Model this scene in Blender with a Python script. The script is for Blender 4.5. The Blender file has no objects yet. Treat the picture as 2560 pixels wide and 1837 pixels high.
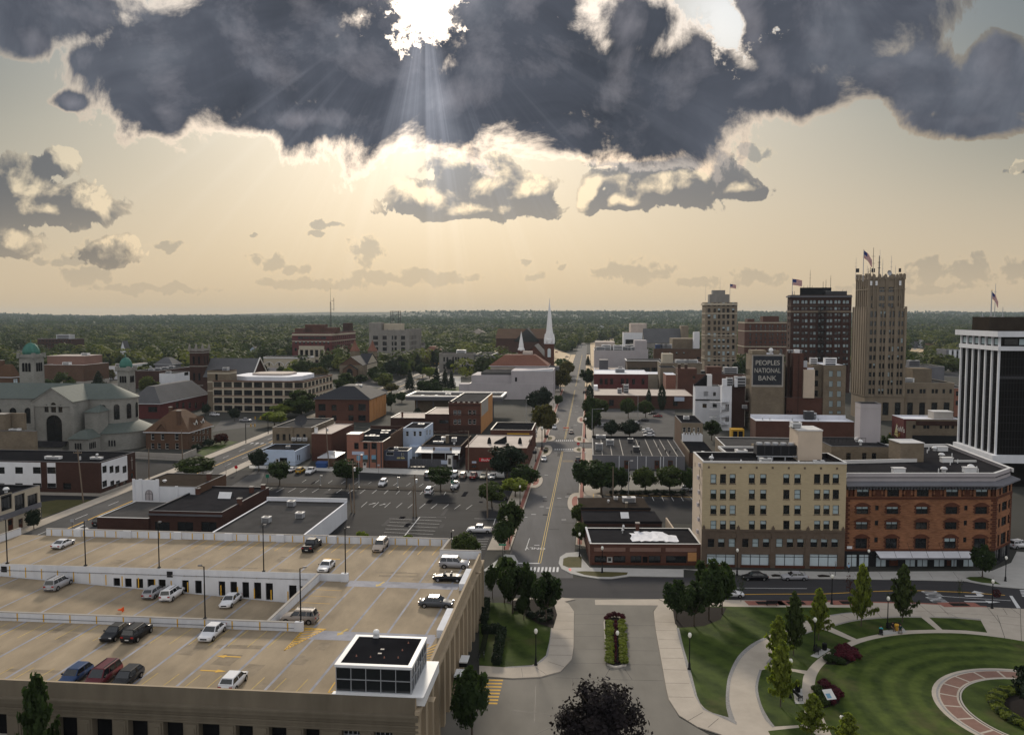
import bpy,math,random
from math import sin,cos,pi,atan2,hypot,sqrt,atan
import numpy as np
from mathutils import Vector,Matrix
cO=range;cP=Vector;cQ=enumerate
R=random.Random(7)
sc=bpy.context.scene
COL=sc.collection
rad=math.radians
H=49.
F=2050.
PITCH=atan(132.5/F)
cam=bpy.data.objects.new('camera',bpy.data.cameras.new('camera'))
COL.objects.link(cam)
cam.location=(0,0,H)
cam.rotation_euler=(pi/2-PITCH,0,0)
cam.data.sensor_width=36.
cam.data.lens=36.*F/2560.
cam.data.clip_start=.5
cam.data.clip_end=40000
sc.camera=cam
sc.view_settings.view_transform='Standard'
sc.view_settings.look='None'
sc.view_settings.gamma=1.
sc.view_settings.exposure=.14
sc.render.engine='CYCLES'
sc.cycles.max_bounces=5
sc.cycles.diffuse_bounces=3
sc.cycles.glossy_bounces=3
sc.cycles.transmission_bounces=3
sc.cycles.volume_bounces=0
sc.cycles.use_denoising=True
sc.cycles.sample_clamp_indirect=4.
CP,SP=cos(PITCH),sin(PITCH)
def ray(u,v):dx=(u-1280.)/F;dv=(918.5-v)/F;return(dx,CP+dv*SP,-SP+dv*CP)
def gp(u,v,z=.0):d=ray(u,v);t=(z-H)/d[2];return(d[0]*t,d[1]*t)
def pt(u,v,Y):d=ray(u,v);t=Y/d[1];return(d[0]*t,Y,H+d[2]*t)
def aa(v,Y):return pt(1280,v,Y)[2]
def xat(u,Y,z=.0):t=Y*CP+(H-z)*SP;return(u-1280.)/F*t
def _z(x0,y0,k):return lambda x,y:(x0+x/k,y0+y/k)
zA,zB,zC,zD=_z(0,780,3.5375),_z(640,780,3.5375),_z(1280,780,3.5375),_z(1920,600,3.5375)
zE,zF,zG,zH=_z(0,1040,3.5375),_z(640,1040,3.5375),_z(1280,1040,3.5375),_z(1920,1040,3.5375)
zI,zJ,zK,zL=_z(0,1380,3.544),_z(640,1380,3.544),_z(1280,1380,3.544),_z(1920,1380,3.544)
G=rad(5.35)
EX,EY=(cos(G),-sin(G)),(sin(G),cos(G))
SUN_EL,SUN_AZ=rad(22.),rad(-5.8)
W=bpy.data.worlds.new('World')
sc.world=W
W.use_nodes=True
wt=W.node_tree
wt.nodes.clear()
class NT:
 def __init__(s,t):s.t=t
 def put(s,sock,v):
  if v is None:return
  if hasattr(v,'is_output')or isinstance(v,bpy.types.NodeSocket):s.t.links.new(v,sock)
  else:sock.default_value=v
 def m(s,op,a,b=None,c=None,clamp=False):
  n=s.t.nodes.new('ShaderNodeMath');n.operation=op;n.use_clamp=clamp
  for i,v in cQ((a,b,c)):s.put(n.inputs[i],v)
  return n.outputs[0]
 def v(s,op,a,b=None,c=None):
  n=s.t.nodes.new('ShaderNodeVectorMath');n.operation=op
  for i,v in cQ((a,b,c)):s.put(n.inputs[i],v)
  return n.outputs['Value']if op in('LENGTH','DOT_PRODUCT','DISTANCE')else n.outputs[0]
 def noise(s,vec,scale,detail=4,rough=.55,dim='3D',dist=.0,col=False):
  n=s.t.nodes.new('ShaderNodeTexNoise');n.noise_dimensions=dim
  if dim=='1D':s.put(n.inputs['W'],vec)
  else:s.put(n.inputs['Vector'],vec)
  n.inputs['Scale'].default_value=scale;n.inputs['Detail'].default_value=detail;n.inputs['Roughness'].default_value=rough;n.inputs['Distortion'].default_value=dist;return n.outputs['Color' if col else 'Fac']
 def af(s,x,a,b,lo=.0,hi=1.):
  n=s.t.nodes.new('ShaderNodeMapRange');n.interpolation_type='SMOOTHSTEP'
  for i,v in cQ((x,a,b,lo,hi)):s.put(n.inputs[i],v)
  return n.outputs[0]
 def lin(s,x,a,b,lo=.0,hi=1.):
  n=s.t.nodes.new('ShaderNodeMapRange')
  for i,v in cQ((x,a,b,lo,hi)):s.put(n.inputs[i],v)
  return n.outputs[0]
 def mix(s,f,a,b,mode='MIX'):
  n=s.t.nodes.new('ShaderNodeMix');n.data_type='RGBA';n.blend_type=mode;n.clamp_factor=True;s.put(n.inputs[0],f)
  for i,v in((6,a),(7,b)):
   if isinstance(v,tuple)and len(v)==3:v=(*v,1.)
   s.put(n.inputs[i],v)
  return n.outputs[2]
 def bk(s,f,stops,ease=False):
  n=s.t.nodes.new('ShaderNodeValToRGB')
  if ease:n.color_ramp.interpolation='EASE'
  e=n.color_ramp.elements
  while len(e)<len(stops):e.new(.5)
  for el,(p,c)in zip(e,stops):el.position=p;el.color=(*c,1.)
  s.put(n.inputs[0],f);return n.outputs[0]
 def xyz(s,x,y=.0,z=.0):
  n=s.t.nodes.new('ShaderNodeCombineXYZ')
  for i,v in cQ((x,y,z)):s.put(n.inputs[i],v)
  return n.outputs[0]
 def sep(s,v):n=s.t.nodes.new('ShaderNodeSeparateXYZ');s.put(n.inputs[0],v);return n.outputs
def st(u,v):d=ray(u,v);return d[0]/d[1],d[2]/d[1]
def a7(name,cs,cj,bK,amp,rough=.6,bias=.0,det=6):
 g=bpy.data.node_groups.new(name,'ShaderNodeTree');g.interface.new_socket('P',in_out='INPUT',socket_type='NodeSocketVector');g.interface.new_socket('F',in_out='OUTPUT',socket_type='NodeSocketFloat');gi,go=g.nodes.new('NodeGroupInput'),g.nodes.new('NodeGroupOutput');n=NT(g);p=gi.outputs[0];w=n.noise(p,bK*.6,3,.5,'2D',col=True);w=n.v('SUBTRACT',w,(.5,.5,.5));pw=n.v('MULTIPLY_ADD',w,(cj,cj*.7,0),p);cur=None
 for(cu,cv,ru,rv)in cs:s0,t0=st(cu*1.129,cv*1.129);iu,iv=F/(ru*1.129),F/(rv*1.129);q=n.v('MULTIPLY_ADD',pw,(iu,iv,0),(-s0*iu,-t0*iv,0));L=n.v('LENGTH',q);cur=L if cur is None else n.m('SMOOTH_MIN',cur,L,.3)
 f1=n.noise(p,bK,det,rough,'2D',.25);f=n.m('SUBTRACT',1.+bias,cur);f=n.m('MULTIPLY_ADD',n.m('SUBTRACT',f1,.5),amp,f);g.links.new(f,go.inputs[0]);return g
BIG=[(350,150,170,150),(560,130,250,190),(800,150,270,185),(1000,215,250,115),(1190,170,190,165),(1330,190,210,165),(1490,210,165,135),(1240,290,150,62),(700,285,220,46),(380,260,80,62),(110,25,260,62),(1640,215,130,70),(1560,150,90,120),(1720,130,90,110),(1700,50,60,90),(2110,180,90,70),(20,90,60,50),(700,0,160,90),(1160,10,120,90),(1390,40,130,80),(1870,100,215,130),(1770,210,140,72),(2010,170,125,75),(1900,20,190,70),(2130,230,150,55),(2230,240,130,52),(2240,165,70,60),(2190,290,130,34),(150,225,40,16),(190,130,50,50)]
MID=[(1000,365,52,42),(1065,405,95,55),(1150,432,72,42),(930,440,72,34),(1060,460,165,22),(1565,375,52,42),(1480,410,135,42),(1620,418,95,20),(1310,425,26,34),(1430,352,115,17),(1380,440,80,16),(40,425,82,62),(130,362,40,30),(195,455,85,42),(110,470,90,26),(35,540,62,32),(235,560,62,30),(2255,372,26,14)]
FAR=[(812,552,34,32),(700,519,30,11),(716,494,36,10),(370,549,34,11),(566,522,16,9),(600,577,42,18),(650,598,44,13),(1158,583,18,7),(1240,586,14,7),(1665,340,42,22),(2255,372,26,14),(180,578,120,13),(235,560,62,30),(1400,602,90,26),(1680,615,60,18),(2060,600,60,32),(2150,602,50,32),(2250,600,40,30),(940,615,130,18),(830,612,60,20),(1550,625,60,14),(700,630,140,14),(1180,612,40,14),(190,610,60,24),(330,640,160,10),(2000,640,180,12)]
n=NT(wt)
tc=wt.nodes.new('ShaderNodeTexCoord')
Dn=n.v('NORMALIZE',tc.outputs['Generated'])
dx,dy,dz=n.sep(Dn)
iy=n.m('DIVIDE',1.,n.m('MAXIMUM',dy,.08))
S_,T_=n.m('MULTIPLY',dx,iy),n.m('MULTIPLY',dz,iy)
P_=n.xyz(S_,T_,.0)
sunS,sunT=st(1062,-40)
toS=n.v('SUBTRACT',(sunS,sunT,.0),P_)
rs=n.v('LENGTH',toS)
toN=n.v('NORMALIZE',toS)
sky=wt.nodes.new('ShaderNodeTexSky')
sky.sky_type='NISHITA'
sky.sun_disc=False
sky.sun_elevation=SUN_EL
sky.sun_rotation=SUN_AZ
sky.dust_density=5.
sky.air_density=1.2
cL=n.v('MULTIPLY',sky.outputs[0],(.35,.38,.42))
el=n.lin(T_,-.02,.48)
bm=n.bk(el,[(.0,(6.,4.8,3.2)),(.10,(6.5,5.25,3.65)),(.30,(6.6,5.6,4.25)),(.5,(6.3,5.7,4.7)),(.75,(4.6,4.7,4.6)),(1.,(3.5,3.8,4.2))])
bo=n.af(n.m('ABSOLUTE',n.m('ADD',S_,.04)),.12,.75)
up=n.af(T_,.02,.30)
dim=n.m('SUBTRACT',1.,n.m('MULTIPLY',bo,n.m('MULTIPLY_ADD',up,.5,.06)))
bm=n.v('SCALE',bm,None)
wt.links.new(dim,bm.node.inputs['Scale'])
cN=n.m('MULTIPLY',bo,up)
bm=n.mix(n.m('MULTIPLY',cN,.6),bm,n.v('MULTIPLY',bm,(.80,.97,1.06)))
clear=n.mix(.16,bm,cL)
b3=n.m('POWER',n.m('MAXIMUM',n.m('SUBTRACT',1.,n.m('MULTIPLY',rs,2.3)),.0),2.)
clear=n.v('ADD',clear,n.v('MULTIPLY',n.xyz(b3,b3,b3),(4.2,3.9,3.5)))
def grp(g,p):a=wt.nodes.new('ShaderNodeGroup');a.node_tree=g;wt.links.new(p,a.inputs[0]);return a.outputs[0]
def rgb(x):return n.xyz(x,x,x)
gB,gM,gF=(a7('cloud_bank',BIG,.10,8.,2.,.66,.22,8),a7('cloud_heap',MID,.035,26.,1.9,.6,.26,7),a7('cloud_far',FAR,.03,62.,2.,.6,.2,6))
fF=grp(gF,P_)
aF=n.m('MULTIPLY',n.af(fF,.0,.25),n.lin(T_,.03,.12,.3,.9))
clear=n.mix(aF,clear,n.mix(n.af(fF,.1,.55),n.v('MULTIPLY',clear,(1.1,1.07,1.02)),n.v('MULTIPLY',clear,(.58,.62,.70))))
off=n.v('SCALE',toN,None)
off.node.inputs['Scale'].default_value=.017
fM=grp(gM,P_)
fM2=grp(gM,n.v('ADD',P_,off))
aM=n.af(fM,.0,.11)
bX=n.m('MULTIPLY',n.m('SUBTRACT',fM,fM2),1.5,clamp=True)
cH=n.m('SUBTRACT',1.,n.af(fM,.05,.38))
bX=n.m('MAXIMUM',n.m('POWER',bX,1.2),n.m('MULTIPLY',cH,n.af(n.m('SUBTRACT',fM,fM2),-.25,.35,.0,.6)))
cM=n.mix(bX,n.v('MULTIPLY',clear,(.32,.36,.46)),n.v('ADD',n.v('MULTIPLY',clear,(1.02,.97,.90)),(1.6,1.35,.95)))
low=n.af(T_,.02,.16,.55,1.)
c1=n.mix(n.m('MULTIPLY',aM,low),clear,cM)
off2=n.v('SCALE',toN,None)
off2.node.inputs['Scale'].default_value=.028
fB=grp(gB,P_)
fB2=grp(gB,n.v('ADD',P_,off2))
jag=n.lin(n.noise(P_,13.,7,.68,'2D'),.32,.68,.3,1.8)
hole=n.m('MULTIPLY',n.af(n.m('MULTIPLY',jag,n.v('LENGTH',n.v('MULTIPLY',n.v('SUBTRACT',P_,(*st(1055,-28),.0)),(20.,24.,0)))),.3,1.2,1.,.0),1.6)
hole2=n.m('MULTIPLY',n.af(n.m('MULTIPLY',jag,n.v('LENGTH',n.v('MULTIPLY',n.v('SUBTRACT',P_,(*st(1830,60),.0)),(31.,25.,0)))),.3,1.2,1.,.0),.75)
fBh=n.m('SUBTRACT',n.m('SUBTRACT',fB,hole),hole2)
aB=n.af(fBh,.0,.13)
inner=n.af(fBh,.04,.5)
nb=n.noise(P_,7.,6,.6,'2D',.6)
nb2=n.noise(n.v('MULTIPLY',P_,(1.,1.7,0)),3.2,4,.55,'2D',.3)
bW=n.bk(n.m('MULTIPLY_ADD',nb2,.55,n.m('MULTIPLY',nb,.45)),[(.28,(.46,.53,.68)),(.48,(.78,.87,1.10)),(.64,(1.3,1.42,1.7)),(.78,(2.1,2.2,2.4))])
bY=n.m('MULTIPLY',n.m('SUBTRACT',fB,fB2),.9,clamp=True)
bY=n.m('MULTIPLY',bY,n.af(rs,.75,.1,.12,.5))
bW=n.v('ADD',bW,n.v('MULTIPLY',rgb(bY),(3.4,3.1,3.2)))
cG=n.v('ADD',n.v('MULTIPLY',c1,(.85,.75,.68)),n.v('MULTIPLY',rgb(n.af(rs,.7,.05)),(6.,5.4,4.8)))
cB=n.mix(inner,cG,bW)
c2=n.mix(aB,c1,cB)
sp=n.af(n.v('LENGTH',n.v('MULTIPLY',n.v('SUBTRACT',P_,(*st(1060,-30),.0)),(18.,24.,0))),.15,1.4,1.,.0)
c2=n.v('ADD',c2,n.v('MULTIPLY',rgb(n.m('MULTIPLY',sp,n.af(fBh,.5,-.2))),(13.,12.,10.5)))
sp2=n.af(n.v('LENGTH',n.v('MULTIPLY',n.v('SUBTRACT',P_,(*st(1830,50),.0)),(13.,12.,0))),.1,1.2,1.,.0)
c2=n.v('ADD',c2,n.v('MULTIPLY',rgb(n.m('MULTIPLY',sp2,n.af(fBh,.3,-.1))),(3.2,3.2,3.3)))
sx,sy,_s=n.sep(toS)
ang=n.m('ARCTAN2',n.m('MULTIPLY',sx,-1.),sy)
rn=n.noise(ang,13.,3,.6,'1D')
rn2=n.noise(ang,4.,1,.5,'1D')
rr=n.m('MULTIPLY',n.af(rn,.42,.75),n.af(rn2,.35,.65))
main=n.m('MULTIPLY',n.af(n.m('ABSOLUTE',n.m('ADD',ang,.02)),.10,.34,1.,.0),n.m('MULTIPLY',n.af(rs,.02,.08),n.af(rs,.08,.32,1.,.0)))
cE=n.m('MULTIPLY',n.af(rs,.1,.2),n.af(rs,.2,.55,1.,.0))
cF=n.m('ADD',n.m('MULTIPLY',main,n.m('MULTIPLY_ADD',rn,1.5,-.15)),n.m('MULTIPLY',n.m('MULTIPLY',cE,n.m('MULTIPLY',rr,n.af(n.m('ABSOLUTE',ang),.6,1.3,1.,.25))),.2))
c2=n.v('ADD',c2,n.v('MULTIPLY',rgb(n.m('MAXIMUM',cF,.0)),(2.3,2.35,2.6)))
gn=n.noise(Dn,2.2,6,.6)
back=n.bk(gn,[(.3,(4.2,4.6,5.4)),(.55,(7.4,7.3,7.2)),(.75,(9.8,9.3,8.5))])
zen=n.af(dz,.35,.9)
back=n.mix(n.m('MULTIPLY',zen,.45),back,(3.6,3.9,4.6))
wf=n.af(dy,.42,.66)
gl=n.af(dz,-.04,.0)
back=n.mix(gl,(1.6,1.4,1.1),back)
def bgnode(c):b_=wt.nodes.new('ShaderNodeBackground');b_.inputs['Strength'].default_value=.1;wt.links.new(c,b_.inputs['Color']);return b_.outputs[0]
mx=wt.nodes.new('ShaderNodeMixShader')
wt.links.new(wf,mx.inputs[0])
wt.links.new(bgnode(back),mx.inputs[1])
wt.links.new(bgnode(c2),mx.inputs[2])
wo=wt.nodes.new('ShaderNodeOutputWorld')
wt.links.new(mx.outputs[0],wo.inputs[0])
W.cycles.sampling_method='MANUAL'
W.cycles.sample_map_resolution=512
sun=bpy.data.objects.new('sun',bpy.data.lights.new('sun','SUN'))
COL.objects.link(sun)
sun.data.energy=2.8
sun.data.angle=rad(8)
sun.data.color=(1.,.88,.72)
sd=cP((sin(SUN_AZ)*cos(SUN_EL),cos(SUN_AZ)*cos(SUN_EL),sin(SUN_EL)))
sun.rotation_euler=sd.to_track_quat('Z','Y').to_euler()
MATS={}
def mat(name,c,rough=.85,var=.18,scale=.6,c2=None,aj=(1,1,1),rot=.0,spec=.1,bJ=.0,big=.12,detail=4,coat=.0,bump=.0):
 if name in MATS:return MATS[name]
 m_=bpy.data.materials.new(name);m_.use_nodes=True;t=m_.node_tree;b=t.nodes['Principled BSDF'];b.inputs['Roughness'].default_value=rough;b.inputs['Specular IOR Level'].default_value=spec;b.inputs['Metallic'].default_value=bJ;b.inputs['Coat Weight'].default_value=coat;k=NT(t)
 if var>0:
  geo=t.nodes.new('ShaderNodeNewGeometry');mp=t.nodes.new('ShaderNodeMapping');mp.inputs['Rotation'].default_value=(0,0,rot);mp.inputs['Scale'].default_value=aj;t.links.new(geo.outputs['Position'],mp.inputs['Vector']);f1=k.noise(mp.outputs[0],scale,detail,.6);f2=k.noise(geo.outputs['Position'],big,3,.55);f=k.m('ADD',k.lin(f1,.28,.72,-.6,.6),k.lin(f2,.3,.7,-.4,.4))
  if c2 is None:c2=tuple(x*(1+var)for x in c);c1=tuple(x*(1-var)for x in c)
  else:c1=c
  col=k.mix(k.lin(f,-1,1),c1,c2);t.links.new(col,b.inputs['Base Color'])
  if bump:bn=t.nodes.new('ShaderNodeBump');bn.inputs['Strength'].default_value=bump;bn.inputs['Distance'].default_value=.3;t.links.new(f1,bn.inputs['Height']);t.links.new(bn.outputs[0],b.inputs['Normal'])
 else:b.inputs['Base Color'].default_value=(*c,1)
 MATS[name]=m_;return m_
def aW(name,c,mortar=1.25,var=.28):
 if name in MATS:return MATS[name]
 m_=mat(name,c,.9,var,1.1,aj=(1.,1.,5.5),big=.22,detail=5);return m_
def aP(name,cI,light,cq=.25,ns=.45,isl=.5):
 if name in MATS:return MATS[name]
 m_=bpy.data.materials.new(name);m_.use_nodes=True;t=m_.node_tree;b=t.nodes['Principled BSDF'];k=NT(t);geo=t.nodes.new('ShaderNodeNewGeometry');oi=t.nodes.new('ShaderNodeObjectInfo');f=k.m('MULTIPLY_ADD',k.noise(geo.outputs['Position'],ns,2),.7,k.m('MULTIPLY',geo.outputs['Random Per Island'],isl));f=k.m('MULTIPLY_ADD',oi.outputs['Random'],.3,k.m('SUBTRACT',f,isl/2));col=k.mix(f,cI,light);t.links.new(col,b.inputs['Base Color']);b.inputs['Roughness'].default_value=.75;b.inputs['Specular IOR Level'].default_value=.15;tr=t.nodes.new('ShaderNodeBsdfTranslucent');t.links.new(k.v('MULTIPLY',col,(1.5,1.7,.8)),tr.inputs['Color']);mx_=t.nodes.new('ShaderNodeMixShader');mx_.inputs[0].default_value=cq;t.links.new(b.outputs[0],mx_.inputs[1]);t.links.new(tr.outputs[0],mx_.inputs[2]);t.links.new(mx_.outputs[0],t.nodes['Material Output'].inputs[0]);MATS[name]=m_;return m_
M={}
M['beige']=aW('beige_brick',(.43,.35,.225),var=.16)
M['beige_side']=mat('pale_painted_wall',(.56,.46,.36),.9,.10,.5)
M['brownstone']=mat('brown_stone',(.12,.09,.068),.85,.2,.7)
M['redbrick']=aW('orange_red_brick',(.215,.10,.054),var=.6)
M['redtrim']=aW('dark_red_brick',(.085,.033,.021),var=.3)
M['brick']=aW('red_brick',(.092,.043,.032))
M['brickdk']=aW('dark_brown_brick',(.052,.027,.022))
M['brickbr']=aW('brown_brick',(.105,.062,.042))
M['brickor']=aW('orange_and_sunlit_brick',(.46,.23,.095),var=.2)  # serves orange brick and the sunlit side wall of the brick hall
M['brickpk']=aW('pink_brick',(.27,.125,.09),var=.2)
M['bricktan']=aW('tan_brick',(.18,.145,.105),var=.38)
M['redpaint']=mat('red_paint',(.105,.03,.03),.6,.15)
M['stone']=aW('pale_stone',(.235,.23,.21),var=.35)
M['stonegr']=mat('grey_stone',(.235,.22,.20),.85,.2,.5,aj=(1,1,.3))
M['stonebr']=mat('tan_stone',(.21,.17,.125),.85,.2,.4,aj=(1,1,.25))
M['cream']=mat('cream_stone',(.44,.385,.30),.85,.12,.5)
M['white']=mat('white_paint',(.66,.67,.70),.7,.10,.5,aj=(1,1,.3))
M['bluewhite']=mat('pale_blue_paint',(.45,.53,.66),.7,.10,.5)
M['lav']=mat('grey_lavender_paint',(.40,.37,.38),.8,.10,.3,aj=(1,1,.4))
M['greywall']=mat('grey_wall',(.14,.14,.155),.8,.14,.4,aj=(1,1,.4))
M['slate']=mat('slate_blue_siding',(.055,.063,.092),.7,.12,.5)
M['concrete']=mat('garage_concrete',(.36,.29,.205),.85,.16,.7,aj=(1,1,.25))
M['concdk']=mat('dark_concrete',(.16,.135,.10),.9,.22,.7,aj=(1,1,.2))  # darker concrete tone for the garage front wall, cornice and piers
M['concgr']=mat('grey_concrete',(.34,.315,.285),.85,.15,.5)
M['whitewall']=mat('white_concrete',(.62,.63,.66),.8,.13,.8,aj=(1,1,.2))
M['roofbk']=mat('black_roof',(.014,.014,.016),.8,.35,.35,spec=0)
M['roofdk']=mat('dark_roof',(.027,.026,.028),.8,.3,.35,spec=0)
M['roofgr']=mat('grey_roof',(.075,.072,.07),.8,.25,.35,spec=0)
M['rooftan']=mat('pale_roof',(.42,.36,.32),.8,.18,.35)
M['roofwh']=mat('white_roof',(.66,.67,.72),.7,.12,.3)
M['roofbr']=mat('brown_roof',(.045,.036,.029),.85,.25,.5,spec=0)
M['shinglebr']=mat('brown_shingle',(.10,.058,.036),.85,.25,1.,aj=(1,1,4))
M['shinglegr']=mat('grey_shingle',(.095,.095,.10),.85,.22,1.,aj=(1,1,4))
M['shingledk']=mat('dark_shingle',(.032,.033,.039),.8,.2,1.,aj=(1,1,4))
M['copperroof']=mat('grey_green_slate',(.10,.118,.108),.7,.16,.8,aj=(1,1,3))
M['dome']=mat('green_copper',(.07,.19,.155),.6,.22,.9,aj=(1,1,.3))
M['redtile']=mat('red_tile',(.17,.078,.055),.8,.22,1.)
M['cap']=mat('metal_coping',(.58,.57,.56),.5,.08,.6)
M['capdk']=mat('dark_coping',(.10,.10,.11),.5,.1,.6)
M['frame']=mat('dark_frame',(.018,.018,.020),.5,0)
M['framewh']=mat('white_frame',(.62,.61,.58),.6,0)
M['metal']=mat('galvanized_metal',(.42,.43,.45),.45,.12,1.5,bJ=.3)
M['whitemetal']=mat('white_metal',(.72,.72,.72),.5,.06,1.5)
M['blackmetal']=mat('black_metal',(.012,.012,.013),.45,0)
M['darkmetal']=mat('dark_metal',(.05,.05,.055),.5,.2,1.5)
M['glass']=mat('dark_glass',(.012,.014,.016),.08,0,spec=.7)
M['glassbk']=mat('black_glass',(.008,.007,.007),.12,0,spec=.12)
M['blind']=mat('pale_blind',(.36,.44,.46),.5,.06,2.)
M['shopblind']=mat('white_shop_screen',(.50,.58,.62),.35,.06,1.)
M['dark']=mat('dark_opening',(.008,.008,.009),.9,0)
M['wood']=mat('weathered_wood',(.16,.125,.095),.9,.25,1.2,aj=(1,1,.2))
M['fencewood']=mat('grey_fence_wood',(.085,.085,.095),.9,.3,3.,aj=(1,1,.1))
M['bark']=mat('bark',(.085,.068,.052),.95,.25,2.,aj=(1,1,.3))
M['yellow']=mat('yellow_paint',(.62,.36,.05),.7,.2,1.5)
M['yellowdk']=mat('road_yellow',(.50,.36,.12),.8,.25,1.5)
M['linewh']=mat('road_white',(.55,.55,.55),.8,.22,1.5)
M['lineblue']=mat('joint_sealant',(.25,.26,.31),.8,.2,1.2)
M['orange']=mat('orange_plastic',(.75,.10,.02),.5,0)
M['green']=mat('green_sign',(.02,.20,.12),.5,0)
M['redsign']=mat('red_sign',(.50,.02,.03),.5,0)
M['globe']=mat('frosted_lamp_globe',(.80,.78,.70),.3,0,spec=.6)
M['tyre']=mat('tyre_rubber',(.012,.012,.012),.85,0)
M['rim']=mat('wheel_rim',(.35,.35,.36),.3,0,bJ=.8)
M['carglass']=mat('car_glass',(.010,.012,.014),.05,0,spec=.8)
M['headlight']=mat('headlight_lens',(.65,.65,.65),.15,0,spec=.8)
M['taillight']=mat('taillight_lens',(.30,.01,.01),.25,0,spec=.6)
M['plate']=mat('licence_plate_white',(.55,.55,.55),.5,0)
M['mulch']=mat('dark_mulch',(.020,.016,.014),.95,.3,2.)
M['blue']=mat('blue_paint',(.03,.07,.20),.5,.1)
class MB:
 def __init__(s):s.v,s.f,s.m,s.sm=[],[],[],[];s.be=[]
 def mi(s,m_):
  m_=M[m_]if isinstance(m_,str)else m_
  if m_ not in s.be:s.be.append(m_)
  return s.be.index(m_)
 def I(s,pts,m_=None,af=False):i=len(s.v);s.v+=[tuple(p)for p in pts];s.f.append(tuple(cO(i,i+len(pts))));s.m.append(s.mi(m_)if m_ is not None else 0);s.sm.append(af)
 def add(s,verts,faces,m_=None,af=False):
  i=len(s.v);s.v+=[tuple(p)for p in verts];k=s.mi(m_)if m_ is not None else 0
  for f in faces:s.f.append(tuple(j+i for j in f));s.m.append(k);s.sm.append(af)
 def box(s,x0,x1,y0,y1,z0,z1,m_=None,nobot=False):
  vs=[(x0,y0,z0),(x1,y0,z0),(x1,y1,z0),(x0,y1,z0),(x0,y0,z1),(x1,y0,z1),(x1,y1,z1),(x0,y1,z1)];fs=[(4,5,6,7),(0,1,5,4),(1,2,6,5),(2,3,7,6),(3,0,4,7)]
  if not nobot:fs.append((3,2,1,0))
  s.add(vs,fs,m_)
 def aX(s,poly,z0,z1,m_=None,top=True,bot=False,mtop=None):
  n_=len(poly);a=sum(poly[i][0]*poly[(i+1)%n_][1]-poly[(i+1)%n_][0]*poly[i][1]for i in cO(n_))
  if a<0:poly=poly[::-1]
  vs=[(p[0],p[1],z0)for p in poly]+[(p[0],p[1],z1)for p in poly];s.add(vs,[(i,(i+1)%n_,n_+(i+1)%n_,n_+i)for i in cO(n_)],m_)
  if top:s.I([(p[0],p[1],z1)for p in poly],mtop or m_)
  if bot:s.I([(p[0],p[1],z0)for p in poly[::-1]],m_)
 def ae(s,p0,p1,r0,r1=None,n_=8,m_=None,caps=True,af=True):
  r1=r0 if r1 is None else r1;p0,p1=cP(p0),cP(p1);d=(p1-p0).normalized();a=d.orthogonal().normalized();b=d.cross(a);ring=lambda p,r:[p+(a*cos(2*pi*i/n_)+b*sin(2*pi*i/n_))*r for i in cO(n_)];s.add(ring(p0,r0)+ring(p1,r1),[(i,(i+1)%n_,n_+(i+1)%n_,n_+i)for i in cO(n_)],m_,af)
  if caps:
   if r1>1e-4:s.I(ring(p1,r1),m_)
   if r0>1e-4:s.I(ring(p0,r0)[::-1],m_)
 def am(s,prof,c=(0,0),n_=12,m_=None,af=True,a0=.0,a1=2*pi):
  full=abs(a1-a0-2*pi)<1e-6;k=n_ if full else n_+1;vs=[(c[0]+r*cos(a0+(a1-a0)*i/n_),c[1]+r*sin(a0+(a1-a0)*i/n_),z)for r,z in prof for i in cO(k)];fs=[]
  for j in cO(len(prof)-1):
   for i in cO(n_):i2=(i+1)%k;fs.append((j*k+i,j*k+i2,(j+1)*k+i2,(j+1)*k+i))
  s.add(vs,fs,m_,af)
 def obj(s,name,m_=None,parent=None,loc=None):
  me=bpy.data.meshes.new(name);me.from_pydata(s.v,[],s.f);sl=s.be if s.be else[M[m_]if isinstance(m_,str)else m_]
  for q in sl:me.materials.append(q)
  me.polygons.foreach_set('material_index',s.m);me.polygons.foreach_set('use_smooth',s.sm);me.update();o=bpy.data.objects.new(name,me);COL.objects.link(o)
  if parent is not None:o.parent=parent
  if loc:o.location=loc
  return o
def onew(name,data,parent=None,loc=None,rz=None):
 o=bpy.data.objects.new(name,data);COL.objects.link(o);o.parent=parent
 if loc is not None:o.location=loc
 if rz is not None:o.rotation_euler=(0,0,rz)
 return o
def tag(o,label=None,cat=None,group=None,ag=None):
 if label:o['label']=label
 if cat:o['category']=cat
 if group:o['group']=group
 if ag:o['kind']=ag
 return o
def aq(name,label,cat,loc=(0,0,0),rz=.0,group=None):o=bpy.data.objects.new(name,None);COL.objects.link(o);o.empty_display_size=.2;o.location=loc;o.rotation_euler=(0,0,rz);return tag(o,label,cat,group)
KIDS={}
def bD(o):
 if o.name not in KIDS:KIDS[o.name]=list(o.children)
 return KIDS[o.name]
def a6(o,parent=None):
 c=o.copy();COL.objects.link(c)
 if parent is not None:c.parent=parent
 for ch in bD(o):a6(ch,c)
 return c
def aZ(txt,size,m_,parent,loc,rot,name='lettering',ext=.02,sx=1.,align='CENTER',shear=.0):cu=bpy.data.curves.new(name,'FONT');cu.body=txt;cu.size=size;cu.extrude=ext;cu.align_x=align;cu.align_y='CENTER';cu.shear=shear;cu.offset=.006*size;o=bpy.data.objects.new(name,cu);COL.objects.link(o);dg=bpy.context.evaluated_depsgraph_get();me=bpy.data.meshes.new_from_object(o.evaluated_get(dg));bpy.data.objects.remove(o);me.materials.clear();me.materials.append(M[m_]if isinstance(m_,str)else m_);o=onew(name,me,parent,loc);o.rotation_euler=rot;o.scale=(sx,1,1);return o
M['asphalt']=mat('street_asphalt',(.11,.107,.108),.85,.22,.28,aj=(1.6,.12,1),rot=G,big=.08,detail=6,spec=.04)
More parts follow.
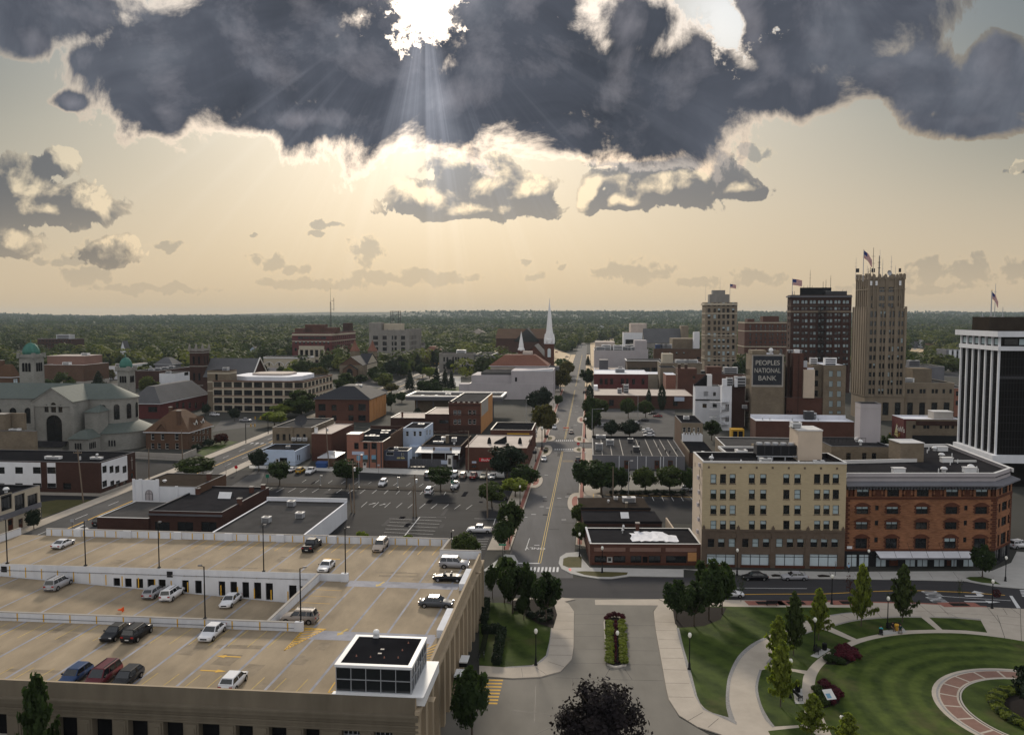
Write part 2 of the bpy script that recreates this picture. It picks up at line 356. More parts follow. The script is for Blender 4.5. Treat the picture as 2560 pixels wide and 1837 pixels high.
M['asphdk']=mat('dark_asphalt',(.028,.028,.030),.85,.3,.22,aj=(.3,1.2,1),rot=G,big=.07,detail=6,spec=.04)
M['asphnew']=mat('fresh_asphalt',(.047,.046,.049),.85,.2,.3,aj=(.1,1.2,1),big=.08,detail=5,spec=.04)
M['asphold']=mat('old_lot_asphalt',(.08,.078,.078),.85,.25,.25,big=.07,detail=6,spec=.04)
M['lottan']=mat('sunlit_far_lot',(.52,.40,.26),.9,.2,.06,big=.02)  # sunlight on the far lots, road and walks put into the tan
M['pave']=mat('sidewalk_concrete',(.42,.37,.31),.9,.13,.5,big=.10)
M['pavegr']=mat('grey_sidewalk',(.40,.39,.37),.9,.13,.5,big=.10)
M['drive']=mat('driveway_concrete',(.175,.163,.142),.85,.25,.16,aj=(1.3,.55,1),big=.09,detail=5)
M['kerb']=mat('kerb_concrete',(.46,.42,.37),.9,.12,.8)
M['paver']=mat('red_brick_pavers',(.27,.115,.09),.9,.18,1.5)
M['paverpk']=mat('rose_brick_pavers',(.21,.125,.10),.9,.16,1.8)
M['cobble']=mat('grey_cobble_edging',(.26,.25,.24),.9,.35,5.,detail=2)
M['soil']=mat('town_ground',(.045,.045,.04),.95,.3,.05,big=.015)
M['forestfloor']=mat('wooded_ground',(.035,.045,.02),.95,.35,.02,big=.005)
def bl(name,c,c2,rot,bK,ring=None):
 m_=bpy.data.materials.new(name);m_.use_nodes=True;t=m_.node_tree;b=t.nodes['Principled BSDF'];b.inputs['Roughness'].default_value=.9;b.inputs['Specular IOR Level'].default_value=.1;k=NT(t);geo=t.nodes.new('ShaderNodeNewGeometry');pos=geo.outputs['Position']
 if ring:r_=k.v('LENGTH',k.v('MULTIPLY',k.v('SUBTRACT',pos,(ring[0],ring[1],0)),(1,1,0)))
 else:x_,y_,z_=k.sep(pos);r_=k.m('ADD',k.m('MULTIPLY',x_,cos(rot)),k.m('MULTIPLY',y_,sin(rot)))
 w=k.m('SINE',k.m('MULTIPLY',k.m('MULTIPLY_ADD',k.noise(pos,.25,2),1.2,r_),bK));w=k.af(w,-.8,.8);f=k.m('ADD',k.m('MULTIPLY',w,.36),k.m('MULTIPLY',k.lin(k.noise(pos,.5,6,.65),.3,.7),.64));col=k.mix(f,c,c2);dry=k.af(k.noise(pos,.13,4,.6),.55,.72);col=k.mix(k.m('MULTIPLY',dry,.55),col,(.085,.075,.032));t.links.new(col,b.inputs['Base Color']);bn=t.nodes.new('ShaderNodeBump');bn.inputs['Strength'].default_value=.5;bn.inputs['Distance'].default_value=.1;t.links.new(k.noise(pos,3.,4,.7),bn.inputs['Height']);t.links.new(bn.outputs[0],b.inputs['Normal']);return m_
CIRC=gp(*zL(2513,1443))
M['lawn']=bl('mown_lawn',(.018,.032,.006),(.062,.090,.017),.5,1.5)
M['lawnring']=bl('ring_mown_lawn',(.018,.033,.006),(.078,.108,.020),0,2.1,CIRC)
M['grassdry']=bl('dry_grass',(.05,.052,.018),(.10,.085,.035),0,.01)
def aH(mb,name,m_=None):o=mb.obj(name,m_);o['kind']='structure';return o
def al(name,pts,z,m_,ag='structure'):
 mb=MB();a=sum(pts[i][0]*pts[(i+1)%len(pts)][1]-pts[(i+1)%len(pts)][0]*pts[i][1]for i in cO(len(pts)));mb.I([(p[0],p[1],z)for p in(pts if a>0 else pts[::-1])]);o=mb.obj(name,m_)
 if ag:o['kind']=ag
 return o
def az(name,pts,z1,m_,z0=.0):mb=MB();mb.aX(pts,z0,z1,m_);return aH(mb,name)
def g2(a,b,o=(0,0)):return(o[0]+EX[0]*a+EY[0]*b,o[1]+EX[1]*a+EY[1]*b)
def aI(p0,p1,w):d=cP((p1[0]-p0[0],p1[1]-p0[1])).normalized();q=cP((-d.y,d.x))*w/2;return[(p0[0]-q.x,p0[1]-q.y),(p1[0]-q.x,p1[1]-q.y),(p1[0]+q.x,p1[1]+q.y),(p0[0]+q.x,p0[1]+q.y)]
mb=MB()
xs=[-16000,-9000,-6000,-4000,-2500,-1200,0,1200,2500,4000,6000,9000,16000]
ys=[-400,0,700,1500,2600]
vs=[(x,y,0)for y in ys for x in xs]
fs=[(j*13+i,j*13+i+1,(j+1)*13+i+1,(j+1)*13+i)for j in cO(4)for i in cO(12)]
mb.add(vs,fs,'soil')
aH(mb,'ground')
mb=MB()
hx=np.linspace(-9000,9000,240)
hr=np.random.RandomState(3)
def b6(x,y):t=min(max((y-2600)/5200.,0),1);e=t*t*(3-2*t);w=.5+.22*sin(x/1650.+.6)+.16*sin(x/760.+y/900.)+.10*sin(x/330.+2+y/500.);return e*(8+76*w)+(4.5*hr.rand()+5)*min(1,max(0,(y-2600)/400))
hy=[2600,2900,3300,3700,4200,4800,5400,6000,6600,7200,7800]
vs=[(x*(.4+y/6500.),y,b6(x,y)if y>2600 else 0)for y in hy for x in hx]
nx_=len(hx)
fs=[(j*nx_+i,j*nx_+i+1,(j+1)*nx_+i+1,(j+1)*nx_+i)for j in cO(len(hy)-1)for i in cO(nx_-1)]
mb.add(vs,fs,'forestfloor',True)
aH(mb,'hills')
LS=gp(*zC(150,1627))
RS=gp(*zC(583,1627))
SC=((LS[0]+RS[0])/2,(LS[1]+RS[1])/2)
SW=(RS[0]-LS[0])*cos(G)
def ai(a,Y):b=(Y-SC[1]-EX[1]*a)/EY[1];return(SC[0]+EX[0]*a+EY[0]*b,Y)
fs_far=[gp(0,1432),gp(*zK(0,195)),gp(*zK(420,190)),gp(*zK(560,225)),gp(*zK(760,243)),gp(*zK(1050,222)),gp(*zL(0,235)),gp(*zL(700,240)),gp(*zL(1300,250)),gp(*zL(1750,262)),gp(*zL(2000,305)),gp(*zL(2268,330)),gp(2800,1490)]
fs_near=[gp(2800,1545),gp(*zL(2268,505)),gp(*zL(1900,485)),gp(*zL(1300,448)),gp(*zL(700,436)),gp(*zL(0,430)),gp(*zK(1300,415)),gp(*zK(430,403)),gp(*zK(0,395)),gp(0,1490)]
al('front_street_road',fs_far+fs_near,.004,'asphnew')
ms=[ai(-SW/2,150),ai(SW/2,150),ai(SW/2,1400),ai(-SW/2,1400)]
al('main_street_road',ms,.008,'asphalt')
for i,(Y,w)in cQ(((306,9.5),(545,12),(760,11))):
 p0,p1=ai(-330,Y),ai(330,Y);c=ai(0,Y);p0=(c[0]-EX[0]*420,c[1]-EX[1]*420);p1=(c[0]+EX[0]*420,c[1]+EX[1]*420)
 if i==0:p0=(c[0]-EX[0]*10,c[1]-EX[1]*10);p1=(c[0]+EX[0]*12,c[1]+EX[1]*12)
 al('cross_street_road',aI(p0,p1,w),.005+.0005*i,'asphalt')
a0,a1=gp(*zE(560,1010)),gp(*zE(2225,300))
av=cP((a1[0]-a0[0],a1[1]-a0[1])).normalized()
A0=(a0[0]-av.x*60,a0[1]-av.y*60)
A1=(a1[0]+av.x*600,a1[1]+av.y*600)
AW=14.5
al('avenue_road',aI(A0,A1,AW),.006,'asphold')
for k_,off_ in((-1,0),(1,0)):q=(-av.y*k_*(AW/2+1.9),av.x*k_*(AW/2+1.9));az('avenue_sidewalk',aI((A0[0]+q[0],A0[1]+q[1]),(A1[0]+q[0],A1[1]+q[1]),3.8),.11,'pave')
mb=MB()
def ao(mb,p0,p1,w,z,m_):mb.I([(p[0],p[1],z)for p in aI(p0,p1,w)],m_)
def cb(mb,p0,p1,w,z,m_,on,off):
 d=cP((p1[0]-p0[0],p1[1]-p0[1]));L=d.length;d.normalize();t=0
 while t<L:e=min(t+on,L);ao(mb,(p0[0]+d.x*t,p0[1]+d.y*t),(p0[0]+d.x*e,p0[1]+d.y*e),w,z,m_);t+=on+off
ao(mb,A0,A1,.35,.012,'yellow')
qq=(av.y*3.4,-av.x*3.4)
cb(mb,(A0[0]+qq[0],A0[1]+qq[1]),(A1[0]+qq[0],A1[1]+qq[1]),.18,.012,'linewh',5,9)
cb(mb,(A0[0]-qq[0],A0[1]-qq[1]),(A1[0]-qq[0],A1[1]-qq[1]),.18,.012,'linewh',5,9)
tq=gp(*zE(2090,190))
for i in cO(7):c=(a1[0]+av.x*(14+i*.01)+av.y*(i*2.-6),a1[1]+av.y*14-av.x*(i*2.-6));ao(mb,c,(c[0]+av.x*3,c[1]+av.y*3),.6,.012,'linewh')
c_near,c_far=gp(*zG(243,1300)),gp(*zC(575,600))
dcl=cP((c_far[0]-c_near[0],c_far[1]-c_near[1]))
cfar=(c_near[0]+dcl.x*3.,c_near[1]+dcl.y*3.)
nrm=cP((dcl.y,-dcl.x)).normalized()
YX1,YX2=296,317
def clpt(Y,a=.0):t=(Y-c_near[1])/dcl.y;return(c_near[0]+dcl.x*t+nrm.x*a,Y+nrm.y*a)
for a in(-.22,.22):ao(mb,clpt(c_near[1],a),clpt(YX1-4,a),.14,.014,'yellowdk');ao(mb,clpt(YX2+4,a),clpt(530,a),.14,.014,'yellowdk');ao(mb,clpt(560,a),clpt(1000,a),.14,.014,'yellowdk')
p0,p1=gp(*zG(0,1298)),gp(*zG(243,1300))
ao(mb,(p0[0]-2,p0[1]),p1,.55,.014,'linewh')
q0,q1=gp(*zG(120,1185)),gp(*zG(155,1080))
ao(mb,q0,q1,.15,.014,'linewh')
p0,p1=gp(*zG(455,310)),gp(*zG(560,310))
ao(mb,p0,p1,.5,.014,'linewh')
for(yy,x0,x1,ln)in((1355,150,420,3.),(216,385,545,2.2),(294,372,545,2.4),):
 c0,c1=gp(*zG(x0,yy)),gp(*zG(x1,yy));nst=8 if yy>1000 else 9
 for i in cO(nst):t=(i+.5)/nst;c=(c0[0]+(c1[0]-c0[0])*t,c0[1]+(c1[1]-c0[1])*t);ao(mb,(c[0]-EY[0]*ln/2,c[1]-EY[1]*ln/2),(c[0]+EY[0]*ln/2,c[1]+EY[1]*ln/2),hypot(c1[0]-c0[0],c1[1]-c0[1])/nst*.55,.014,'linewh')
c0,c1=gp(*zC(525,588)),gp(*zC(600,592))
for i in cO(9):t=i/8;c=(c0[0]+(c1[0]-c0[0])*t,c0[1]+(c1[1]-c0[1])*t);ao(mb,c,(c[0]+EY[0]*3,c[1]+EY[1]*3),.7,.014,'linewh')
for(zx,zy)in((290,714),(420,724),(490,712),(265,800),(320,810),(192,868),(118,893),(460,915),(305,520),(555,533),(388,322),(540,455),(222,1140)):c=gp(*zG(zx,zy));ao(mb,(c[0]-.6,c[1]),(c[0]+.5,c[1]),.32,.013,'linewh')
for(zx,zy)in((400,965),(585,968),(520,880),(570,882),(427,958),(610,970),(560,1000),(540,835),(575,830)):c=gp(*zC(zx,zy));ao(mb,(c[0]-.8,c[1]),(c[0]+.7,c[1]),.4,.013,'linewh')
c=gp(*zG(495,398))
mb.I([(c[0]-1.8,c[1]-1.8,.013),(c[0]+1.8,c[1]-1.8,.013),(c[0]+1.8,c[1]+1.8,.013),(c[0]-1.8,c[1]+1.8,.013)],'bricktan')
ol=[gp(*zL(-300,375)),gp(*zL(0,370)),gp(*zL(500,368)),gp(*zL(950,346)),gp(*zL(1250,337)),gp(*zL(1700,352)),gp(*zL(2100,380))]
for a,b in zip(ol,ol[1:]):ao(mb,a,b,.22,.012,'yellow')
ao(mb,gp(*zL(0,319)),gp(*zL(345,321)),.16,.012,'linewh')
ao(mb,gp(*zL(1480,385)),gp(*zL(2150,428)),.16,.012,'linewh')
ao(mb,gp(*zK(1990,316)),gp(*zK(2268,318)),.16,.012,'linewh')
mb.I([(*gp(*zL(2138,385)),.012),(*gp(*zL(2205,495)),.012),(*gp(*zL(2240,495)),.012),(*gp(*zL(2165,385)),.012)],'linewh')
for k_ in cO(5):a,b=gp(*zL(2232+k_*5,337+k_*13)),gp(*zL(2330+k_*5,339+k_*13));ao(mb,a,b,.45,.012,'linewh')
def bd(mb,p,d,L,w,z,m_,turn=0):
 d=cP(d).normalized();q=cP((-d.y,d.x));P=lambda a,b:(p[0]+d.x*a+q.x*b,p[1]+d.y*a+q.y*b,z)
 if not turn:mb.I([P(-L/2,-w),P(L*.12,-w),P(L*.12,w),P(-L/2,w)],m_);mb.I([P(L*.12,-w*3.2),P(L/2,0),P(L*.12,w*3.2)],m_)
 else:mb.I([P(-L/2,-w),P(L*.15,-w),P(L*.3,w),P(-L/2,w)],m_);mb.I([P(L*.02,w),P(L*.3,w),P(L*.3,w+L*.32),P(L*.12,w+L*.32)],m_);mb.I([P(-L*.08,w+L*.32),P(L*.5,w+L*.32),P(L*.22,w+L*.62)],m_)
bd(mb,gp(*zL(1900,438)),(1,-.05),6.,.2,.012,'linewh')
bd(mb,gp(*zL(1855,388)),(1,-.05),4.2,.25,.012,'linewh',1)
bd(mb,gp(*zE(690,985)),(-av.x,-av.y),5.,.3,.012,'linewh',1)
aH(mb,'road_markings')
def bv(txt,p,ang,size,sx,col='linewh'):o=aZ(txt,size,col,None,(p[0],p[1],.013),(0,0,ang),'road_lettering',.0005,sx);o['kind']='structure';return o
for(zx0,zy0,zx1,zy1)in((1390,342,1480,388),(1440,398,1510,438)):c=gp(*zL((zx0+zx1)/2+10,(zy0+zy1)/2));bv('ONLY',c,-pi/2,2.3,1.).scale=(.46,1.7,1);c2_=c
c=gp(*zG(180,1168))
bv('ONLY',(c[0]+.6,c[1]),pi-G,2.,.8)
def px(z,*pts):return[gp(*z(*p))for p in pts]
az('sidewalk',[ai(SW/2+.15,172),ai(SW/2+6.4,168),ai(SW/2+6.4,298),ai(SW/2+.15,298)],.12,'pave')
az('sidewalk',[ai(SW/2+.15,312),ai(SW/2+4.5,312),ai(SW/2+4.5,536),ai(SW/2+.15,536)],.12,'pave')
az('sidewalk',[ai(SW/2+.15,556),ai(SW/2+4.5,556),ai(SW/2+4.5,1000),ai(SW/2+.15,1000)],.12,'lottan')
az('sidewalk',[ai(-SW/2-.15,168),ai(-SW/2-5.,168),ai(-SW/2-5.,300),ai(-SW/2-.15,300)],.12,'pave')
az('sidewalk',[ai(-SW/2-.15,312),ai(-SW/2-5.5,312),ai(-SW/2-5.5,536),ai(-SW/2-.15,536)],.12,'pave')
az('sidewalk',[ai(-SW/2-.15,556),ai(-SW/2-5.5,556),ai(-SW/2-5.5,1000),ai(-SW/2-.15,1000)],.12,'lottan')
mb=MB()
for s_,ya,yb in((1,172,298),(1,312,536),(-1,168,300),(-1,312,536)):mb.I([(*ai(s_*(SW/2+.5),ya),.124),(*ai(s_*(SW/2+1.5),ya),.124),(*ai(s_*(SW/2+1.5),yb),.124),(*ai(s_*(SW/2+.5),yb),.124)][::s_],'paver')
aH(mb,'brick_paver_strip')
for(s_,Y,w,dep)in((1,212,2.9,11),(-1,238,2.9,9),(1,303-8,3.,6),(-1,303-10,3.2,12),(1,320,3.2,8),(-1,322,3.2,8),(1,380,2.8,12),(-1,376,2.8,12)):
 pts=[]
 for i in cO(13):a=-pi/2+pi*i/12;pts.append(ai(s_*(SW/2+.3-w*max(0,cos(a))**.6),Y+dep*sin(a)))
 az('kerb_extension',pts,.13,'pave');cp=ai(s_*(SW/2-.4),Y);pts2=[(cp[0]+(p[0]-cp[0])*.5,cp[1]+(p[1]-cp[1])*.6)for p in pts]
 if Y>290 and Y<330:al('verge_grass',pts2,.136,'grassdry')
 else:al('brick_paver_patch',pts2,.136,'paver')
cr=px(zK,(690,140),(620,60),(600,0),(480,10),(425,45),(413,100),(440,150),(520,192),(620,215),(760,236),(880,238),(1040,215),(1520,222),(1520,150))+px(zL,(0,232),(700,238),(1300,248),(1750,258),(2000,302),(2268,327))+[gp(2800,1488),gp(2800,1400),gp(*zH(2200,1200)),gp(*zH(2150,1300)),gp(*zH(1980,1372)),gp(*zH(600,1380))]
az('corner_sidewalk',cr,.12,'pavegr')
al('verge_grass',px(zK,(455,60),(500,45),(618,45),(615,140),(500,140),(450,120)),.128,'grassdry')
al('verge_grass',px(zK,(560,175),(640,172),(1028,183),(1015,205),(880,224),(760,222),(640,205)),.128,'grassdry')
al('verge_grass',px(zL,(1750,232),(1790,222),(1900,222),(1975,240),(2062,290),(1900,275),(1800,255)),.128,'lawn')
al('brick_paver_patch',px(zK,(500,148),(525,148),(525,172),(505,170)),.130,'redsign')
for pts in(px(zL,(25,205),(60,198),(125,205),(120,220),(40,222)),px(zL,(435,208),(480,202),(545,210),(550,224),(450,226))):al('planting_bed',pts,.130,'mulch')
cl_=px(zG,(-260,1370),(-60,1225),(20,1232),(55,1290),(40,1330),(-60,1400))
az('corner_sidewalk',cl_,.125,'pavegr')
al('verge_grass',px(zG,(-160,1340),(-110,1250),(-5,1250),(25,1290),(-10,1330)),.132,'lawn')
az('sidewalk',px(zK,(0,455),(0,415),(430,405),(560,420),(470,440),(370,458)),.12,'pave')
lot=[gp(*zF(-120,470)),gp(*zF(-150,690)),gp(*zF(640,1065)),ai(-SW/2-5,168),ai(-SW/2-5,257),gp(*zF(-200,455))]
al('parking_lot',[gp(*zF(-560,560)),gp(*zF(-120,640)),gp(620,1345),gp(900,1400),ai(-SW/2-5.,160),ai(-SW/2-5.,262),gp(*zF(-300,480))],.004,'asphdk')
az('sidewalk',px(zF,(-60,462),(800,492),(1400,518),(2200,545),(2190,495),(1400,470),(800,455),(-60,438)),.11,'pavegr')
mb=MB()
mb.aX(px(zF,(60,600),(130,592),(600,610),(1200,628),(1790,655),(1780,672),(1200,655),(600,635),(80,620)),.0,.14,'mulch')
aH(mb,'lot_median')
mb=MB()
for i in cO(16):zx=100+i*103;p0,p1=gp(*zF(zx-28+i*3,668+i*1.9)),gp(*zF(zx+45-i*.5,632+i*2.2));ao(mb,p0,p1,.13,.010,'linewh')
for i in cO(10):zx=955+i*103;p0,p1=gp(*zF(zx-24,803+i*2.2)),gp(*zF(zx+28,757+i*3.2));ao(mb,p0,p1,.12,.010,'linewh')
for i in cO(11):zx=420+i*115;p0,p1=gp(*zF(zx-12,585+i*4)),gp(*zF(zx+26,560+i*4));ao(mb,p0,p1,.11,.010,'linewh')
ao(mb,gp(*zF(1300,1075)),gp(*zF(1448,890)),.22,.010,'linewh')
ao(mb,gp(*zF(1448,890)),gp(*zF(1680,896)),.10,.010,'linewh')
for i in cO(6):ao(mb,gp(*zF(1180-i*12,905+i*30)),gp(*zF(1640-i*18,925+i*30)),.11,.010,'linewh')
ao(mb,gp(*zF(2118,905)),gp(*zF(2100,960)),.12,.010,'linewh')
ao(mb,gp(*zF(1930,905)),gp(*zF(2118,908)),.12,.010,'linewh')
for i in cO(5):ao(mb,gp(*zF(1960-i*4,1085+i*22)),gp(*zF(2060-i*8,1085+i*22)),.12,.010,'linewh')
bd(mb,gp(*zF(1030,774)),(.6,.8),2.6,.12,.011,'linewh')
bd(mb,gp(*zF(1125,779)),(.6,.8),2.6,.12,.011,'linewh')
aH(mb,'lot_markings')
mb=MB()
for i in cO(46):
 if i<22:c=ai(R.uniform(-SW/2+1,SW/2-1),R.uniform(165,480))
 else:c=gp(*zF(R.uniform(150,2000),R.uniform(560,1000)))
 w_,l_,o_=R.uniform(.4,1.6),R.uniform(1,7),R.choice((EY,EX));ao(mb,c,(c[0]+o_[0]*l_,c[1]+o_[1]*l_),w_,.0115+i*.00002,R.choice(('asphdk','asphnew','asphold')if i<22 else('asphnew','roofbk')))
aH(mb,'asphalt_patches')
al('parking_lot',[ai(SW/2+4.5,330),ai(SW/2+4.5,424),gp(*zC(1440,868)),gp(*zC(1430,1105))],.004,'asphold')
al('parking_lot',[ai(SW/2+6.4,193),ai(SW/2+6.4,262),(70,262),(60,186)],.004,'asphdk')
al('concrete_apron',px(zG,(1050,480),(1590,500),(1590,640),(880,660)),.009,'drive')
mb=MB()
mb.aX(px(zG,(830,705),(720,690),(880,655),(1590,690),(1590,715)),.0,.13,'mulch')
aH(mb,'lot_median')
mb=MB()
for i in cO(8):a,b=gp(*zG(830+i*98,698+i*2.6)),gp(*zG(910+i*98,701+i*2.6));ao(mb,a,b,.16,.142,'yellow')
ao(mb,gp(*zG(720,735)),gp(*zG(720,690)),.16,.142,'yellow')
for i in cO(9):a=gp(*zG(900+i*85,715));ao(mb,a,(a[0]-.3,a[1]-4.5),.11,.010,'linewh')
for i in cO(9):a=gp(*zC(1120,1060-i*20));ao(mb,a,(a[0]+5,a[1]-.5),.12,.010,'linewh')
aH(mb,'kerb_paint')
al('far_lot',[ai(-SW/2-6,560),ai(-SW/2-6,1000),gp(*zC(300,300)),gp(*zB(1900,330)),gp(*zB(2140,470))],.003,'lottan')
al('far_lot',[ai(SW/2+5,640),ai(SW/2+5,1400),gp(*zC(1000,215)),gp(*zC(960,285))],.003,'lottan')
al('far_lot',px(zC,(1570,220),(1680,150),(1680,290),(1570,300)),.003,'lottan')
al('field_grass',px(zD,(1215,1000),(1330,990),(1580,1070),(1575,1110),(1215,1105)),.003,'grassdry')
al('far_road',px(zD,(1215,955),(1330,960),(1740,1040),(1740,1075),(1580,1060),(1320,985),(1215,990)),.005,'lottan')
al('far_lot',px(zD,(1560,1165),(1720,1165),(1720,1215),(1560,1210)),.003,'asphold')
al('avenue_lot',px(zB,(1420,690),(1630,570),(1810,570),(1815,720)),.004,'pavegr')
al('verge_grass',px(zB,(1555,690),(1650,640),(1810,665),(1810,700)),.008,'lawn')
al('avenue_lot',px(zB,(680,660),(680,600),(1180,590),(1010,670)),.004,'asphold')
al('avenue_lot',px(zA,(1870,1060),(1950,960),(2264,930),(2264,1010),(2000,1040)),.004,'asphold')
al('verge_grass',px(zA,(1740,1245),(1880,1130),(2110,1145),(1800,1275)),.008,'lawn')
al('avenue_lot',px(zA,(1210,1330),(1610,1320),(1560,1380),(1210,1500)),.004,'asphdk')
al('verge_grass',px(zE,(360,760),(500,740),(860,740),(650,800),(370,900)),.006,'grassdry')
al('vacant_ground',px(zE,(350,690),(900,710),(820,765),(360,900)),.004,'asphdk')
al('side_yard',px(zE,(2010,640),(2264,480),(2350,480),(2264,700)),.005,'asphold')
cz=px(zK,(430,403),(550,520),(540,850),(530,950),(430,1060),(250,1110),(0,1122))+[gp(1080,1690),gp(900,1950),gp(1500,2100),gp(1900,2000)]+px(zK,(1750,1619),(1480,1460),(1390,1300),(1330,1000),(1250,520),(1300,470),(1370,440),(1370,415))
al('driveway_road',cz,.010,'drive')
mb=MB()
for seg in(((550,548),(820,548)),((552,640),(820,640)),((545,742),(830,745)),((540,855),(832,858)),((540,980),(835,985)),((1010,648),(1260,648)),((1015,755),(1265,758)),((1015,870),(1290,873)),((1030,993),(1310,998)),((390,1110),(810,1125)),((810,1125),(1340,1137)),((540,1115),(520,1470)),((812,1125),(865,1032)),((1000,1035),(1065,1130)),((200,1619),(520,1470)),((520,1470),(700,1440)),((210,1180),(200,1500)),((732,422),(735,468)),((0,1395),(520,1470))):ao(mb,gp(*zK(*seg[0])),gp(*zK(*seg[1])),.07,.016,'frame')
for i in cO(8):a=gp(*zJ(1965+13-i*9,1130+i*29));ao(mb,(a[0],a[1]),(a[0]+3.2,a[1]-.15),.42,.016,'yellow')
for s_ in((1258,622,1440,628),(1270,697,1462,700),(1300,778,1480,782),(1305,856,1500,858),(1325,944,1518,946),(1340,1045,1545,1050),(1355,1165,1570,1168),(1385,1288,1610,1292),(1560,1500,1690,1425),(1735,1560,1830,1480),(372,530,548,538),(365,612,548,615),(358,683,545,690),(345,765,543,770),(335,833,538,836),(328,915,530,920),(320,975,460,1020),(215,1030,305,1090),(85,1035,95,1115)):ao(mb,gp(*zK(*s_[:2])),gp(*zK(*s_[2:])),.06,.134,'frame')
aH(mb,'pavement_joints')
al('concrete_apron',px(zK,(732,422),(1370,415),(1330,470),(732,466)),.015,'pave')
ck=px(zK,(370,455),(430,425),(500,460),(550,530),(545,850),(530,950),(430,1060),(250,1110),(0,1122),(-290,1100),(-290,1010),(0,1030),(150,1015),(270,970),(320,920),(345,700),(370,560))
az('walk_path',ck,.13,'pave')
al('cobble_edging',px(zK,(345,680),(330,800),(300,920),(200,1005),(-60,1022),(-60,1030),(0,1030),(200,1015),(270,970),(320,920),(352,680)),.137,'cobble')
az('lawn',px(zK,(370,455),(355,680),(310,900),(215,995),(0,1020),(-170,1030),(-290,1000),(-290,450)),.11,'lawn')
cl=px(zK,(1420,460),(1370,445),(1300,470),(1255,530),(1275,700),(1330,1000),(1365,1200),(1390,1310),(1480,1450),(1640,1550),(1850,1619))+[gp(1900,1900)]+px(zK,(2300,1640),(1990,1540),(1900,1505),(1700,1420),(1620,1300),(1560,1050),(1480,750),(1440,600))
az('walk_path',cl,.13,'pave')
al('cobble_edging',px(zK,(1455,675),(1500,850),(1560,1080),(1620,1280),(1690,1400),(1900,1490),(1990,1535),(1990,1510),(1920,1470),(1760,1425),(1680,1370),(1640,1280),(1590,1080),(1520,850),(1480,675)),.137,'cobble')
az('corner_plaza',px(zK,(1440,600),(1425,460),(1345,440),(1300,418))+px(zL,(0,433),(700,438),(1300,450),(1900,488),(2268,507))+[gp(2800,1547),gp(2900,1990),gp(1900,1890)]+px(zK,(1990,1560),(1850,1500),(1690,1430),(1600,1300),(1540,1050),(1470,750)),.12,'pave')
mb=MB()
for a,b in(((0,437),(700,443)),((700,443),(1300,455)),((1300,455),(1940,488))):p,q=gp(*zL(*a)),gp(*zL(*b));ao(mb,p,q,.55,.126,'paver')
for(zx,zy)in((725,452),(1700,470),(250,455),(-20,455)):c=gp(*zL(zx,zy));mb.I([(c[0]-3.2,c[1]-1.1,.127),(c[0]+3.2,c[1]-1.1,.127),(c[0]+3.,c[1]+1.1,.127),(c[0]-3.4,c[1]+1.1,.127)],'paver');mb.I([(c[0]-1.5,c[1]-.7,.131),(c[0]+1.5,c[1]-.7,.131),(c[0]+1.4,c[1]+.8,.131),(c[0]-1.6,c[1]+.8,.131)],'mulch')
aH(mb,'brick_paver_strip')
mb=MB()
for a,b in(((880,450),(1010,590)),((1150,455),(1250,570)),((1330,460),(1480,580)),((1510,470),(1600,560)),((1560,530),(1700,590)),((860,500),(1940,560)),((1940,560),(2230,585)),((2030,560),(2100,770)),((2235,505),(2245,790)),((1940,490),(2060,640)),((640,560),(720,590)),((2080,500),(2120,560)),((2150,500),(2235,560)),((1960,620),(2268,660))):ao(mb,gp(*zL(*a)),gp(*zL(*b)),.06,.125,'frame')
for i in cO(9):a,b=gp(*zL(100+i*220,178)),gp(*zL(100+i*222+30,238));ao(mb,a,b,.05,.125,'frame')
aH(mb,'pavement_joints')
def aD(z,pts,n_=8,close=False):
 P=[cP(gp(*z(*p)))for p in pts];out=[]
 for i in cO(len(P)-1):
  a,b,c,d=P[max(i-1,0)],P[i],P[i+1],P[min(i+2,len(P)-1)]
  for k_ in cO(n_):t=k_/n_;out.append(tuple(.5*((2*b)+(c-a)*t+(2*a-5*b+4*c-d)*t*t+(3*b-a-3*c+d)*t**3)))
 out.append(tuple(P[-1]));return out
bU=aD(zK,[(1420,480),(1460,660),(1520,850),(1590,1080),(1640,1280),(1690,1370),(1770,1425),(1920,1470)],3)+aD(zK,[(1920,1470),(1895,1350),(1900,1200),(1925,1080),(2000,930),(2120,820),(2268,745)],4)+aD(zL,[(60,720),(310,620),(560,560),(785,533)],4)+px(zL,(725,495),(0,492))
az('lawn',bU,.135,'lawn')
cob=aD(zK,[(1920,1470),(1895,1350),(1900,1200),(1925,1080),(2000,930),(2120,820),(2268,745)],4)
cob2=aD(zK,[(1990,1535),(1930,1350),(1930,1200),(1955,1090),(2030,945),(2150,835),(2268,770)],4)
al('cobble_edging',cob+cob2[::-1],.139,'cobble')
cw=[aD(zL,[(-55,1050),(-90,1200),(-60,1350),(0,1470),(60,1550)],4)+px(zL,(310,1535))+aD(zL,[(330,1360),(300,1250),(310,1120),(325,1085)],3)+px(zL,(235,1065),(0,1040)),aD(zL,[(0,1000),(100,880),(240,770),(420,700),(480,690)],4)+px(zL,(520,700),(740,790))+aD(zL,[(650,830),(500,910),(400,990),(345,1055)],3)+px(zL,(230,1040)),aD(zL,[(560,670),(720,625),(900,600),(1150,585),(1360,585)],4)+px(zL,(1490,690))+aD(zL,[(1200,698),(960,735),(785,775)],4),px(zL,(1430,585),(1650,590),(1885,610),(1942,717),(1750,698),(1545,690)),px(zL,(0,1590),(330,1555),(420,1619),(500,1700),(60,1700)),]
for w_ in cw:az('lawn',w_,.135,'lawn')
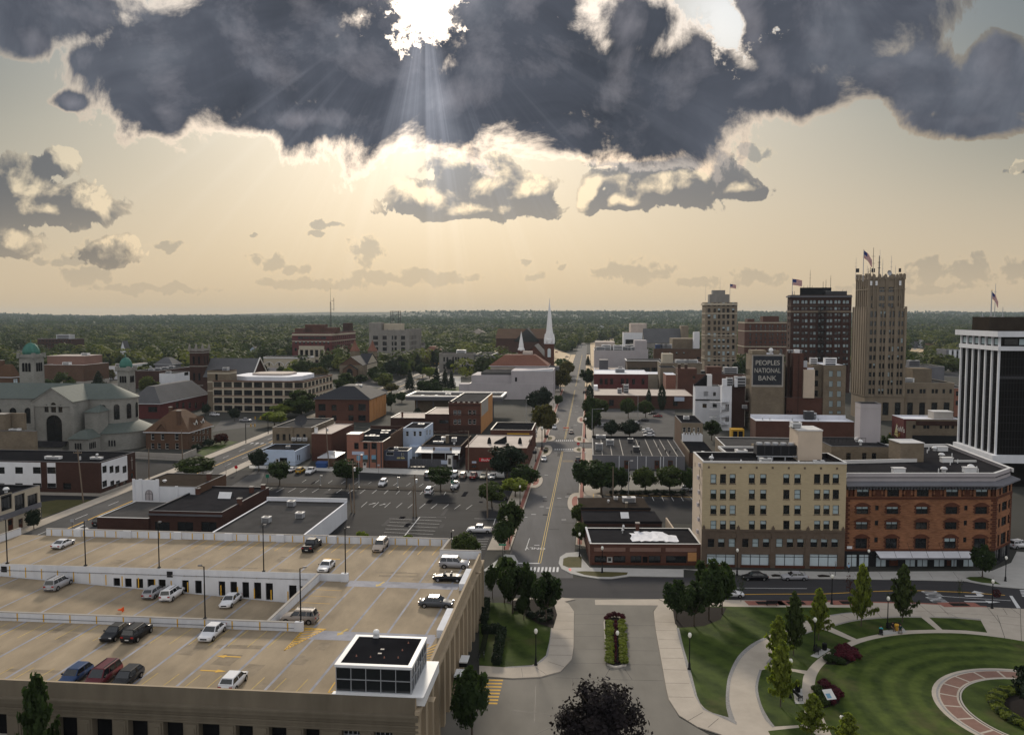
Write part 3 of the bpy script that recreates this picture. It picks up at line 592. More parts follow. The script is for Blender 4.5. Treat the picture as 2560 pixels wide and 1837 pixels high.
for e_ in(aD(zL,[(560,668),(720,622),(900,597),(1150,582),(1360,582)],4)+aD(zL,[(1360,576),(1150,575),(900,590),(720,614),(545,662)],4),aD(zL,[(1430,582),(1650,587),(1885,607)],3)+px(zL,(1885,600),(1650,580),(1420,576)),aD(zL,[(0,1000),(100,880),(240,770),(420,700)],4)+aD(zL,[(420,690),(230,762),(85,872),(-20,990)],4),aD(zL,[(560,560),(680,543),(790,535)],3)+px(zL,(790,540),(680,550),(560,570)),aD(zL,[(-55,1050),(-90,1200),(-60,1350),(0,1470),(60,1550)],4)+aD(zL,[(40,1560),(-35,1475),(-85,1350),(-115,1200),(-75,1045)],4)):al('cobble_edging',e_,.141,'cobble')
bT=aD(zL,[(600,1700),(480,1450),(425,1300),(415,1180),(440,1080),(520,980),(680,870),(880,790),(1150,740),(1450,722),(1750,728),(2060,762),(2268,795)],5)+[gp(2900,1700),gp(2900,2000)]
az('lawn',bT,.137,'lawnring')
C0=CIRC
RO=hypot(gp(*zL(1450,1260))[0]-C0[0],gp(*zL(1450,1260))[1]-C0[1])
def a8(name,r0,r1,z,m_,seg=64):
 mb=MB()
 for i in cO(seg):a,b=2*pi*i/seg,2*pi*(i+1)/seg;P=lambda r,t:(C0[0]+r*cos(t),C0[1]+r*sin(t),z);mb.I([P(r0,a),P(r1,a),P(r1,b),P(r0,b)],m_)
 return aH(mb,name)
a8('ring_path',RO-3.4,RO,.146,'pave')
a8('ring_paver_path',RO-2.85,RO-.95,.150,'paverpk')
mb=MB()
for i in cO(22):a=2*pi*i/22+.1;ao(mb,(C0[0]+(RO-3.)*cos(a),C0[1]+(RO-3.)*sin(a)),(C0[0]+(RO-.9)*cos(a),C0[1]+(RO-.9)*sin(a)),.3,.154,'pave')
aH(mb,'paver_bands')
a8('kerb_ring',RO-.75,RO-.5,.150,'cobble')
a8('kerb_ring',RO-3.2,RO-3.1,.151,'frame')
mb=MB()
mb.am([(RO-3.4,.05),(RO-3.4,.2),(RO-3.2,.2)],C0,64,'kerb')
aH(mb,'kerb_ring')
a8('centre_lawn',.0,RO-3.4,.16,'lawn')
for pts in(px(zL,(375,925),(500,850),(560,868),(440,945)),px(zL,(220,1220),(300,1215),(320,1350),(240,1350)),px(zL,(1020,700),(1200,680),(1230,715),(1000,745))):al('bench_pad_path',pts,.146,'pavegr')
WIN={}
def aO(w,h,ar,aN='glass'):
 key=(round(w,2),round(h,2),ar,aN)
 if key in WIN:return WIN[key]
 mb=MB();fr='framewh' if 'w' in ar.split('_')[-1:]else 'frame';aV=ar.split('_')[0];t=min(.09,w*.12);a=w/2
 if aV in('sash','sashb','sashf','fixed','pair','pairb','grid','gridb'):
  for x0,x1,z0,z1 in((-a,-a+t,0,h),(a-t,a,0,h),(-a+t,a-t,0,t),(-a+t,a-t,h-t,h)):mb.box(x0,x1,.0,.1,z0,z1,fr)
  if aV in('sash','sashb','sashf','pair','pairb'):mb.box(-a+t,a-t,.02,.09,h*.5-t*.4,h*.5+t*.4,fr)
  if aV in('pair','pairb'):mb.box(-t*.6,t*.6,.01,.1,t,h-t,fr)
  if aV in('grid','gridb'):
   for i in(1,2):mb.box(-a+w*i/3-.03,-a+w*i/3+.03,.02,.09,t,h-t,fr);mb.box(-a+t,a-t,.025,.085,h*i/3-.03,h*i/3+.03,fr)
  g=aN
  if aV in('sashb','pairb'):k=.42;mb.I([(-a+t,.06,t),(a-t,.06,t),(a-t,.06,h*(1-k)),(-a+t,.06,h*(1-k))],g);mb.I([(-a+t,.06,h*(1-k)),(a-t,.06,h*(1-k)),(a-t,.06,h-t),(-a+t,.06,h-t)],'blind')
  elif aV in('sashf','gridb'):mb.I([(-a+t,.06,t),(a-t,.06,t),(a-t,.06,h-t),(-a+t,.06,h-t)],'blind')
  else:mb.I([(-a+t,.06,t),(a-t,.06,t),(a-t,.06,h-t),(-a+t,.06,h-t)],g)
 elif aV=='arch':
  hs=h-a;pts=[(-a,.06,0),(a,.06,0)]+[(a*cos(pi*i/8),.06,hs+a*sin(pi*i/8))for i in cO(9)];mb.I(pts,aN)
  for i in cO(8):p=[(a*k*cos(pi*j/8),.0,hs+a*k*sin(pi*j/8))for j in(i,i+1)for k in(1.,1.-t/a)];mb.I([p[1],p[0],p[2],p[3]],fr)
  mb.box(-a,-a+t,0,.07,0,hs,fr);mb.box(a-t,a,0,.07,0,hs,fr);mb.box(-.04,.04,.01,.07,0,h-t,fr);mb.box(-a+t,a-t,.01,.07,hs-.04,hs+.04,fr)
  if h>3.5:
   for q in(.33,.66):mb.box(-a+t,a-t,.01,.07,hs*q-.04,hs*q+.04,fr)
 elif aV in('shop','shopb'):
  n_=max(2,round(w/1.7))
  for x0,x1,z0,z1 in((-a,-a+t,0,h),(a-t,a,0,h),(-a+t,a-t,0,t),(-a+t,a-t,h-t,h)):mb.box(x0,x1,.0,.1,z0,z1,fr)
  for i in cO(1,n_):mb.box(-a+w*i/n_-.05,-a+w*i/n_+.05,.01,.1,t,h-t,fr)
  if h>2.2:mb.box(-a+t,a-t,.015,.1,h*.78-.05,h*.78+.05,fr)
  mb.I([(-a+t,.06,t),(a-t,.06,t),(a-t,.06,h-t),(-a+t,.06,h-t)],'shopblind' if ar.endswith('b')else aN)
 elif aV in('door','doorw','doorr'):mb.box(-a,a,0,.08,0,h,'framewh' if ar.endswith('w')else('redtrim' if ar.endswith('r')else 'frame'));mb.box(-a*.6,a*.6,-.015,.02,h*.45,h*.88,aN)
 elif aV=='open':mb.I([(-a,.1,0),(a,.1,0),(a,.1,h),(-a,.1,h)],'dark');mb.box(-a,a,.0,.08,0,.06,fr)
 me=bpy.data.meshes.new('window');me.from_pydata(mb.v,[],mb.f)
 for q in mb.be:me.materials.append(q)
 me.polygons.foreach_set('material_index',mb.m);me.update();WIN[key]=me;return me
def aJ(mb,L,z0,z1,ak,P,m_,depth=.22,mrev=None):
 us=sorted({.0,L}|{round(h[0],4)for h in ak}|{round(h[1],4)for h in ak});zs=sorted({z0,z1}|{round(h[2],4)for h in ak}|{round(h[3],4)for h in ak});us=[u for u in us if-1e-6<=u<=L+1e-6];zs=[z for z in zs if z0-1e-6<=z<=z1+1e-6]
 for j in cO(len(zs)-1):
  zc=(zs[j]+zs[j+1])/2;row=[h for h in ak if h[2]<zc<h[3]];i=0;run=None
  for i in cO(len(us)-1):
   uc=(us[i]+us[i+1])/2
   if any(h[0]<uc<h[1]for h in row):
    if run is not None:mb.I([P(run,0,zs[j]),P(us[i],0,zs[j]),P(us[i],0,zs[j+1]),P(run,0,zs[j+1])],m_);run=None
   elif run is None:run=us[i]
  if run is not None:mb.I([P(run,0,zs[j]),P(L,0,zs[j]),P(L,0,zs[j+1]),P(run,0,zs[j+1])],m_)
 r=mrev or m_
 for(a,b,c,d)in[h[:4]for h in ak]:q=-depth;mb.I([P(a,0,c),P(b,0,c),P(b,q,c),P(a,q,c)],r);mb.I([P(a,q,d),P(b,q,d),P(b,0,d),P(a,0,d)],r);mb.I([P(a,0,c),P(a,q,c),P(a,q,d),P(a,0,d)],r);mb.I([P(b,q,c),P(b,0,c),P(b,0,d),P(b,q,d)],r)
def au(px_,py_,d,u,z):k=(u-1280.)/F;c=k*(H-z)*SP;return(k*CP*py_+c-px_)/(d[0]-k*CP*d[1])
class Bld:
 def __init__(s,name,label,near,uf,us=None,d=None,ac=None,h=None,ang=G,Z='brick',K='roofdk',par=.5,cap='cap',cat='building',aE=None,b2=None,aV=None,group=None,z0=.0):
  uc,Y=near;s.ex,s.ey=(cos(ang),-sin(ang)),(sin(ang),cos(ang))
  if h is None:h=aa(ac,Y)
  zr=h if b2 is None else b2;X=xat(uc,Y,zr);w=au(X,Y,s.ex,uf,zr)
  if d is None:d=au(X,Y,s.ey,us,zr)
  s.W,s.D,s.H,s.par=abs(w),abs(d),h,par;s.left=w<0;ox,oy=(X,Y)if w>0 else(X+s.ex[0]*w,Y+s.ex[1]*w);s.Z,s.K,s.cap,s.aE=Z,K,cap,aE;s.O=aq(name,label,cat,(ox,oy,z0),-ang,group);s.ang=ang;s.ak={k:[]for k in 'FLRB'};s.a4=[];s.z0=z0
 def L(s,f):return s.W if f in 'FB' else s.D
 def P(s,f):W,D=s.W,s.D;return{'F':lambda u,o,z:(u,-o,z),'B':lambda u,o,z:(W-u,D+o,z),'R':lambda u,o,z:(W+o,u,z),'L':lambda u,o,z:(-o,D-u,z)}[f]
 def win(s,f,u,z,w,h,ar='sash',rec=.16,aN='glass',nm='window'):
  L=s.L(f)
  if u-w/2<.05 or u+w/2>L-.05:return
  s.ak[f].append((u-w/2,u+w/2,z,z+h));s.a4.append((f,u,z,w,h,ar,rec,aN,nm))
 def aQ(s,f,nx,zs,w,h,ar='sash',m0=None,m1=None,aN='glass',us=None,a5=.0,rec=.16):
  L=s.L(f)
  if us is None:m0=w if m0 is None else m0;m1=m0 if m1 is None else m1;us=[m0+(L-m0-m1)*(i/(nx-1)if nx>1 else .5)for i in cO(nx)]
  for z in zs:
   for u in us:
    st_=ar
    if a5 and R.random()<a5:st_=R.choice([ar+'b',ar+'b',ar+'f'])if ar=='sash' else ar+'b'
    s.win(f,u,z,w,h,st_,rec,aN)
 def ad(s,name,mb,m_=None):return mb.obj(name,m_,s.O)
 def box(s,name,x0,x1,y0,y1,z0,z1,m_):mb=MB();mb.box(x0,x1,y0,y1,z0,z1,m_);return s.ad(name,mb)
 def aA(s,name,z0,z1,m_,o=.12,faces='FLR'):
  mb=MB();W,D=s.W,s.D
  if 'F' in faces:mb.box(-o if 'L' in faces else 0,W+o if 'R' in faces else W,-o,.002,z0,z1,m_)
  if 'L' in faces:mb.box(-o,-.002,.002,D,z0,z1,m_)
  if 'R' in faces:mb.box(W+.002,W+o,.002,D,z0,z1,m_)
  return s.ad(name,mb)
 def an(s,f,name,u0,u1,z0,z1,m_,o=.03):mb=MB();P=s.P(f);a,b=P(u0,.0,0),P(u1,o,0);mb.box(min(a[0],b[0]),max(a[0],b[0]),min(a[1],b[1]),max(a[1],b[1]),z0,z1,m_);return s.ad(name,mb)
 def ah(s,x,y,w,d,h,m_='metal',name='rooftop_unit',zb=None):
  zb=s.H-s.par if zb is None else zb;mb=MB();mb.box(x-w/2,x+w/2,y-d/2,y+d/2,zb+.25,zb+h,m_);mb.box(x-w/2-.06,x+w/2+.06,y-d/2-.06,y+d/2+.06,zb+h,zb+h+.08,'cap');mb.box(x-w*.4,x+w*.4,y-d*.4,y+d*.4,zb,zb+.25,'darkmetal');mb.ae((x,y,zb+h+.08),(x,y,zb+h+.16),min(w,d)*.33,n_=10,m_='darkmetal')
  for i in cO(3):z_=zb+.35+(h-.5)*i/3;mb.box(x-w*.42,x+w*.42,y-d/2-.02,y-d/2,z_,z_+(h-.5)*.2,'darkmetal')
  return s.ad(name,mb)
 def aS(s,x,y,r=.35,h=.8,m_='whitemetal',name='roof_vent',zb=None):zb=s.H-s.par if zb is None else zb;mb=MB();mb.am([(r*.6,zb),(r*.6,zb+h*.5),(r*1.15,zb+h*.5),(r*1.1,zb+h*.75),(r*.6,zb+h),(.01,zb+h*1.05)],(x,y),10,m_);return s.ad(name,mb)
 def aC(s,x,y,w,d,h,m_='brick',zb=None,name='chimney'):zb=s.H-s.par if zb is None else zb;mb=MB();mb.box(x-w/2,x+w/2,y-d/2,y+d/2,zb,zb+h,m_);mb.box(x-w/2-.1,x+w/2+.1,y-d/2-.1,y+d/2+.1,zb+h,zb+h+.18,'concgr');return s.ad(name,mb)
 def ab(s,walls='FLRB',K=True,wall_top=None):
  W,D,Hh,p=s.W,s.D,s.H if wall_top is None else wall_top,s.par;mb=MB()
  for f in 'FLRB':aJ(mb,s.L(f),-.2,Hh,s.ak[f],s.P(f),(s.aE if(f=='F' and s.aE)else(s.Z[f]if isinstance(s.Z,dict)else s.Z)))
  t=.28
  if K:wm=s.Z['F']if isinstance(s.Z,dict)else s.Z;zr=Hh-p;mb.I([(t,t,Hh),(W-t,t,Hh),(W-t,t,zr),(t,t,zr)],s.K);mb.I([(W-t,D-t,Hh),(t,D-t,Hh),(t,D-t,zr),(W-t,D-t,zr)],s.K);mb.I([(t,D-t,Hh),(t,t,Hh),(t,t,zr),(t,D-t,zr)],s.K);mb.I([(W-t,t,Hh),(W-t,D-t,Hh),(W-t,D-t,zr),(W-t,t,zr)],s.K)
  s.ad('wall',mb)
  if K:
   m2=MB();m2.I([(t,t,zr),(W-t,t,zr),(W-t,D-t,zr),(t,D-t,zr)],s.K);s.ad('roof',m2);m3=MB();e=.05
   for(x0,x1,y0,y1)in((-e,W+e,-e,t+e),(-e,W+e,D-t-e,D+e),(-e,t+e,t+e,D-t-e),(W-t-e,W+e,t+e,D-t-e)):m3.box(x0,x1,y0,y1,Hh,Hh+.07,s.cap)
   s.ad('coping',m3)
  if s.a4:
   bA=list(cO(len(s.a4)));ce=set(bA)
   if len(bA)>96:bA.sort(key=lambda i:(s.a4[i][0]!='F',-s.a4[i][3]*s.a4[i][4]));ce=set(bA[:96])
   bh=MB();be=[]
   for i,(f,u,z,w,h,ar,rec,aN,nm)in cQ(s.a4):
    me=aO(w,h,ar,aN);P=s.P(f);rz={'F':0,'R':pi/2,'L':-pi/2,'B':pi}[f];loc=P(u,-rec,z)
    if i in ce:o=onew('door' if ar.startswith('door')else nm,me,s.O,loc,rz)
    else:
     mt=Matrix.Translation(loc)@Matrix.Rotation(rz,4,'Z');k0=len(bh.v);bh.v+=[tuple(mt@v.co)for v in me.vertices]
     for p_ in me.polygons:bh.f.append(tuple(j+k0 for j in p_.vertices));bh.m.append(bh.mi(me.materials[p_.material_index]));bh.sm.append(False)
   if bh.f:o=s.ad('window',bh);o['kind']='stuff'
  return s
 def bq(s,aK,axis='x',m_='shinglegr',bs=.4,x0=0,x1=None,y0=0,y1=None,ze=None,gm=None,name='roof'):
  x1=s.W if x1 is None else x1;y1=s.D if y1 is None else y1;ze=s.H if ze is None else ze;mb=MB();o=bs
  if axis=='x':yc=(y0+y1)/2;sl=(aK-ze)/((y1-y0)/2);mb.I([(x0-o,y0-o,ze-o*sl),(x1+o,y0-o,ze-o*sl),(x1+o,yc,aK),(x0-o,yc,aK)],m_);mb.I([(x1+o,y1+o,ze-o*sl),(x0-o,y1+o,ze-o*sl),(x0-o,yc,aK),(x1+o,yc,aK)],m_);g=[[(x0,y0,ze),(x0,yc,aK-.05),(x0,y1,ze)][::-1],[(x1,y0,ze),(x1,y1,ze),(x1,yc,aK-.05)]]
  else:xc=(x0+x1)/2;sl=(aK-ze)/((x1-x0)/2);mb.I([(x0-o,y0-o,ze-o*sl),(xc,y0-o,aK),(xc,y1+o,aK),(x0-o,y1+o,ze-o*sl)][::-1],m_);mb.I([(x1+o,y0-o,ze-o*sl),(xc,y0-o,aK),(xc,y1+o,aK),(x1+o,y1+o,ze-o*sl)],m_);g=[[(x0,y0,ze),(x1,y0,ze),(xc,y0,aK-.05)],[(x1,y1,ze),(x0,y1,ze),(xc,y1,aK-.05)]]
  r_=s.ad(name,mb);sol=r_.modifiers.new('thick','SOLIDIFY');sol.thickness=.18;m2=MB()
  for q in g:m2.I(q,gm or(s.Z if not isinstance(s.Z,dict)else s.Z['F']))
  s.ad('gable',m2);return r_
 def bu(s,aK,m_='shinglegr',bs=.6,aY=None,x0=0,x1=None,y0=0,y1=None,ze=None,name='roof',bS='white'):
  x1=s.W if x1 is None else x1;y1=s.D if y1 is None else y1;ze=s.H if ze is None else ze;x0,x1,y0,y1=x0-bs,x1+bs,y0-bs,y1+bs;w,d=x1-x0,y1-y0;k=(min(w,d)/2-.01)if aY is None else aY;mb=MB();a=[(x0,y0,ze),(x1,y0,ze),(x1,y1,ze),(x0,y1,ze)];b=[(x0+k,y0+k,aK),(x1-k,y0+k,aK),(x1-k,y1-k,aK),(x0+k,y1-k,aK)]
  for i in cO(4):j=(i+1)%4;mb.I([a[i],a[j],b[j],b[i]],m_)
  mb.I(b,m_);mb.box(x0,x1,y0,y1,ze-.3,ze-.02,bS);return s.ad(name,mb)
def _col(s,f,u,z):
 ox,oy=s.O.location.x,s.O.location.y
 if f=='F':return au(ox,oy,s.ex,u,z)
 if f=='R':return au(ox+s.ex[0]*s.W,oy+s.ex[1]*s.W,s.ey,u,z)
 return s.D-au(ox,oy,s.ey,u,z)
def _pz(s,f,l,v):p=s.P(f)(l,0,0);Y=s.O.location.y+s.ex[1]*p[0]+s.ey[1]*p[1];return aa(v,Y)
def _pg(s,f,z,xs,ys,ar='sash',a5=.0,aN='glass',rec=.16,bL=.0,nm='window'):
 for(ya,yb)in ys:
  for(xa,xb)in xs:
   if bL and R.random()<bL:continue
   ua,va=z(xa,ya);ub,vb=z(xb,yb);zg=s.H*.5
   for _ in cO(3):la,lb=_col(s,f,ua,zg),_col(s,f,ub,zg);l=(la+lb)/2;z1,z0=_pz(s,f,l,va),_pz(s,f,l,vb);zg=(z0+z1)/2
   w=abs(lb-la);st_=ar
   if a5 and R.random()<a5:st_=R.choice(['sashb','sashb','sashf'])if ar=='sash' else ar+'b'
   s.win(f,l,max(z0,.05),w,z1-max(z0,.05),st_,rec,aN,nm)
 return s
Bld.pg=_pg
Bld.col=_col
def rng(a,b,n_,w):return[(a+(b-a-w)*i/max(n_-1,1),a+(b-a-w)*i/max(n_-1,1)+w)for i in cO(n_)]
def bH(s,x,y,h,zb=None,r=.09,m_='metal',name='antenna'):
 zb=s.H-s.par if zb is None else zb;mb=MB();mb.ae((x,y,zb),(x,y,zb+h),r,r*.5,6,m_);mb.box(x-r*3,x+r*3,y-r*3,y+r*3,zb,zb+.15,m_)
 for q in(.55,.75):mb.ae((x-h*.05,y,zb+h*q),(x+h*.05,y,zb+h*q),r*.5,n_=4,m_=m_)
 return s.ad(name,mb)
M['flagred']=mat('flag_red',(.40,.03,.05),.8,0)
M['flagwhite']=mat('flag_white',(.60,.58,.55),.8,0)
M['flagblue']=mat('flag_blue',(.03,.04,.16),.8,0)
def bc(loc,h,fw,label,limp=.0):
 fw*=.72;r=aq('flagpole',label,'flagpole',loc);mb=MB();mb.ae((0,0,0),(0,0,h),.2,.14,8,'metal');mb.am([(.01,h),(.14,h+.12),(.01,h+.26)],(0,0),8,'yellow');mb.box(-.3,.3,-.3,.3,0,.2,'concgr');mb.obj('pole',None,r);fh=fw*.58;mb=MB();nx=10
 def q(i,j):x=fw*i/nx;wv=.16*fw*.3*sin(i*.9);z=h-.3-fh*j/13-limp*(x**1.4)/(fw**.4);return(.08+x*(1-.45*limp),wv,z)
 for i in cO(nx):
  for j in cO(13):c='flagblue' if(i<4 and j<7)else('flagred' if j%2==0 else 'flagwhite');mb.I([q(i,j+1),q(i+1,j+1),q(i+1,j),q(i,j)],c)
 mb.obj('flag',None,r);return r
def bR():
 Y0=288.;u0=zA(640,0)[0];X0=xat(u0,Y0,18.5);O=aq('cathedral','pale stone cathedral with grey slate roofs, round apse and two green copper domes','cathedral',(X0,Y0,0),-G);uf=zA(285,0)[0];Wt=abs(au(X0,Y0,EX,uf,18.5));ze,zr=18.4,23.2;n0,n1=9.5,27.5;yc=(n0+n1)/2;mb=MB();Pf=lambda u,o,z:(-Wt+u,-o,z);ak=[];cx=Wt*.52;hw=3.;zw0,zw1=2.8+1.2,10.5;ak.append((cx-hw,cx+hw,zw0,zw1+hw));trip=[(cx-2.6,.8,14.4,17.2),(cx,1.,14.4,18.),(cx+2.6,.8,14.4,17.2)]
 for(c,w,a,b)in trip:ak.append((c-w,c+w,a,b))
 aJ(mb,Wt,-.2,ze,ak,Pf,'stone',.5);mb.I([(-Wt,0,ze),(0,0,ze),(-Wt/2,0,zr)],'stone');mb.I([(0,0,-.2),(0,n0,-.2),(0,n0,ze),(0,0,ze)],'stone');mb.I([(-Wt,n0,-.2),(-Wt,0,-.2),(-Wt,0,ze),(-Wt,n0,ze)],'stone')
 for(c,w,a,b)in[(cx,hw,zw0,zw1+hw)]+trip:
  zs=b-w
  for sgn in(-1,1):pts=[Pf(c+sgn*w,.0,zs)]+[Pf(c+sgn*w*cos(t),.0,zs+w*sin(t))for t in np.linspace(0,pi/2,7)]+[Pf(c+sgn*w,.0,b)];mb.I(pts if sgn<0 else pts[::-1],'stone')
 Ln=95;P1=lambda u,o,z:(-Wt-Ln+u,n0-o,z);nh=[]
 for k in cO(7):c=Ln-2.8-k*5.9;nh.append((c-1.4,c+1.4,9.,14.8))
 aJ(mb,Ln,-.2,ze,nh,P1,'stone',.5)
 for(a,b,z0,z1)in nh:
  w,c=(b-a)/2,(a+b)/2
  for sgn in(-1,1):pts=[P1(c+sgn*w,.0,z1-w)]+[P1(c+sgn*w*cos(t),.0,z1-w+w*sin(t))for t in np.linspace(0,pi/2,7)]+[P1(c+sgn*w,.0,z1)];mb.I(pts if sgn<0 else pts[::-1],'stone')
 cxa=au(X0+EY[0]*yc,Y0+EY[1]*yc,EX,zA(985,0)[0],zr);r=(n1-n0)/2;mb.I([(0,n0,-.2),(cxa,n0,-.2),(cxa,n0,ze),(0,n0,ze)],'stone');N_=28
 for i in cO(N_):a,b=-pi/2+pi*i/N_,-pi/2+pi*(i+1)/N_;q=lambda t,z,k=1.:(cxa+r*k*cos(t),yc+r*k*sin(t),z);mb.I([q(a,-.2),q(b,-.2),q(b,ze),q(a,ze)],'stone');mb.I([q(a,ze,1.02),q(b,ze,1.02),q(b,ze-.8,1.02),q(a,ze-.8,1.02)][::-1],'stone')
 for sgn in(-1,1):xa=0 if sgn>0 else-Wt;mb.I([(xa,-.25,ze),(-Wt/2,-.25,zr),(-Wt/2,-.25,zr-.6),(xa,-.25,ze-.6)][::-sgn],'stone')
 mb.box(-Wt-.3,1.2,-.35,-.01,ze-1.9,ze-1.4,'stone')
 for xx in(-Wt-.5,-.7):mb.box(xx,xx+1.3,-.5,.8,-.2,ze-1.2,'stone')
 mb.obj('wall',None,O);m2=MB();o=.5;ym=n0;m2.I([(-Wt-o,-o,ze-.2),(-Wt/2,-o,zr),(-Wt/2,yc,zr),(-Wt-o,n0,ze-.2)][::-1],'copperroof');m2.I([(o,-o,ze-.2),(o,n0,ze-.2),(-Wt/2,yc,zr),(-Wt/2,-o,zr)][::-1],'copperroof');zn=zr;m2.I([(-Wt-Ln,n0-o,ze-.2),(-Wt-o,n0-o,ze-.2),(-Wt/2,yc,zn),(-Wt-Ln,yc,zn)],'copperroof');m2.I([(-Wt-Ln,n1+o,ze-.2),(cxa,n1+o,ze-.2),(cxa,yc,zn),(-Wt-Ln,yc,zn)][::-1],'copperroof');m2.I([(o,n0-o,ze-.2),(cxa,n0-o,ze-.2),(cxa,yc,zn),(-Wt/2,yc,zn)],'copperroof')
 for i in cO(N_):a,b=-pi/2+pi*i/N_,-pi/2+pi*(i+1)/N_;q=lambda t:(cxa+(r+o)*cos(t),yc+(r+o)*sin(t),ze-.2);m2.I([q(a),q(b),(cxa,yc,zn)],'copperroof')
 m2.obj('roof',None,O);m3=MB();r2,zl,zh=r+5.5,6.3,9.3
 for i in cO(N_):a,b=-pi/2+pi*i/N_,-pi/2+pi*(i+1)/N_;q=lambda t,rr_,z:(cxa+rr_*cos(t),yc+rr_*sin(t),z);m3.I([q(a,r2+.6,zl),q(b,r2+.6,zl),q(b,r-.1,zh),q(a,r-.1,zh)],'copperroof');m3.I([q(a,r2,-.2),q(b,r2,-.2),q(b,r2,zl),q(a,r2,zl)],'stone')
 y2=yc-r2;m3.I([(.5,y2-.6,zl),(cxa,y2-.6,zl),(cxa,n0-.0,zh),(.5,n0,zh)],'copperroof');m3.box(.4,cxa,y2,n0,-.2,zl-.05,'stone');m3.obj('ambulatory',None,O);m4=MB();m4.box(2.,7.2,3.6,n0-.02,-.2,14.2,'stone')
 for(x0,x1,y0,y1,z0,z1)in((1.5,7.7,3.1,10.,14.2,16.4),):xm=(x0+x1)/2;m4.I([(x0,y0,z0),(x1,y0,z0),(xm,n0,z1)],'copperroof');m4.I([(x1,y0,z0),(x1,y1,z0),(xm,n0,z1)],'copperroof');m4.I([(x0,y1,z0),(x0,y0,z0),(xm,n0,z1)],'copperroof')
 m4.obj('turret',None,O);m5=MB();m5.box(.5,7.6,-3.5,3.55,-.2,5.6,'stone');a=[(.0,-4,5.6),(8.1,-4,5.6),(8.1,3.59,5.6),(.0,3.59,5.6)];t_=[(3.,-.5,8.2),(5.,-.5,8.2),(5.,3.59,8.2),(3.,3.59,8.2)]
 for i in cO(4):j=(i+1)%4;m5.I([a[i],a[j],t_[j],t_[i]],'copperroof')
 m5.I(t_,'copperroof');m5.obj('sacristy',None,O);m6=MB();m6.box(-Wt+1,-2.5,-3.2,-.02,-.2,2.6,'stone');m6.I([(-Wt+.5,-3.7,2.6),(-2,-3.7,2.6),(-2,0,4.2),(-Wt+.5,0,4.2)],'roofdk');m6.obj('porch',None,O)
 def put(w,h,x,y,z,rz,ar='arch'):o_=onew('window',aO(w,h,ar),O,(x,y,z),rz)
 put(2*hw,zw1+hw-zw0,-Wt+cx,.4,zw0,0)
 for(c,w,a,b)in trip:put(2*w,b-a,-Wt+c,.4,a,0)
 for(a,b,z0,z1)in nh:put(b-a,z1-z0,-Wt-Ln+(a+b)/2,n0+.4,z0,0)
 for t in(-1.36,-.86,-.36,.14):put(1.9,5.6,cxa+(r+.12)*cos(t),yc+(r+.12)*sin(t),10.6,t+pi/2)
 for x in(2.2,3.1,4.,10,11,12):put(.6,2.2,x+.8,(-3.6 if x<8 else y2-.1),2.,0)
 for y in(-2.6,-1.6,-.6,.4):put(.6,2.2,7.72,y,2.,pi/2)
 def b5(zc,zl_,zr_,Y,zcor,zap,nm):
  u1=zA(zc,0)[0];hh=aa(zA(0,zcor)[1],Y);ap=aa(zA(0,zap)[1],Y);X=xat(u1,Y,hh);w=abs(au(X,Y,EX,zA(zl_,0)[0],hh));rx,ry=X-X0,Y-Y0;lx,ly=rx*EX[0]+ry*EX[1],rx*EY[0]+ry*EY[1];t=MB();x0,x1,y0,y1=lx-w,lx,ly,ly+w;t.box(x0,x1,y0,y1,-.2,hh-1.2,'stone');t.box(x0-.4,x1+.4,y0-.4,y1+.4,hh-1.2,hh,'stone')
  for cx_,cy_ in((x0,y0),(x1,y0),(x1,y1),(x0,y1)):t.box(cx_-.55,cx_+.55,cy_-.55,cy_+.55,hh-1.5,hh+.5,'stone')
  t.box(x0+.1,x1-.1,y0-.02,y0,hh-5.8,hh-5.5,'stone');T_o=t.obj('bell_tower',None,O);d_=MB();rr=w*.5;cx_,cy_=(x0+x1)/2,(y0+y1)/2;hd=ap-hh;d_.am([(rr*.96,hh-.1),(rr*.96,hh+.3)]+[(rr*.98*cos(a),hh+.3+(hd*.9)*sin(a))for a in np.linspace(0,1.5,9)]+[(.12,hh+hd),(.1,hh+hd+1.2),(.01,hh+hd+1.3)],(cx_,cy_),24,'dome')
  for i in cO(12):
   a=2*pi*i/12
   for k in cO(6):b0,b1=1.45*k/6,1.45*(k+1)/6;p=lambda b:(cx_+rr*1.*cos(b)*cos(a),cy_+rr*1.*cos(b)*sin(a),hh+.3+hd*.91*sin(b));d_.ae(p(b0),p(b1),.09,n_=4,m_='dome',caps=False)
  d_.obj('dome',None,T_o)
  for k in(-1,0,1):
   for f in 'FR':
    o_=onew('belfry_opening',aO(w*.16,3.4*w/6.,'arch','dark'),T_o);zz=hh-3.3-3.4*w/6.
    if f=='F':o_.location=(cx_+k*w*.21,y0-.12,zz)
    else:o_.location=(x1+.12,cy_+k*w*.21,zz);o_.rotation_euler=(0,0,pi/2)
 b5(295,165,390,320,375,272,'a');b5(1135,1035,1200,322,492,402,'b')
bR()
b=Bld('brick_office_building','two storey dark brick building with white wall panels and black flat roof beside the cathedral',(zE(880,0)[0],219),-170,us=zE(1195,0)[0],ac=zE(0,412)[1],Z='brickdk',K='roofbk',cap='capdk',par=.3)
P4=[(135,203),(292,365),(418,496),(-25,42),(-190,-110)]
b.pg('F',zE,P4,[(450,508),(592,642)],'sash')
b.pg('F',zE,[(558,628)],[(592,648)],'sash')
b.pg('R',zE,[(905,942),(968,1003),(1018,1055),(1083,1118)],[(440,500)],'sash')
b.pg('R',zE,[(905,945),(975,1010),(1025,1060),(1090,1122)],[(570,625)],'sash')
lF=[b.col('F',zE(x,0)[0],6)for x in(-200,362,418,494)]
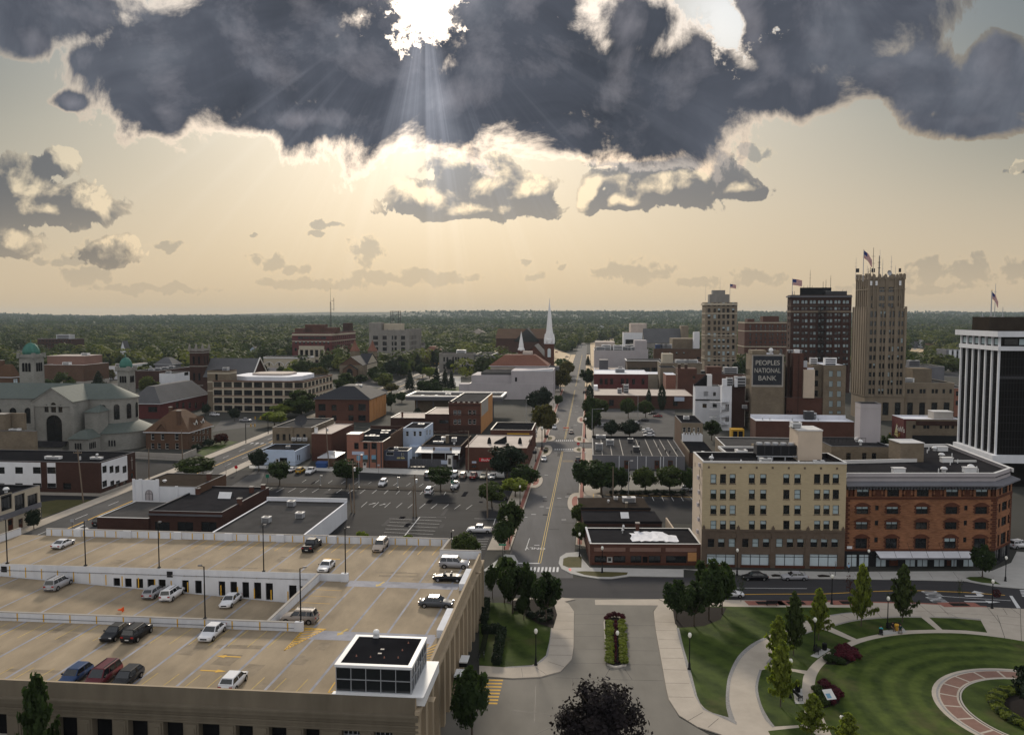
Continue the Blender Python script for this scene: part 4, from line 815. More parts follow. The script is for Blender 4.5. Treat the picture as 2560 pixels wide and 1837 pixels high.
lR=[b.col('R',zE(x,0)[0],6)for x in(898,1125,1150,1185)]
def bg(bld,f,u0,u1,z0,z1,m_):mb=MB();hs=[h for h in bld.ak[f]if h[0]<u1 and h[1]>u0 and h[2]<z1 and h[3]>z0];P=bld.P(f);hs2=[(max(h[0]-u0,.01),min(h[1]-u0,u1-u0-.01),max(h[2],z0+.01),min(h[3],z1-.01))for h in hs];aJ(mb,u1-u0,z0,z1,hs2,lambda u,o,z:P(u+u0,o+.04,z),m_,.06);return bld.ad('wall_panel',mb)
bg(b,'F',max(lF[0],.1),lF[1],2.2,8.9,'white')
bg(b,'F',lF[2],lF[3],2.2,8.9,'white')
bg(b,'R',lR[0],lR[1],1.9,8.9,'white')
b.win('R',(lR[2]+lR[3])/2,.1,2.2,3.6,'door')
b.ah(lF[3]-4,5,4.5,1.2,.9,'whitemetal')
b.ah(lF[3]+8,6,3.2,1.2,.7,'whitemetal')
b.aS(lF[3]+5,11)
b.aA('base_course',-.2,.8,'concgr',.06,'FR')
b.ab()
b.an('R','wall_cross',lR[2]+.9,lR[2]+1.05,4.4,8.,'concgr',.05)
b.an('R','wall_cross_arm',lR[2]+.4,lR[2]+1.55,7.,7.15,'concgr',.052)
b=Bld('brick_warehouse','tan brick stepped building at the left edge in front of the cathedral',(zA(330,0)[0]-6,262),-150,us=zA(330,0)[0],ac=zA(0,1055)[1],Z='bricktan',K='roofdk',cap='capdk')
b.aC(b.W-14,4,3.5,3,5.5,'bricktan')
b.box('upper_storey',b.W-40,b.W-8,6,b.D+6,b.H-.5,b.H+5.,'bricktan')
b.ah(b.W-9,3,3,2,.8,'whitemetal')
b.ab()
b=Bld('corner_shop','cream corner building with tall dark upper windows and grey fascia beside the avenue',(-60,172),-420,us=zE(352,0)[0],ac=zE(0,650)[1]+26,h=8.6,Z='cream',K='roofbk',cap='capdk',aE='cream')
b.pg('R',zE,[(10,108),(130,222),(245,335)],[(690,830)],'grid',rec=.3)
b.pg('R',zE,[(70,120),(165,205),(255,300)],[(905,1010)],'door')
b.ab()
b.aA('fascia',3.4,4.6,'greywall',.25,'FR')
b.aS(b.W-4,b.D-6,.6,1.2)
b.ah(b.W-6,b.D-9,1.8,1.5,1.2)
b=Bld('mural_building','low building with white painted pilastered wall and dark brown flat roof',(zE(1742,0)[0],201),zE(1178,0)[0],us=zE(2000,0)[0],ac=zE(0,628)[1],Z={'F':'white','L':'white','R':'brickbr','B':'brick'},K='roofbr',cap='capdk',par=.15)
b.ab()
for x0,x1,zt in((-.1,.5,8.1),(1.6,2.4,8.1),(6.,6.8,8.1),(.3,6.5,7.9),(11.,11.7,b.H+.2),(18.5,19.2,b.H+.2),(11.6,18.6,b.H+.1)):
 if x1<b.W:b.an('F','pilaster' if x1-x0<1.2 else 'parapet_panel',x0,x1,0,zt,'white',.25 if x1-x0<1.2 else .12)
o_=onew('blind_arch',aO(1.9,2.6,'arch','lav'),b.O,(4.2,-.24,2.8))
b.aC(b.W-1.2,b.D*.55,1.,.8,1.7,'brick')
b.aS(b.W*.3,6,.5,.6)
b=Bld('brick_workshop','dark red brick workshop with skylight, chimneys and grey felt roof',(zE(1965,0)[0],181),zE(1315,0)[0],d=27,ac=zE(0,852)[1],Z='brickdk',K='roofdk',cap='capdk',par=.4)
b.pg('F',zE,[(1370,1500),(1570,1708),(1780,1915)],[(935,1020)],'shop')
b.ab()
b.aA('cornice',b.H-.9,b.H-.55,'capdk',.4,'F')
for(x,y)in((2.2,b.D-8),(b.W-2.5,b.D-5),(b.W-.5,b.D-2.5),(b.W+.1,9)):b.aC(x,y,.9,.9,1.5,'brick')
mb=MB()
xm,ym=b.W*.62,b.D*.6
mb.I([(xm-1.6,ym-1,b.H-.4),(xm+1.6,ym-1,b.H-.4),(xm+1.6,ym,b.H+1),(xm-1.6,ym,b.H+1)],'whitemetal')
mb.I([(xm+1.6,ym+1.2,b.H-.4),(xm-1.6,ym+1.2,b.H-.4),(xm-1.6,ym,b.H+1),(xm+1.6,ym,b.H+1)],'darkmetal')
for sx in(-1.6,1.6):mb.I([(xm+sx,ym-1,b.H-.4),(xm+sx,ym,b.H+1),(xm+sx,ym+1.2,b.H-.4)],'darkmetal')
b.ad('skylight',mb)
bw=b
b=Bld('annex_shed','low grey roofed annex between avenue and dark brick workshop',(zE(1312,0)[0],182),zE(858,0)[0],d=16,h=3.2,Z='brickdk',K='roofgr',cap='cap',par=.15)
b.ab()
b=Bld('white_walled_shop','low building with grey membrane roof, white parapet walls and three roof air units',(zF(425,0)[0],164.5),zF(-440,0)[0]+12,us=zF(805,0)[0],ac=zF(0,1055)[1],Z='white',K='roofgr',cap='roofwh',par=.35)
for(zx,zy)in((315,800),(95,945),(390,905)):X,Y=gp(*zF(zx,zy),z=b.H-.35);rx,ry=X-b.O.location.x,Y-b.O.location.y;b.ah(rx*EX[0]+ry*EX[1],rx*EY[0]+ry*EY[1],1.7,1.5,1.35,'metal')
b.ab()
mb=MB()
mb.box(-.1,b.W+.1,b.D-.25,b.D+.05,b.H,b.H+.9,'white')
b.ad('rear_parapet',mb)
b=Bld('garage_shop','pale blue painted low garage building at left end of the shop row',(zB(345,0)[0],264),zB(20,0)[0],us=zB(478,0)[0],ac=zB(0,1232)[1],Z='bluewhite',K='roofdk',cap='bluewhite',par=.3)
b.pg('F',zB,[(172,202)],[(1295,1350)],'doorw')
b.pg('F',zB,[(208,275)],[(1288,1345)],'open')
b.pg('R',zB,[(365,376),(382,393)],[(1262,1310)],'sash')
b.ab()
b.an('F','parapet_step',2.4,b.W-.3,b.H,b.H+.5,'bluewhite',.02)
b.ah(b.W*.6,7,1.2,1.2,.9)
b=Bld('tan_shop','tan plastered two storey shop behind the pale blue garage building',(zB(490,0)[0],286),zB(145,0)[0],us=zB(690,0)[0],ac=zB(0,1022)[1],Z='bricktan',K='roofgr',cap='capdk',par=.4,aE='bricktan')
b.pg('F',zB,[(180,207),(235,262),(290,316),(357,384),(415,440)],[(1078,1135)],'sash')
b.ab()
for x in(2,4,6):b.ah(b.W-x,-1.,1.4,1.,1.3,'whitemetal','wall_air_unit',4.6)
b.an('F','pipe_chase',b.W*.47,b.W*.53,2,b.H+.3,'bricktan',.4)
mb=MB()
mb.am([(.1,0),(1.6,.25),(2.3,.8)],(0,0),16,'darkmetal')
o_=mb.obj('satellite_dish',None,b.O,(b.W-5,4,b.H+1.6))
o_.rotation_euler=(rad(55),0,0)
mb=MB()
mb.ae((b.W-5,4,b.H-.4),(b.W-5,4,b.H+1.6),.12,n_=6,m_='darkmetal')
b.ad('dish_mast',mb)
b=Bld('pink_roofed_shop','dark red brick shop with sloping pale pink roof behind the small shed',(zB(665,0)[0],272),zB(490,0)[0],us=zB(864,0)[0],ac=zB(0,1078)[1],Z='brick',K='rooftan',cap='rooftan',par=.1)
b.ab()
b.aC(.8,2.5,.9,.9,1.8,'whitemetal',name='vent_stack')
b.box('rear_parapet',0,b.W,b.D-.3,b.D+.02,b.H,b.H+.8,'brick')
b=Bld('brick_shed','small brick shed with slanted grey roof beside a blue dumpster',(zB(700,0)[0],262),zB(552,0)[0],us=zB(780,0)[0],ac=zB(0,1285)[1],Z='brickbr',K='metal',cap='metal',par=.05)
b.ab()
b.bu(b.H+1.2,'metal',.3,aY=b.D*.45)
b=Bld('mural_shop','pink brick shop with painted picture panels and black flat roof facing the car park',(zB(1122,0)[0],259),zB(803,0)[0],us=zB(1302,0)[0],ac=zB(0,1148)[1],Z={'F':'brickpk','L':'brick','R':'brickbr','B':'brick'},K='roofbk',cap='capdk',par=.1)
b.pg('F',zB,[(868,908),(948,988),(1020,1062)],[(1155,1212)],'sash')
b.pg('F',zB,[(890,918)],[(1330,1385)],'door')
b.pg('F',zB,[(944,976)],[(1328,1385)],'doorw')
b.pg('F',zB,[(835,865)],[(1295,1350)],'open')
b.ab()
u0,u1=b.col('F',zB(803,0)[0],9),b.col('F',zB(914,0)[0],9)
b.box('parapet_tower',0,u1,-.04,5.,b.H-.1,b.H+2.2,'brickpk')
b.box('parapet_cap',-.1,u1+.1,-.14,5.1,b.H+2.2,b.H+2.4,'cap')
def bj(bld,f,z,x0,x1,y0,y1,m_,name='sign_board',o=.12):ua,ub=bld.col(f,z(x0,y0)[0],4),bld.col(f,z(x1,y0)[0],4);za,zb_=_pz(bld,f,(ua+ub)/2,z(x0,y1)[1]),_pz(bld,f,(ua+ub)/2,z(x0,y0)[1]);return bld.an(f,name,min(ua,ub),max(ua,ub),za,zb_,m_,o),(ua+ub)/2,(za+zb_)/2,abs(ub-ua),zb_-za
M['signpale']=mat('pale_sign',(.42,.47,.58),.5,.12,2.)
M['pic']=mat('painted_picture_blue',(.10,.24,.36),.6,.5,1.2,c2=(.22,.36,.46))
M['picdk']=mat('painted_picture_dark',(.03,.04,.03),.6,.5,1.2,c2=(.10,.08,.07))
bj(b,'F',zB,850,957,1232,1260,'signpale','sign_board')
for(x0,x1)in((944,988),(1022,1064)):bj(b,'F',zB,x0,x1,1264,1300,'pic','picture_panel',.06);bj(b,'F',zB,x0,x1,1300,1328,'picdk','picture_panel',.065)
bj(b,'F',zB,890,922,1268,1310,'pic','picture_panel',.05)
for zx in(1002,1066,1108):u_=b.col('F',zB(zx,0)[0],4);b.an('F','down_pipe',u_-.14,u_+.14,0,b.H-.3,'darkmetal',.2)
X0u=b.W
for(dx,dy,w,d,h)in((3.4,4,2.4,1.2,1.4),(6.,4.6,2.,1.2,1.3),(5.5,8,1.6,1.2,1.1),(3.,14,2.6,1.2,1.),(4,20,3.,1.4,.9)):b.ah(X0u-dx,dy,w,d,h,'darkmetal')
b.box('rear_parapet',0,b.W,b.D-.3,b.D+.03,b.H,b.H+1.2,'brickdk')
b.box('side_parapet',b.W-.02,b.W+.3,b.D*.35,b.D,b.H-.5,b.H+.9,'brickbr')
b=Bld('slate_blue_shop','small slate blue two storey shop with white doors and wide dark window',(zB(1342,0)[0],259.5),zB(1134,0)[0],us=zB(1380,0)[0],ac=zB(0,1228)[1],Z={'F':'slate','L':'slate','R':'bluewhite','B':'slate'},K='roofbk',cap='capdk',par=.1)
b.pg('F',zB,[(1150,1218)],[(1240,1268)],'fixed_w')
b.pg('F',zB,[(1285,1308)],[(1243,1272)],'sash_w')
b.pg('F',zB,[(1196,1220),(1284,1310)],[(1335,1395)],'doorw')
b.ab()
b.an('F','lower_front',.02,b.W-.02,.0,2.4,'brickdk',.01)
s_,uc_,zc_,w_,h_=bj(b,'F',zB,1242,1322,1276,1302,'slate','sign_board',.05)
mb=MB()
M['yelsign']=mat('pale_yellow_letters',(.55,.48,.22),.5,0)
for i in cO(9):
 xx=uc_-w_/2+.2+i*(w_-.4)/9
 if i!=4:mb.box(xx,xx+(w_-.4)/9*.7,-.16,-.1,zc_-h_*.25,zc_+h_*(.18+.14*(i%2)),'yelsign')
b.ad('sign_strokes',mb)
b.ah(b.W*.45,2.,1.2,.8,.9,'whitemetal')
b=Bld('white_back_house','white painted two storey back building with skylight behind the slate blue shop',(zB(1492,0)[0],285),zB(1300,0)[0],us=zB(1566,0)[0],ac=zB(0,1030)[1],Z='bluewhite',K='roofdk',cap='bluewhite',par=.3)
b.pg('F',zB,[(1325,1350),(1392,1415),(1440,1465)],[(1055,1098)],'sash_w')
b.pg('R',zB,[(1508,1520),(1535,1546)],[(1040,1090)],'sash_w')
b.ah(b.W*.55,b.D*.7,2.2,1.6,.5,'whitemetal','skylight')
b.ab()
b.box('stair_porch',b.W*.35,b.W*.8,-4.5,0,-.1,3.4,'bluewhite')
b=Bld('patio_bar','low bar with black roof, pale metal patio canopy and grey board fence',(zB(1815,0)[0],271),zB(1462,0)[0],us=zB(1905,0)[0],ac=zB(0,1185)[1],Z='brickdk',K='roofbk',cap='wood',par=.3)
for(dx,dy,w,d,h)in((7.5,11,2.2,1.5,1.6),(4.,10,1.6,1.4,1.5),(9,7,3.5,.8,.7)):b.ah(b.W-dx,dy,w,d,h,'whitemetal')
b.aC(b.W*.55,8,1.,1.,2.6,'bricktan')
b.aS(b.W-3,4)
b.ab()
mb=MB()
mb.I([(-.6,-.05,b.H-.3),(b.W,-.05,b.H-.3),(b.W+.2,-4.6,b.H-1.6),(-1.2,-4.6,b.H-1.6)][::-1],'metal')
mb.I([(-.6,-.05,b.H-.42),(b.W,-.05,b.H-.42),(b.W+.2,-4.6,b.H-1.72),(-1.2,-4.6,b.H-1.72)],'metal')
for x in(-1,b.W*.33,b.W*.66,b.W):mb.ae((x,-4.5,0),(x,-4.5,b.H-1.7),.08,n_=6,m_='whitemetal')
b.ad('canopy',mb)
mb=MB()
mb.box(b.W*.38,b.W*.75,-2.7,-2.6,b.H-1.2,b.H-.1,'signpale')
mb.box(b.W*.33,b.W*.38,-2.72,-2.58,b.H-1.2,b.H-.1,'wood')
mb.box(b.W*.75,b.W*.8,-2.72,-2.58,b.H-1.2,b.H-.1,'wood')
b.ad('sign_board',mb)
pb=b
fe=aq('board_fence','dark grey board fence round the bar patio','fence',(b.O.location.x,b.O.location.y,0),-G)
mb=MB()
for i in cO(int(b.W*2)+8):x=-3.5+i*.5;mb.box(x,x+.47,-10.,-9.93,0,2.5,'fencewood')
for i in cO(22):y=-10+i*.5;mb.box(b.W+.8,b.W+.87,y,y+.47,0,2.5,'fencewood')
mb.obj('fence_panel',None,fe)
mb=MB()
for x in(-3.5,2,7,12,b.W+.7):mb.box(x,x+.14,-9.92,-9.78,0,2.6,'fencewood')
mb.obj('fence_post',None,fe)
mb=MB()
mb.box(8.5,11.,-10.12,-10.02,1.,2.2,'signpale')
mb.obj('sign_board',None,fe)
b=Bld('brick_tavern','red brick tavern with pale flat roof and long red beer sign on the street corner',(zG(138,0)[0]-2,255),zB(1852,0)[0],us=zC(182,0)[0],ac=zB(0,1203)[1],Z='brick',K='rooftan',cap='rooftan',par=.15)
b.pg('F',zB,[(1895,1962)],[(1350,1410)],'door')
b.pg('R',zC,[(155,163),(168,174)],[(1130,1180)],'fixed')
b.ab()
s_,uc_,zc_,w_,h_=bj(b,'F',zB,1973,2160,1290,1322,'redsign','beer_sign',.15)
aZ('Budweiser',h_*.95,'flagwhite',b.O,(uc_,-.17,zc_),(pi/2,0,0),'sign_lettering',.01,w_*.9/(h_*.95*4.6),shear=.25)
bj(b,'F',zB,1910,1948,1318,1335,'signpale')
for(x,y,r_)in((6.5,9,.7),(16.5,9.5,.7),(19.5,11,.6)):
 if x<b.W:mb=MB();mb.am([(r_,b.H-.2),(r_*.8,b.H+1.),(r_*.4,b.H+1.8),(.05,b.H+1.9)],(x,y),8,'roofbk');b.ad('roof_vent',mb)
mb=MB()
mb.add([(8,8,b.H),(12,8,b.H),(12,10.5,b.H+2.2),(12,12,b.H),(8,12,b.H)],[(0,1,2),(1,3,2),(3,4,2),(4,0,2)],'roofbk')
b.ad('roof_hatch',mb)
b.aC(b.W*.68,1.2,.9,.9,1.3,'brick')
bt=b
b=Bld('corner_cafe','dark roofed brick building behind the tavern on the main street',(zC(182,0)[0]-1,bt.O.location.y+bt.D+1.5),zC(-190,0)[0],d=20,ac=zC(0,1045)[1],Z='brick',K='roofbk',cap='capdk',par=.4)
b.ab()
b.an('F','sign_strip',b.W*.4,b.W-1,b.H-1.5,b.H-1.1,'yellow',.05)
b=Bld('brick_flats','three storey red brick block with paired white windows and pale plastered side',(zB(1988,0)[0],335),zB(1704,0)[0],us=zB(2092,0)[0],ac=zB(0,802)[1],Z={'F':'brick','L':'brick','R':'brickor','B':'brick'},K='roofgr',cap='capdk',par=.4)
b.pg('F',zB,[(1746,1776),(1784,1812),(1876,1906),(1916,1945)],[(868,912),(948,992)],'sash_w')
b.pg('F',zB,[(1756,1780),(1835,1858)],[(1030,1075)],'door')
b.ab()
b.aA('cornice',b.H-1.2,b.H-.7,'brickdk',.35,'F')
b.aA('string_course',b.H-5.1,b.H-4.8,'brickdk',.1,'F')
b.aA('lower_front',0,3.4,'brickdk',.08,'F')
b.an('R','render_coat',1.5,b.D*.6,b.H-6,b.H-.05,'concgr',.03)
for i in cO(6):b.an('F','parapet_block',b.W*i/6+.15,b.W*(i+.6)/6,b.H,b.H+.55,'brickdk',.05)
b=Bld('brick_wing_shop','low brick shop with tan roof adjoining the three storey brick block',(zB(1704,0)[0],335.5),zB(1494,0)[0],d=24,ac=zB(0,902)[1],Z='brickdk',K='rooftan',cap='capdk',par=.2)
b.pg('F',zB,[(1620,1700)],[(955,985)],'shop')
b.ab()
b=Bld('bank_canopy','drive through bank with wide flat dark edged canopy roof',(zB(2165,0)[0],386),zB(1340,0)[0],us=zB(2190,0)[0]+4,ac=zB(0,745)[1],Z='capdk',K='roofgr',cap='cap',par=.6)
mb=MB()
mb.box(-.8,b.W+.8,-.8,b.D+.8,b.H-2.2,b.H-.62,'capdk')
for i in cO(2):pass
b.ad('canopy_fascia',mb)
mb=MB()
for x in(4,12,22,32,b.W-4):mb.box(x,x+.5,1,1.5,-.1,b.H-2.2,'capdk')
mb.box(b.W*.05,b.W*.62,6,b.D,-.1,b.H-2.2,'bricktan')
b.ad('pillar',mb)
m3=MB()
t=.3
m3.I([(0,0,b.H-.6),(b.W,0,b.H-.6),(b.W,b.D,b.H-.6),(0,b.D,b.H-.6)],'roofgr')
b.ad('roof',m3)
m3=MB()
for(x0,x1,y0,y1)in((-.9,b.W+.9,-.9,.2),(-.9,b.W+.9,b.D-.2,b.D+.9),(-.9,.2,.2,b.D-.2),(b.W-.2,b.W+.9,.2,b.D-.2)):m3.box(x0,x1,y0,y1,b.H-.6,b.H+.05,'cap')
b.ad('coping',m3)
for k in(.15,.3,.55,.7):b.aS(b.W*k,3+4*(k>.4),.8,.7)
b.ah(b.W*.42,5,2.6,1.6,1.2)
b=Bld('white_flat_roof_shop','low shop with white flat roof between brick hall and bank canopy',(zB(1500,0)[0],352),zB(1190,0)[0],d=18,h=4.4,Z='brickdk',K='rooftan',cap='cap',par=.2)
b.ab()
b.aC(4.5,3,.7,.7,2.4,'brick')
b=Bld('brick_hall','red brick hall with dark hipped roof and blank side wall coloured sunlit orange',(zB(1002,0)[0],371),zB(522,0)[0],us=zB(1150,0)[0],ac=zB(0,768)[1],Z={'F':'brick','L':'brick','R':'brickor','B':'brick'},K='roofbk',par=.3)  # right wall's orange is the brick with sunlight put into its colour
b.pg('F',zB,[(552,615),(905,970)],[(812,872)],'grid')
b.pg('F',zB,[(668,712),(818,862)],[(820,872)],'pair')
b.pg('F',zB,[(552,615),(905,970),(672,712),(818,862)],[(912,962)],'grid')
b.ab(K=False)
b.bu(b.H+5.,'shingledk',.8,aY=min(b.W,b.D)*.42,bS='capdk')
for i in cO(6):b.an('R','side_pier',b.D*(i+.4)/6,b.D*(i+.4)/6+.35,0,b.H-.4,'brickor',.18)
b.ah(b.W*.62,b.D*.55,3,2,3.,'whitemetal',zb=b.H+2)
b=Bld('office_block','pale framed four storey office block with bands of dark windows and white roof deck',(zB(422,0)[0],407),zA(1880,0)[0],us=zB(676,0)[0],ac=zB(0,612)[1],Z='cream',K='roofgr',cap='redtile',par=.5)
nb_=9
bay=b.W/nb_
fl=b.H/4.
for r_ in cO(4):b.aQ('F',nb_,[r_*fl+.55],bay*.82,fl*.68,'shop',m0=bay*.5,rec=.3)
nb2_=max(5,int(b.D/bay))
for r_ in cO(4):b.aQ('R',nb2_,[r_*fl+.55],b.D/nb2_*.74,fl*.62,'pair',m0=b.D/nb2_*.5,rec=.3)
b.ab()
for r_ in(1,2,3):b.aA('spandrel_course',r_*fl+.1,r_*fl+.4,'redtile',.08,'FR')
b.aA('parapet_band',b.H-.55,b.H-.1,'redtrim',.1,'FR')
mb=MB()
P_o=[(b.W*.32,b.D*.14),(b.W*.78,b.D*.14),(b.W*.88,b.D*.3),(b.W*.88,b.D*.7),(b.W*.78,b.D*.85),(b.W*.28,b.D*.85),(b.W*.1,b.D*.7),(b.W*.1,b.D*.3)]
mb.aX(P_o,b.H-.5,b.H+1.6,'roofwh')
b.ad('roof_deck',mb)
mb=MB()
mb.aX([(b.W*.5+(p[0]-b.W*.5)*.55,b.D*.5+(p[1]-b.D*.5)*.55)for p in P_o],b.H+1.6,b.H+2.6,'rooftan')
b.ad('skylight',mb)
ob=b
b=Bld('stair_tower','tan banded brick stair tower at the end of the pale office block',(zA(2025,0)[0],412),zA(1832,0)[0],d=9,ac=zA(0,520)[1],Z='bricktan',K='roofdk',cap='brickdk',par=.4)
b.win('F',b.W*.42,b.H-7,b.W*.12,5.5,'open')
b.ab()
for z_ in(b.H-1.6,b.H-6,b.H-10.5):b.aA('brick_band',z_,z_+.7,'cream',.05,'FR')
b.ah(b.W*.7,4,2.6,2.6,1.8)
b=Bld('parish_school','dark red brick parish school with grey hipped roof and white eaves',(zA(1412,0)[0],383),zA(1195,0)[0]-12,us=zA(1830,0)[0],ac=zA(0,808)[1],Z='redpaint',K='roofgr',par=.2)
b.pg('R',zA,[(1555,1580),(1610,1632),(1668,1690),(1722,1742),(1788,1806)],[(800,850),(880,920)],'sash')
b.pg('F',zA,[(1310,1390)],[(838,885)],'shop')
b.ab(K=False)
b.bu(b.H+7.5,'shinglegr',.9,aY=min(b.W,b.D)*.44)
b=Bld('rectory','brown brick rectory with steep brown hipped roof, white dormers and tall chimney',(zA(1665,0)[0],296),zA(1288,0)[0],us=zA(1868,0)[0],ac=zA(0,1062)[1],Z='brickbr',K='roofdk',par=.1)
b.pg('F',zA,[(1335,1365),(1422,1452),(1545,1578)],[(1075,1130)],'sash_w')
b.pg('F',zA,[(1335,1365),(1392,1422),(1462,1492),(1550,1580)],[(1160,1215)],'sash_w')
b.pg('R',zA,[(1702,1722),(1738,1752),(1765,1778),(1790,1812),(1830,1846)],[(1030,1075),(1095,1140)],'sash_w')
b.ab(K=False)
b.bu(b.H+7.,'shinglebr',.7,aY=min(b.W,b.D)*.45)
b.aC(b.W*.72,2.2,1.3,1.1,7.,'brickbr',zb=b.H+.5)
b.aC(b.W*.3,b.D*.5,1.,1.,5.,'brickbr',zb=b.H+3)
for yy in(b.D*.45,b.D*.75):mb=MB();x=b.W-1.;mb.box(x-2.2,x,yy-1.1,yy+1.1,b.H+.8,b.H+2.6,'framewh');mb.I([(x+.3,yy-1.4,b.H+2.5),(x+.3,yy,b.H+4.2),(x-3,yy,b.H+4.2),(x-3,yy-1.4,b.H+2.5)][::-1],'shinglebr');mb.I([(x+.3,yy+1.4,b.H+2.5),(x+.3,yy,b.H+4.2),(x-3,yy,b.H+4.2),(x-3,yy+1.4,b.H+2.5)],'shinglebr');mb.I([(x,yy-1.1,b.H+2.6),(x,yy+1.1,b.H+2.6),(x,yy,b.H+4.)],'framewh');mb.I([(x+.02,yy-.6,b.H+1),(x+.02,yy+.6,b.H+1),(x+.02,yy+.6,b.H+2.4),(x+.02,yy-.6,b.H+2.4)],'glass');b.ad('dormer',mb)
mb=MB()
cx_=b.W*.38
mb.I([(cx_-2.4,-.2,b.H-.2),(cx_+2.4,-.2,b.H-.2),(cx_,-.2,b.H+2.8)],'brickbr')
mb.I([(cx_-2.8,-.5,b.H-.4),(cx_,-.5,b.H+3.),(cx_,5,b.H+3.),(cx_-2.8,5,b.H-.4)][::-1],'shinglebr')
mb.I([(cx_+2.8,-.5,b.H-.4),(cx_,-.5,b.H+3.),(cx_,5,b.H+3.),(cx_+2.8,5,b.H-.4)],'shinglebr')
b.ad('front_gable',mb)
fe=aq('white_garden_wall','long white painted wall in front of the rectory yard','wall',(*gp(*zA(1200,1295)),0))
p1,p2,p3=gp(*zA(1200,1295)),gp(*zA(1610,1315)),gp(*zA(1735,1262))
mb=MB()
for a,c in((p1,p2),(p2,p3)):q=aI((a[0]-p1[0],a[1]-p1[1]),(c[0]-p1[0],c[1]-p1[1]),.3);mb.aX(q,0,2.3,'concgr')
mb.obj('wall_panel',None,fe)
b=Bld('brick_church','dark brick church with pinnacled square tower and large grey roof',(zA(1792,0)[0],470),zA(1676,0)[0],d=8,ac=zA(0,345)[1],Z='brickdk',K='roofdk',par=.2)
b.aQ('F',2,[b.H-7.5,b.H-17],1.3,4.4,'arch',m0=b.W*.3,aN='dark')
b.aQ('R',2,[b.H-7.5,b.H-17],1.3,4.4,'arch',m0=b.D*.3,aN='dark')
b.ab()
for z_ in(b.H-9,b.H-1.2,b.H-20):b.aA('string_course',z_,z_+.5,'stonegr',.2)
mb=MB()
for x in(0,b.W/2,b.W):
 for y in(0,b.D):mb.box(x-.6,x+.6,y-.6,y+.6,b.H-.1,b.H+2.,'stonegr');mb.am([(.75,b.H+2.),(.01,b.H+4.6)],(x,y),4,'stonegr',False)
mb.box(-.1,b.W+.1,-.1,.3,b.H,b.H+1.3,'stonegr')
mb.box(b.W-.3,b.W+.12,.32,b.D,b.H,b.H+1.3,'stonegr')
b.ad('pinnacle',mb)
rx=au(b.O.location.x,b.O.location.y,EX,zA(2235,0)[0],20)
zrr,zee=aa(zA(0,408)[1],478),aa(zA(0,575)[1],470)
mb=MB()
y0,y1=-1.,22.
ym=(y0+y1)/2
x0_,x1_=b.W+.1,rx
mb.I([(x0_,y0,zee),(x1_,y0,zee),(x1_,ym,zrr),(x0_,ym,zrr)],'shinglegr')
mb.I([(x1_,y1,zee),(x0_,y1,zee),(x0_,ym,zrr),(x1_,ym,zrr)],'shinglegr')
b.ad('roof',mb)
mb=MB()
mb.box(x0_,x1_-.6,y0+.6,y1-.6,-.1,zee+.3,'brickdk')
mb.I([(x1_-.6,y0,zee),(x1_-.6,y1,zee),(x1_-.6,ym,zrr)],'brickdk')
b.ad('nave',mb)
mb=MB()
for(ya,za,yb_,zb_)in((y0-.5,zee-.5,ym,zrr+.3),(y1+.5,zee-.5,ym,zrr+.3)):mb.ae((x1_,ya,za),(x1_,yb_,zb_),.4,n_=6,m_='framewh')
b.ad('gable_trim',mb)
b=Bld('brick_theatre','large windowless brown brick theatre box behind the cathedral',(zA(740,0)[0],560),zA(395,0)[0]-8,us=zA(962,0)[0],ac=zA(0,470)[1],Z='brickbr',K='rooftan',cap='cap',par=.3)
b.ab()
b.box('fly_tower',-4,b.W*.78,b.D*.4,b.D+3,b.H-.3,b.H+5.4,'paverpk')
b.box('fly_tower_roof',-4.2,b.W*.78+.2,b.D*.4-.2,b.D+3.2,b.H+5.4,b.H+5.7,'rooftan')
b.aA('base_course',-.2,3.2,'concgr',.1,'FR')
b.ah(b.W*.5,5,5,3,2,'whitemetal')
b.ah(b.W*.62,b.D*.7,5,3,1.6,'whitemetal',zb=b.H+5.6)
b=Bld('long_white_building','long low white building beyond the cathedral apse',(zA(1030,0)[0]+2,620),zA(960,0)[0],us=zA(1352,0)[0],ac=zA(0,480)[1],Z='white',K='rooftan',cap='cap',par=.3)
b.ab()
b.ah(b.W*.5,8,4,3,1.8)
b.ah(b.W*.5,20,4,3,1.8)
b=Bld('low_dark_building','low black walled building with roof units beyond the parish school',(zA(1405,0)[0],540),zA(1195,0)[0],us=zA(1680,0)[0],ac=zA(0,520)[1],Z='brickdk',K='roofdk',cap='cap',par=.4)
b.ab()
for k in cO(4):b.ah(b.W*.5,6+k*9,3.4,2.4,1.5)
b=Bld('white_box_building','white box shaped building with dark garage opening near dark church tower',(zA(1548,0)[0],520),zA(1408,0)[0],us=zA(1676,0)[0],ac=zA(0,545)[1],Z='white',K='roofgr',cap='cap',par=.4)
b.pg('R',zA,[(1630,1668)],[(528,560)],'open')
b.ab()
b.ah(b.W*.4,4,3,2,1.6)
b=Bld('grey_hip_house','long house with grey hipped roof among trees beyond the cathedral',(zA(1520,0)[0],640),zA(1370,0)[0],us=zA(1600,0)[0],ac=zA(0,462)[1],Z='greywall',K='roofgr',par=.1)
b.ab(K=False)
b.bu(b.H+5,'shinglegr',.8,aY=min(b.W,b.D)*.4)
b=Bld('dark_apartment_block','dark red brick apartment block half hidden by trees at far left',(zA(640,0)[0],900),zA(330,0)[0],us=zA(745,0)[0],ac=zA(0,238)[1],Z='brickdk',K='roofgr',par=.4)
b.aQ('F',10,[3,7,11,15,19],1.8,1.8,'sash',m0=3)
b.ab()
b.ah(b.W*.66,9,16,9,5,'metal')
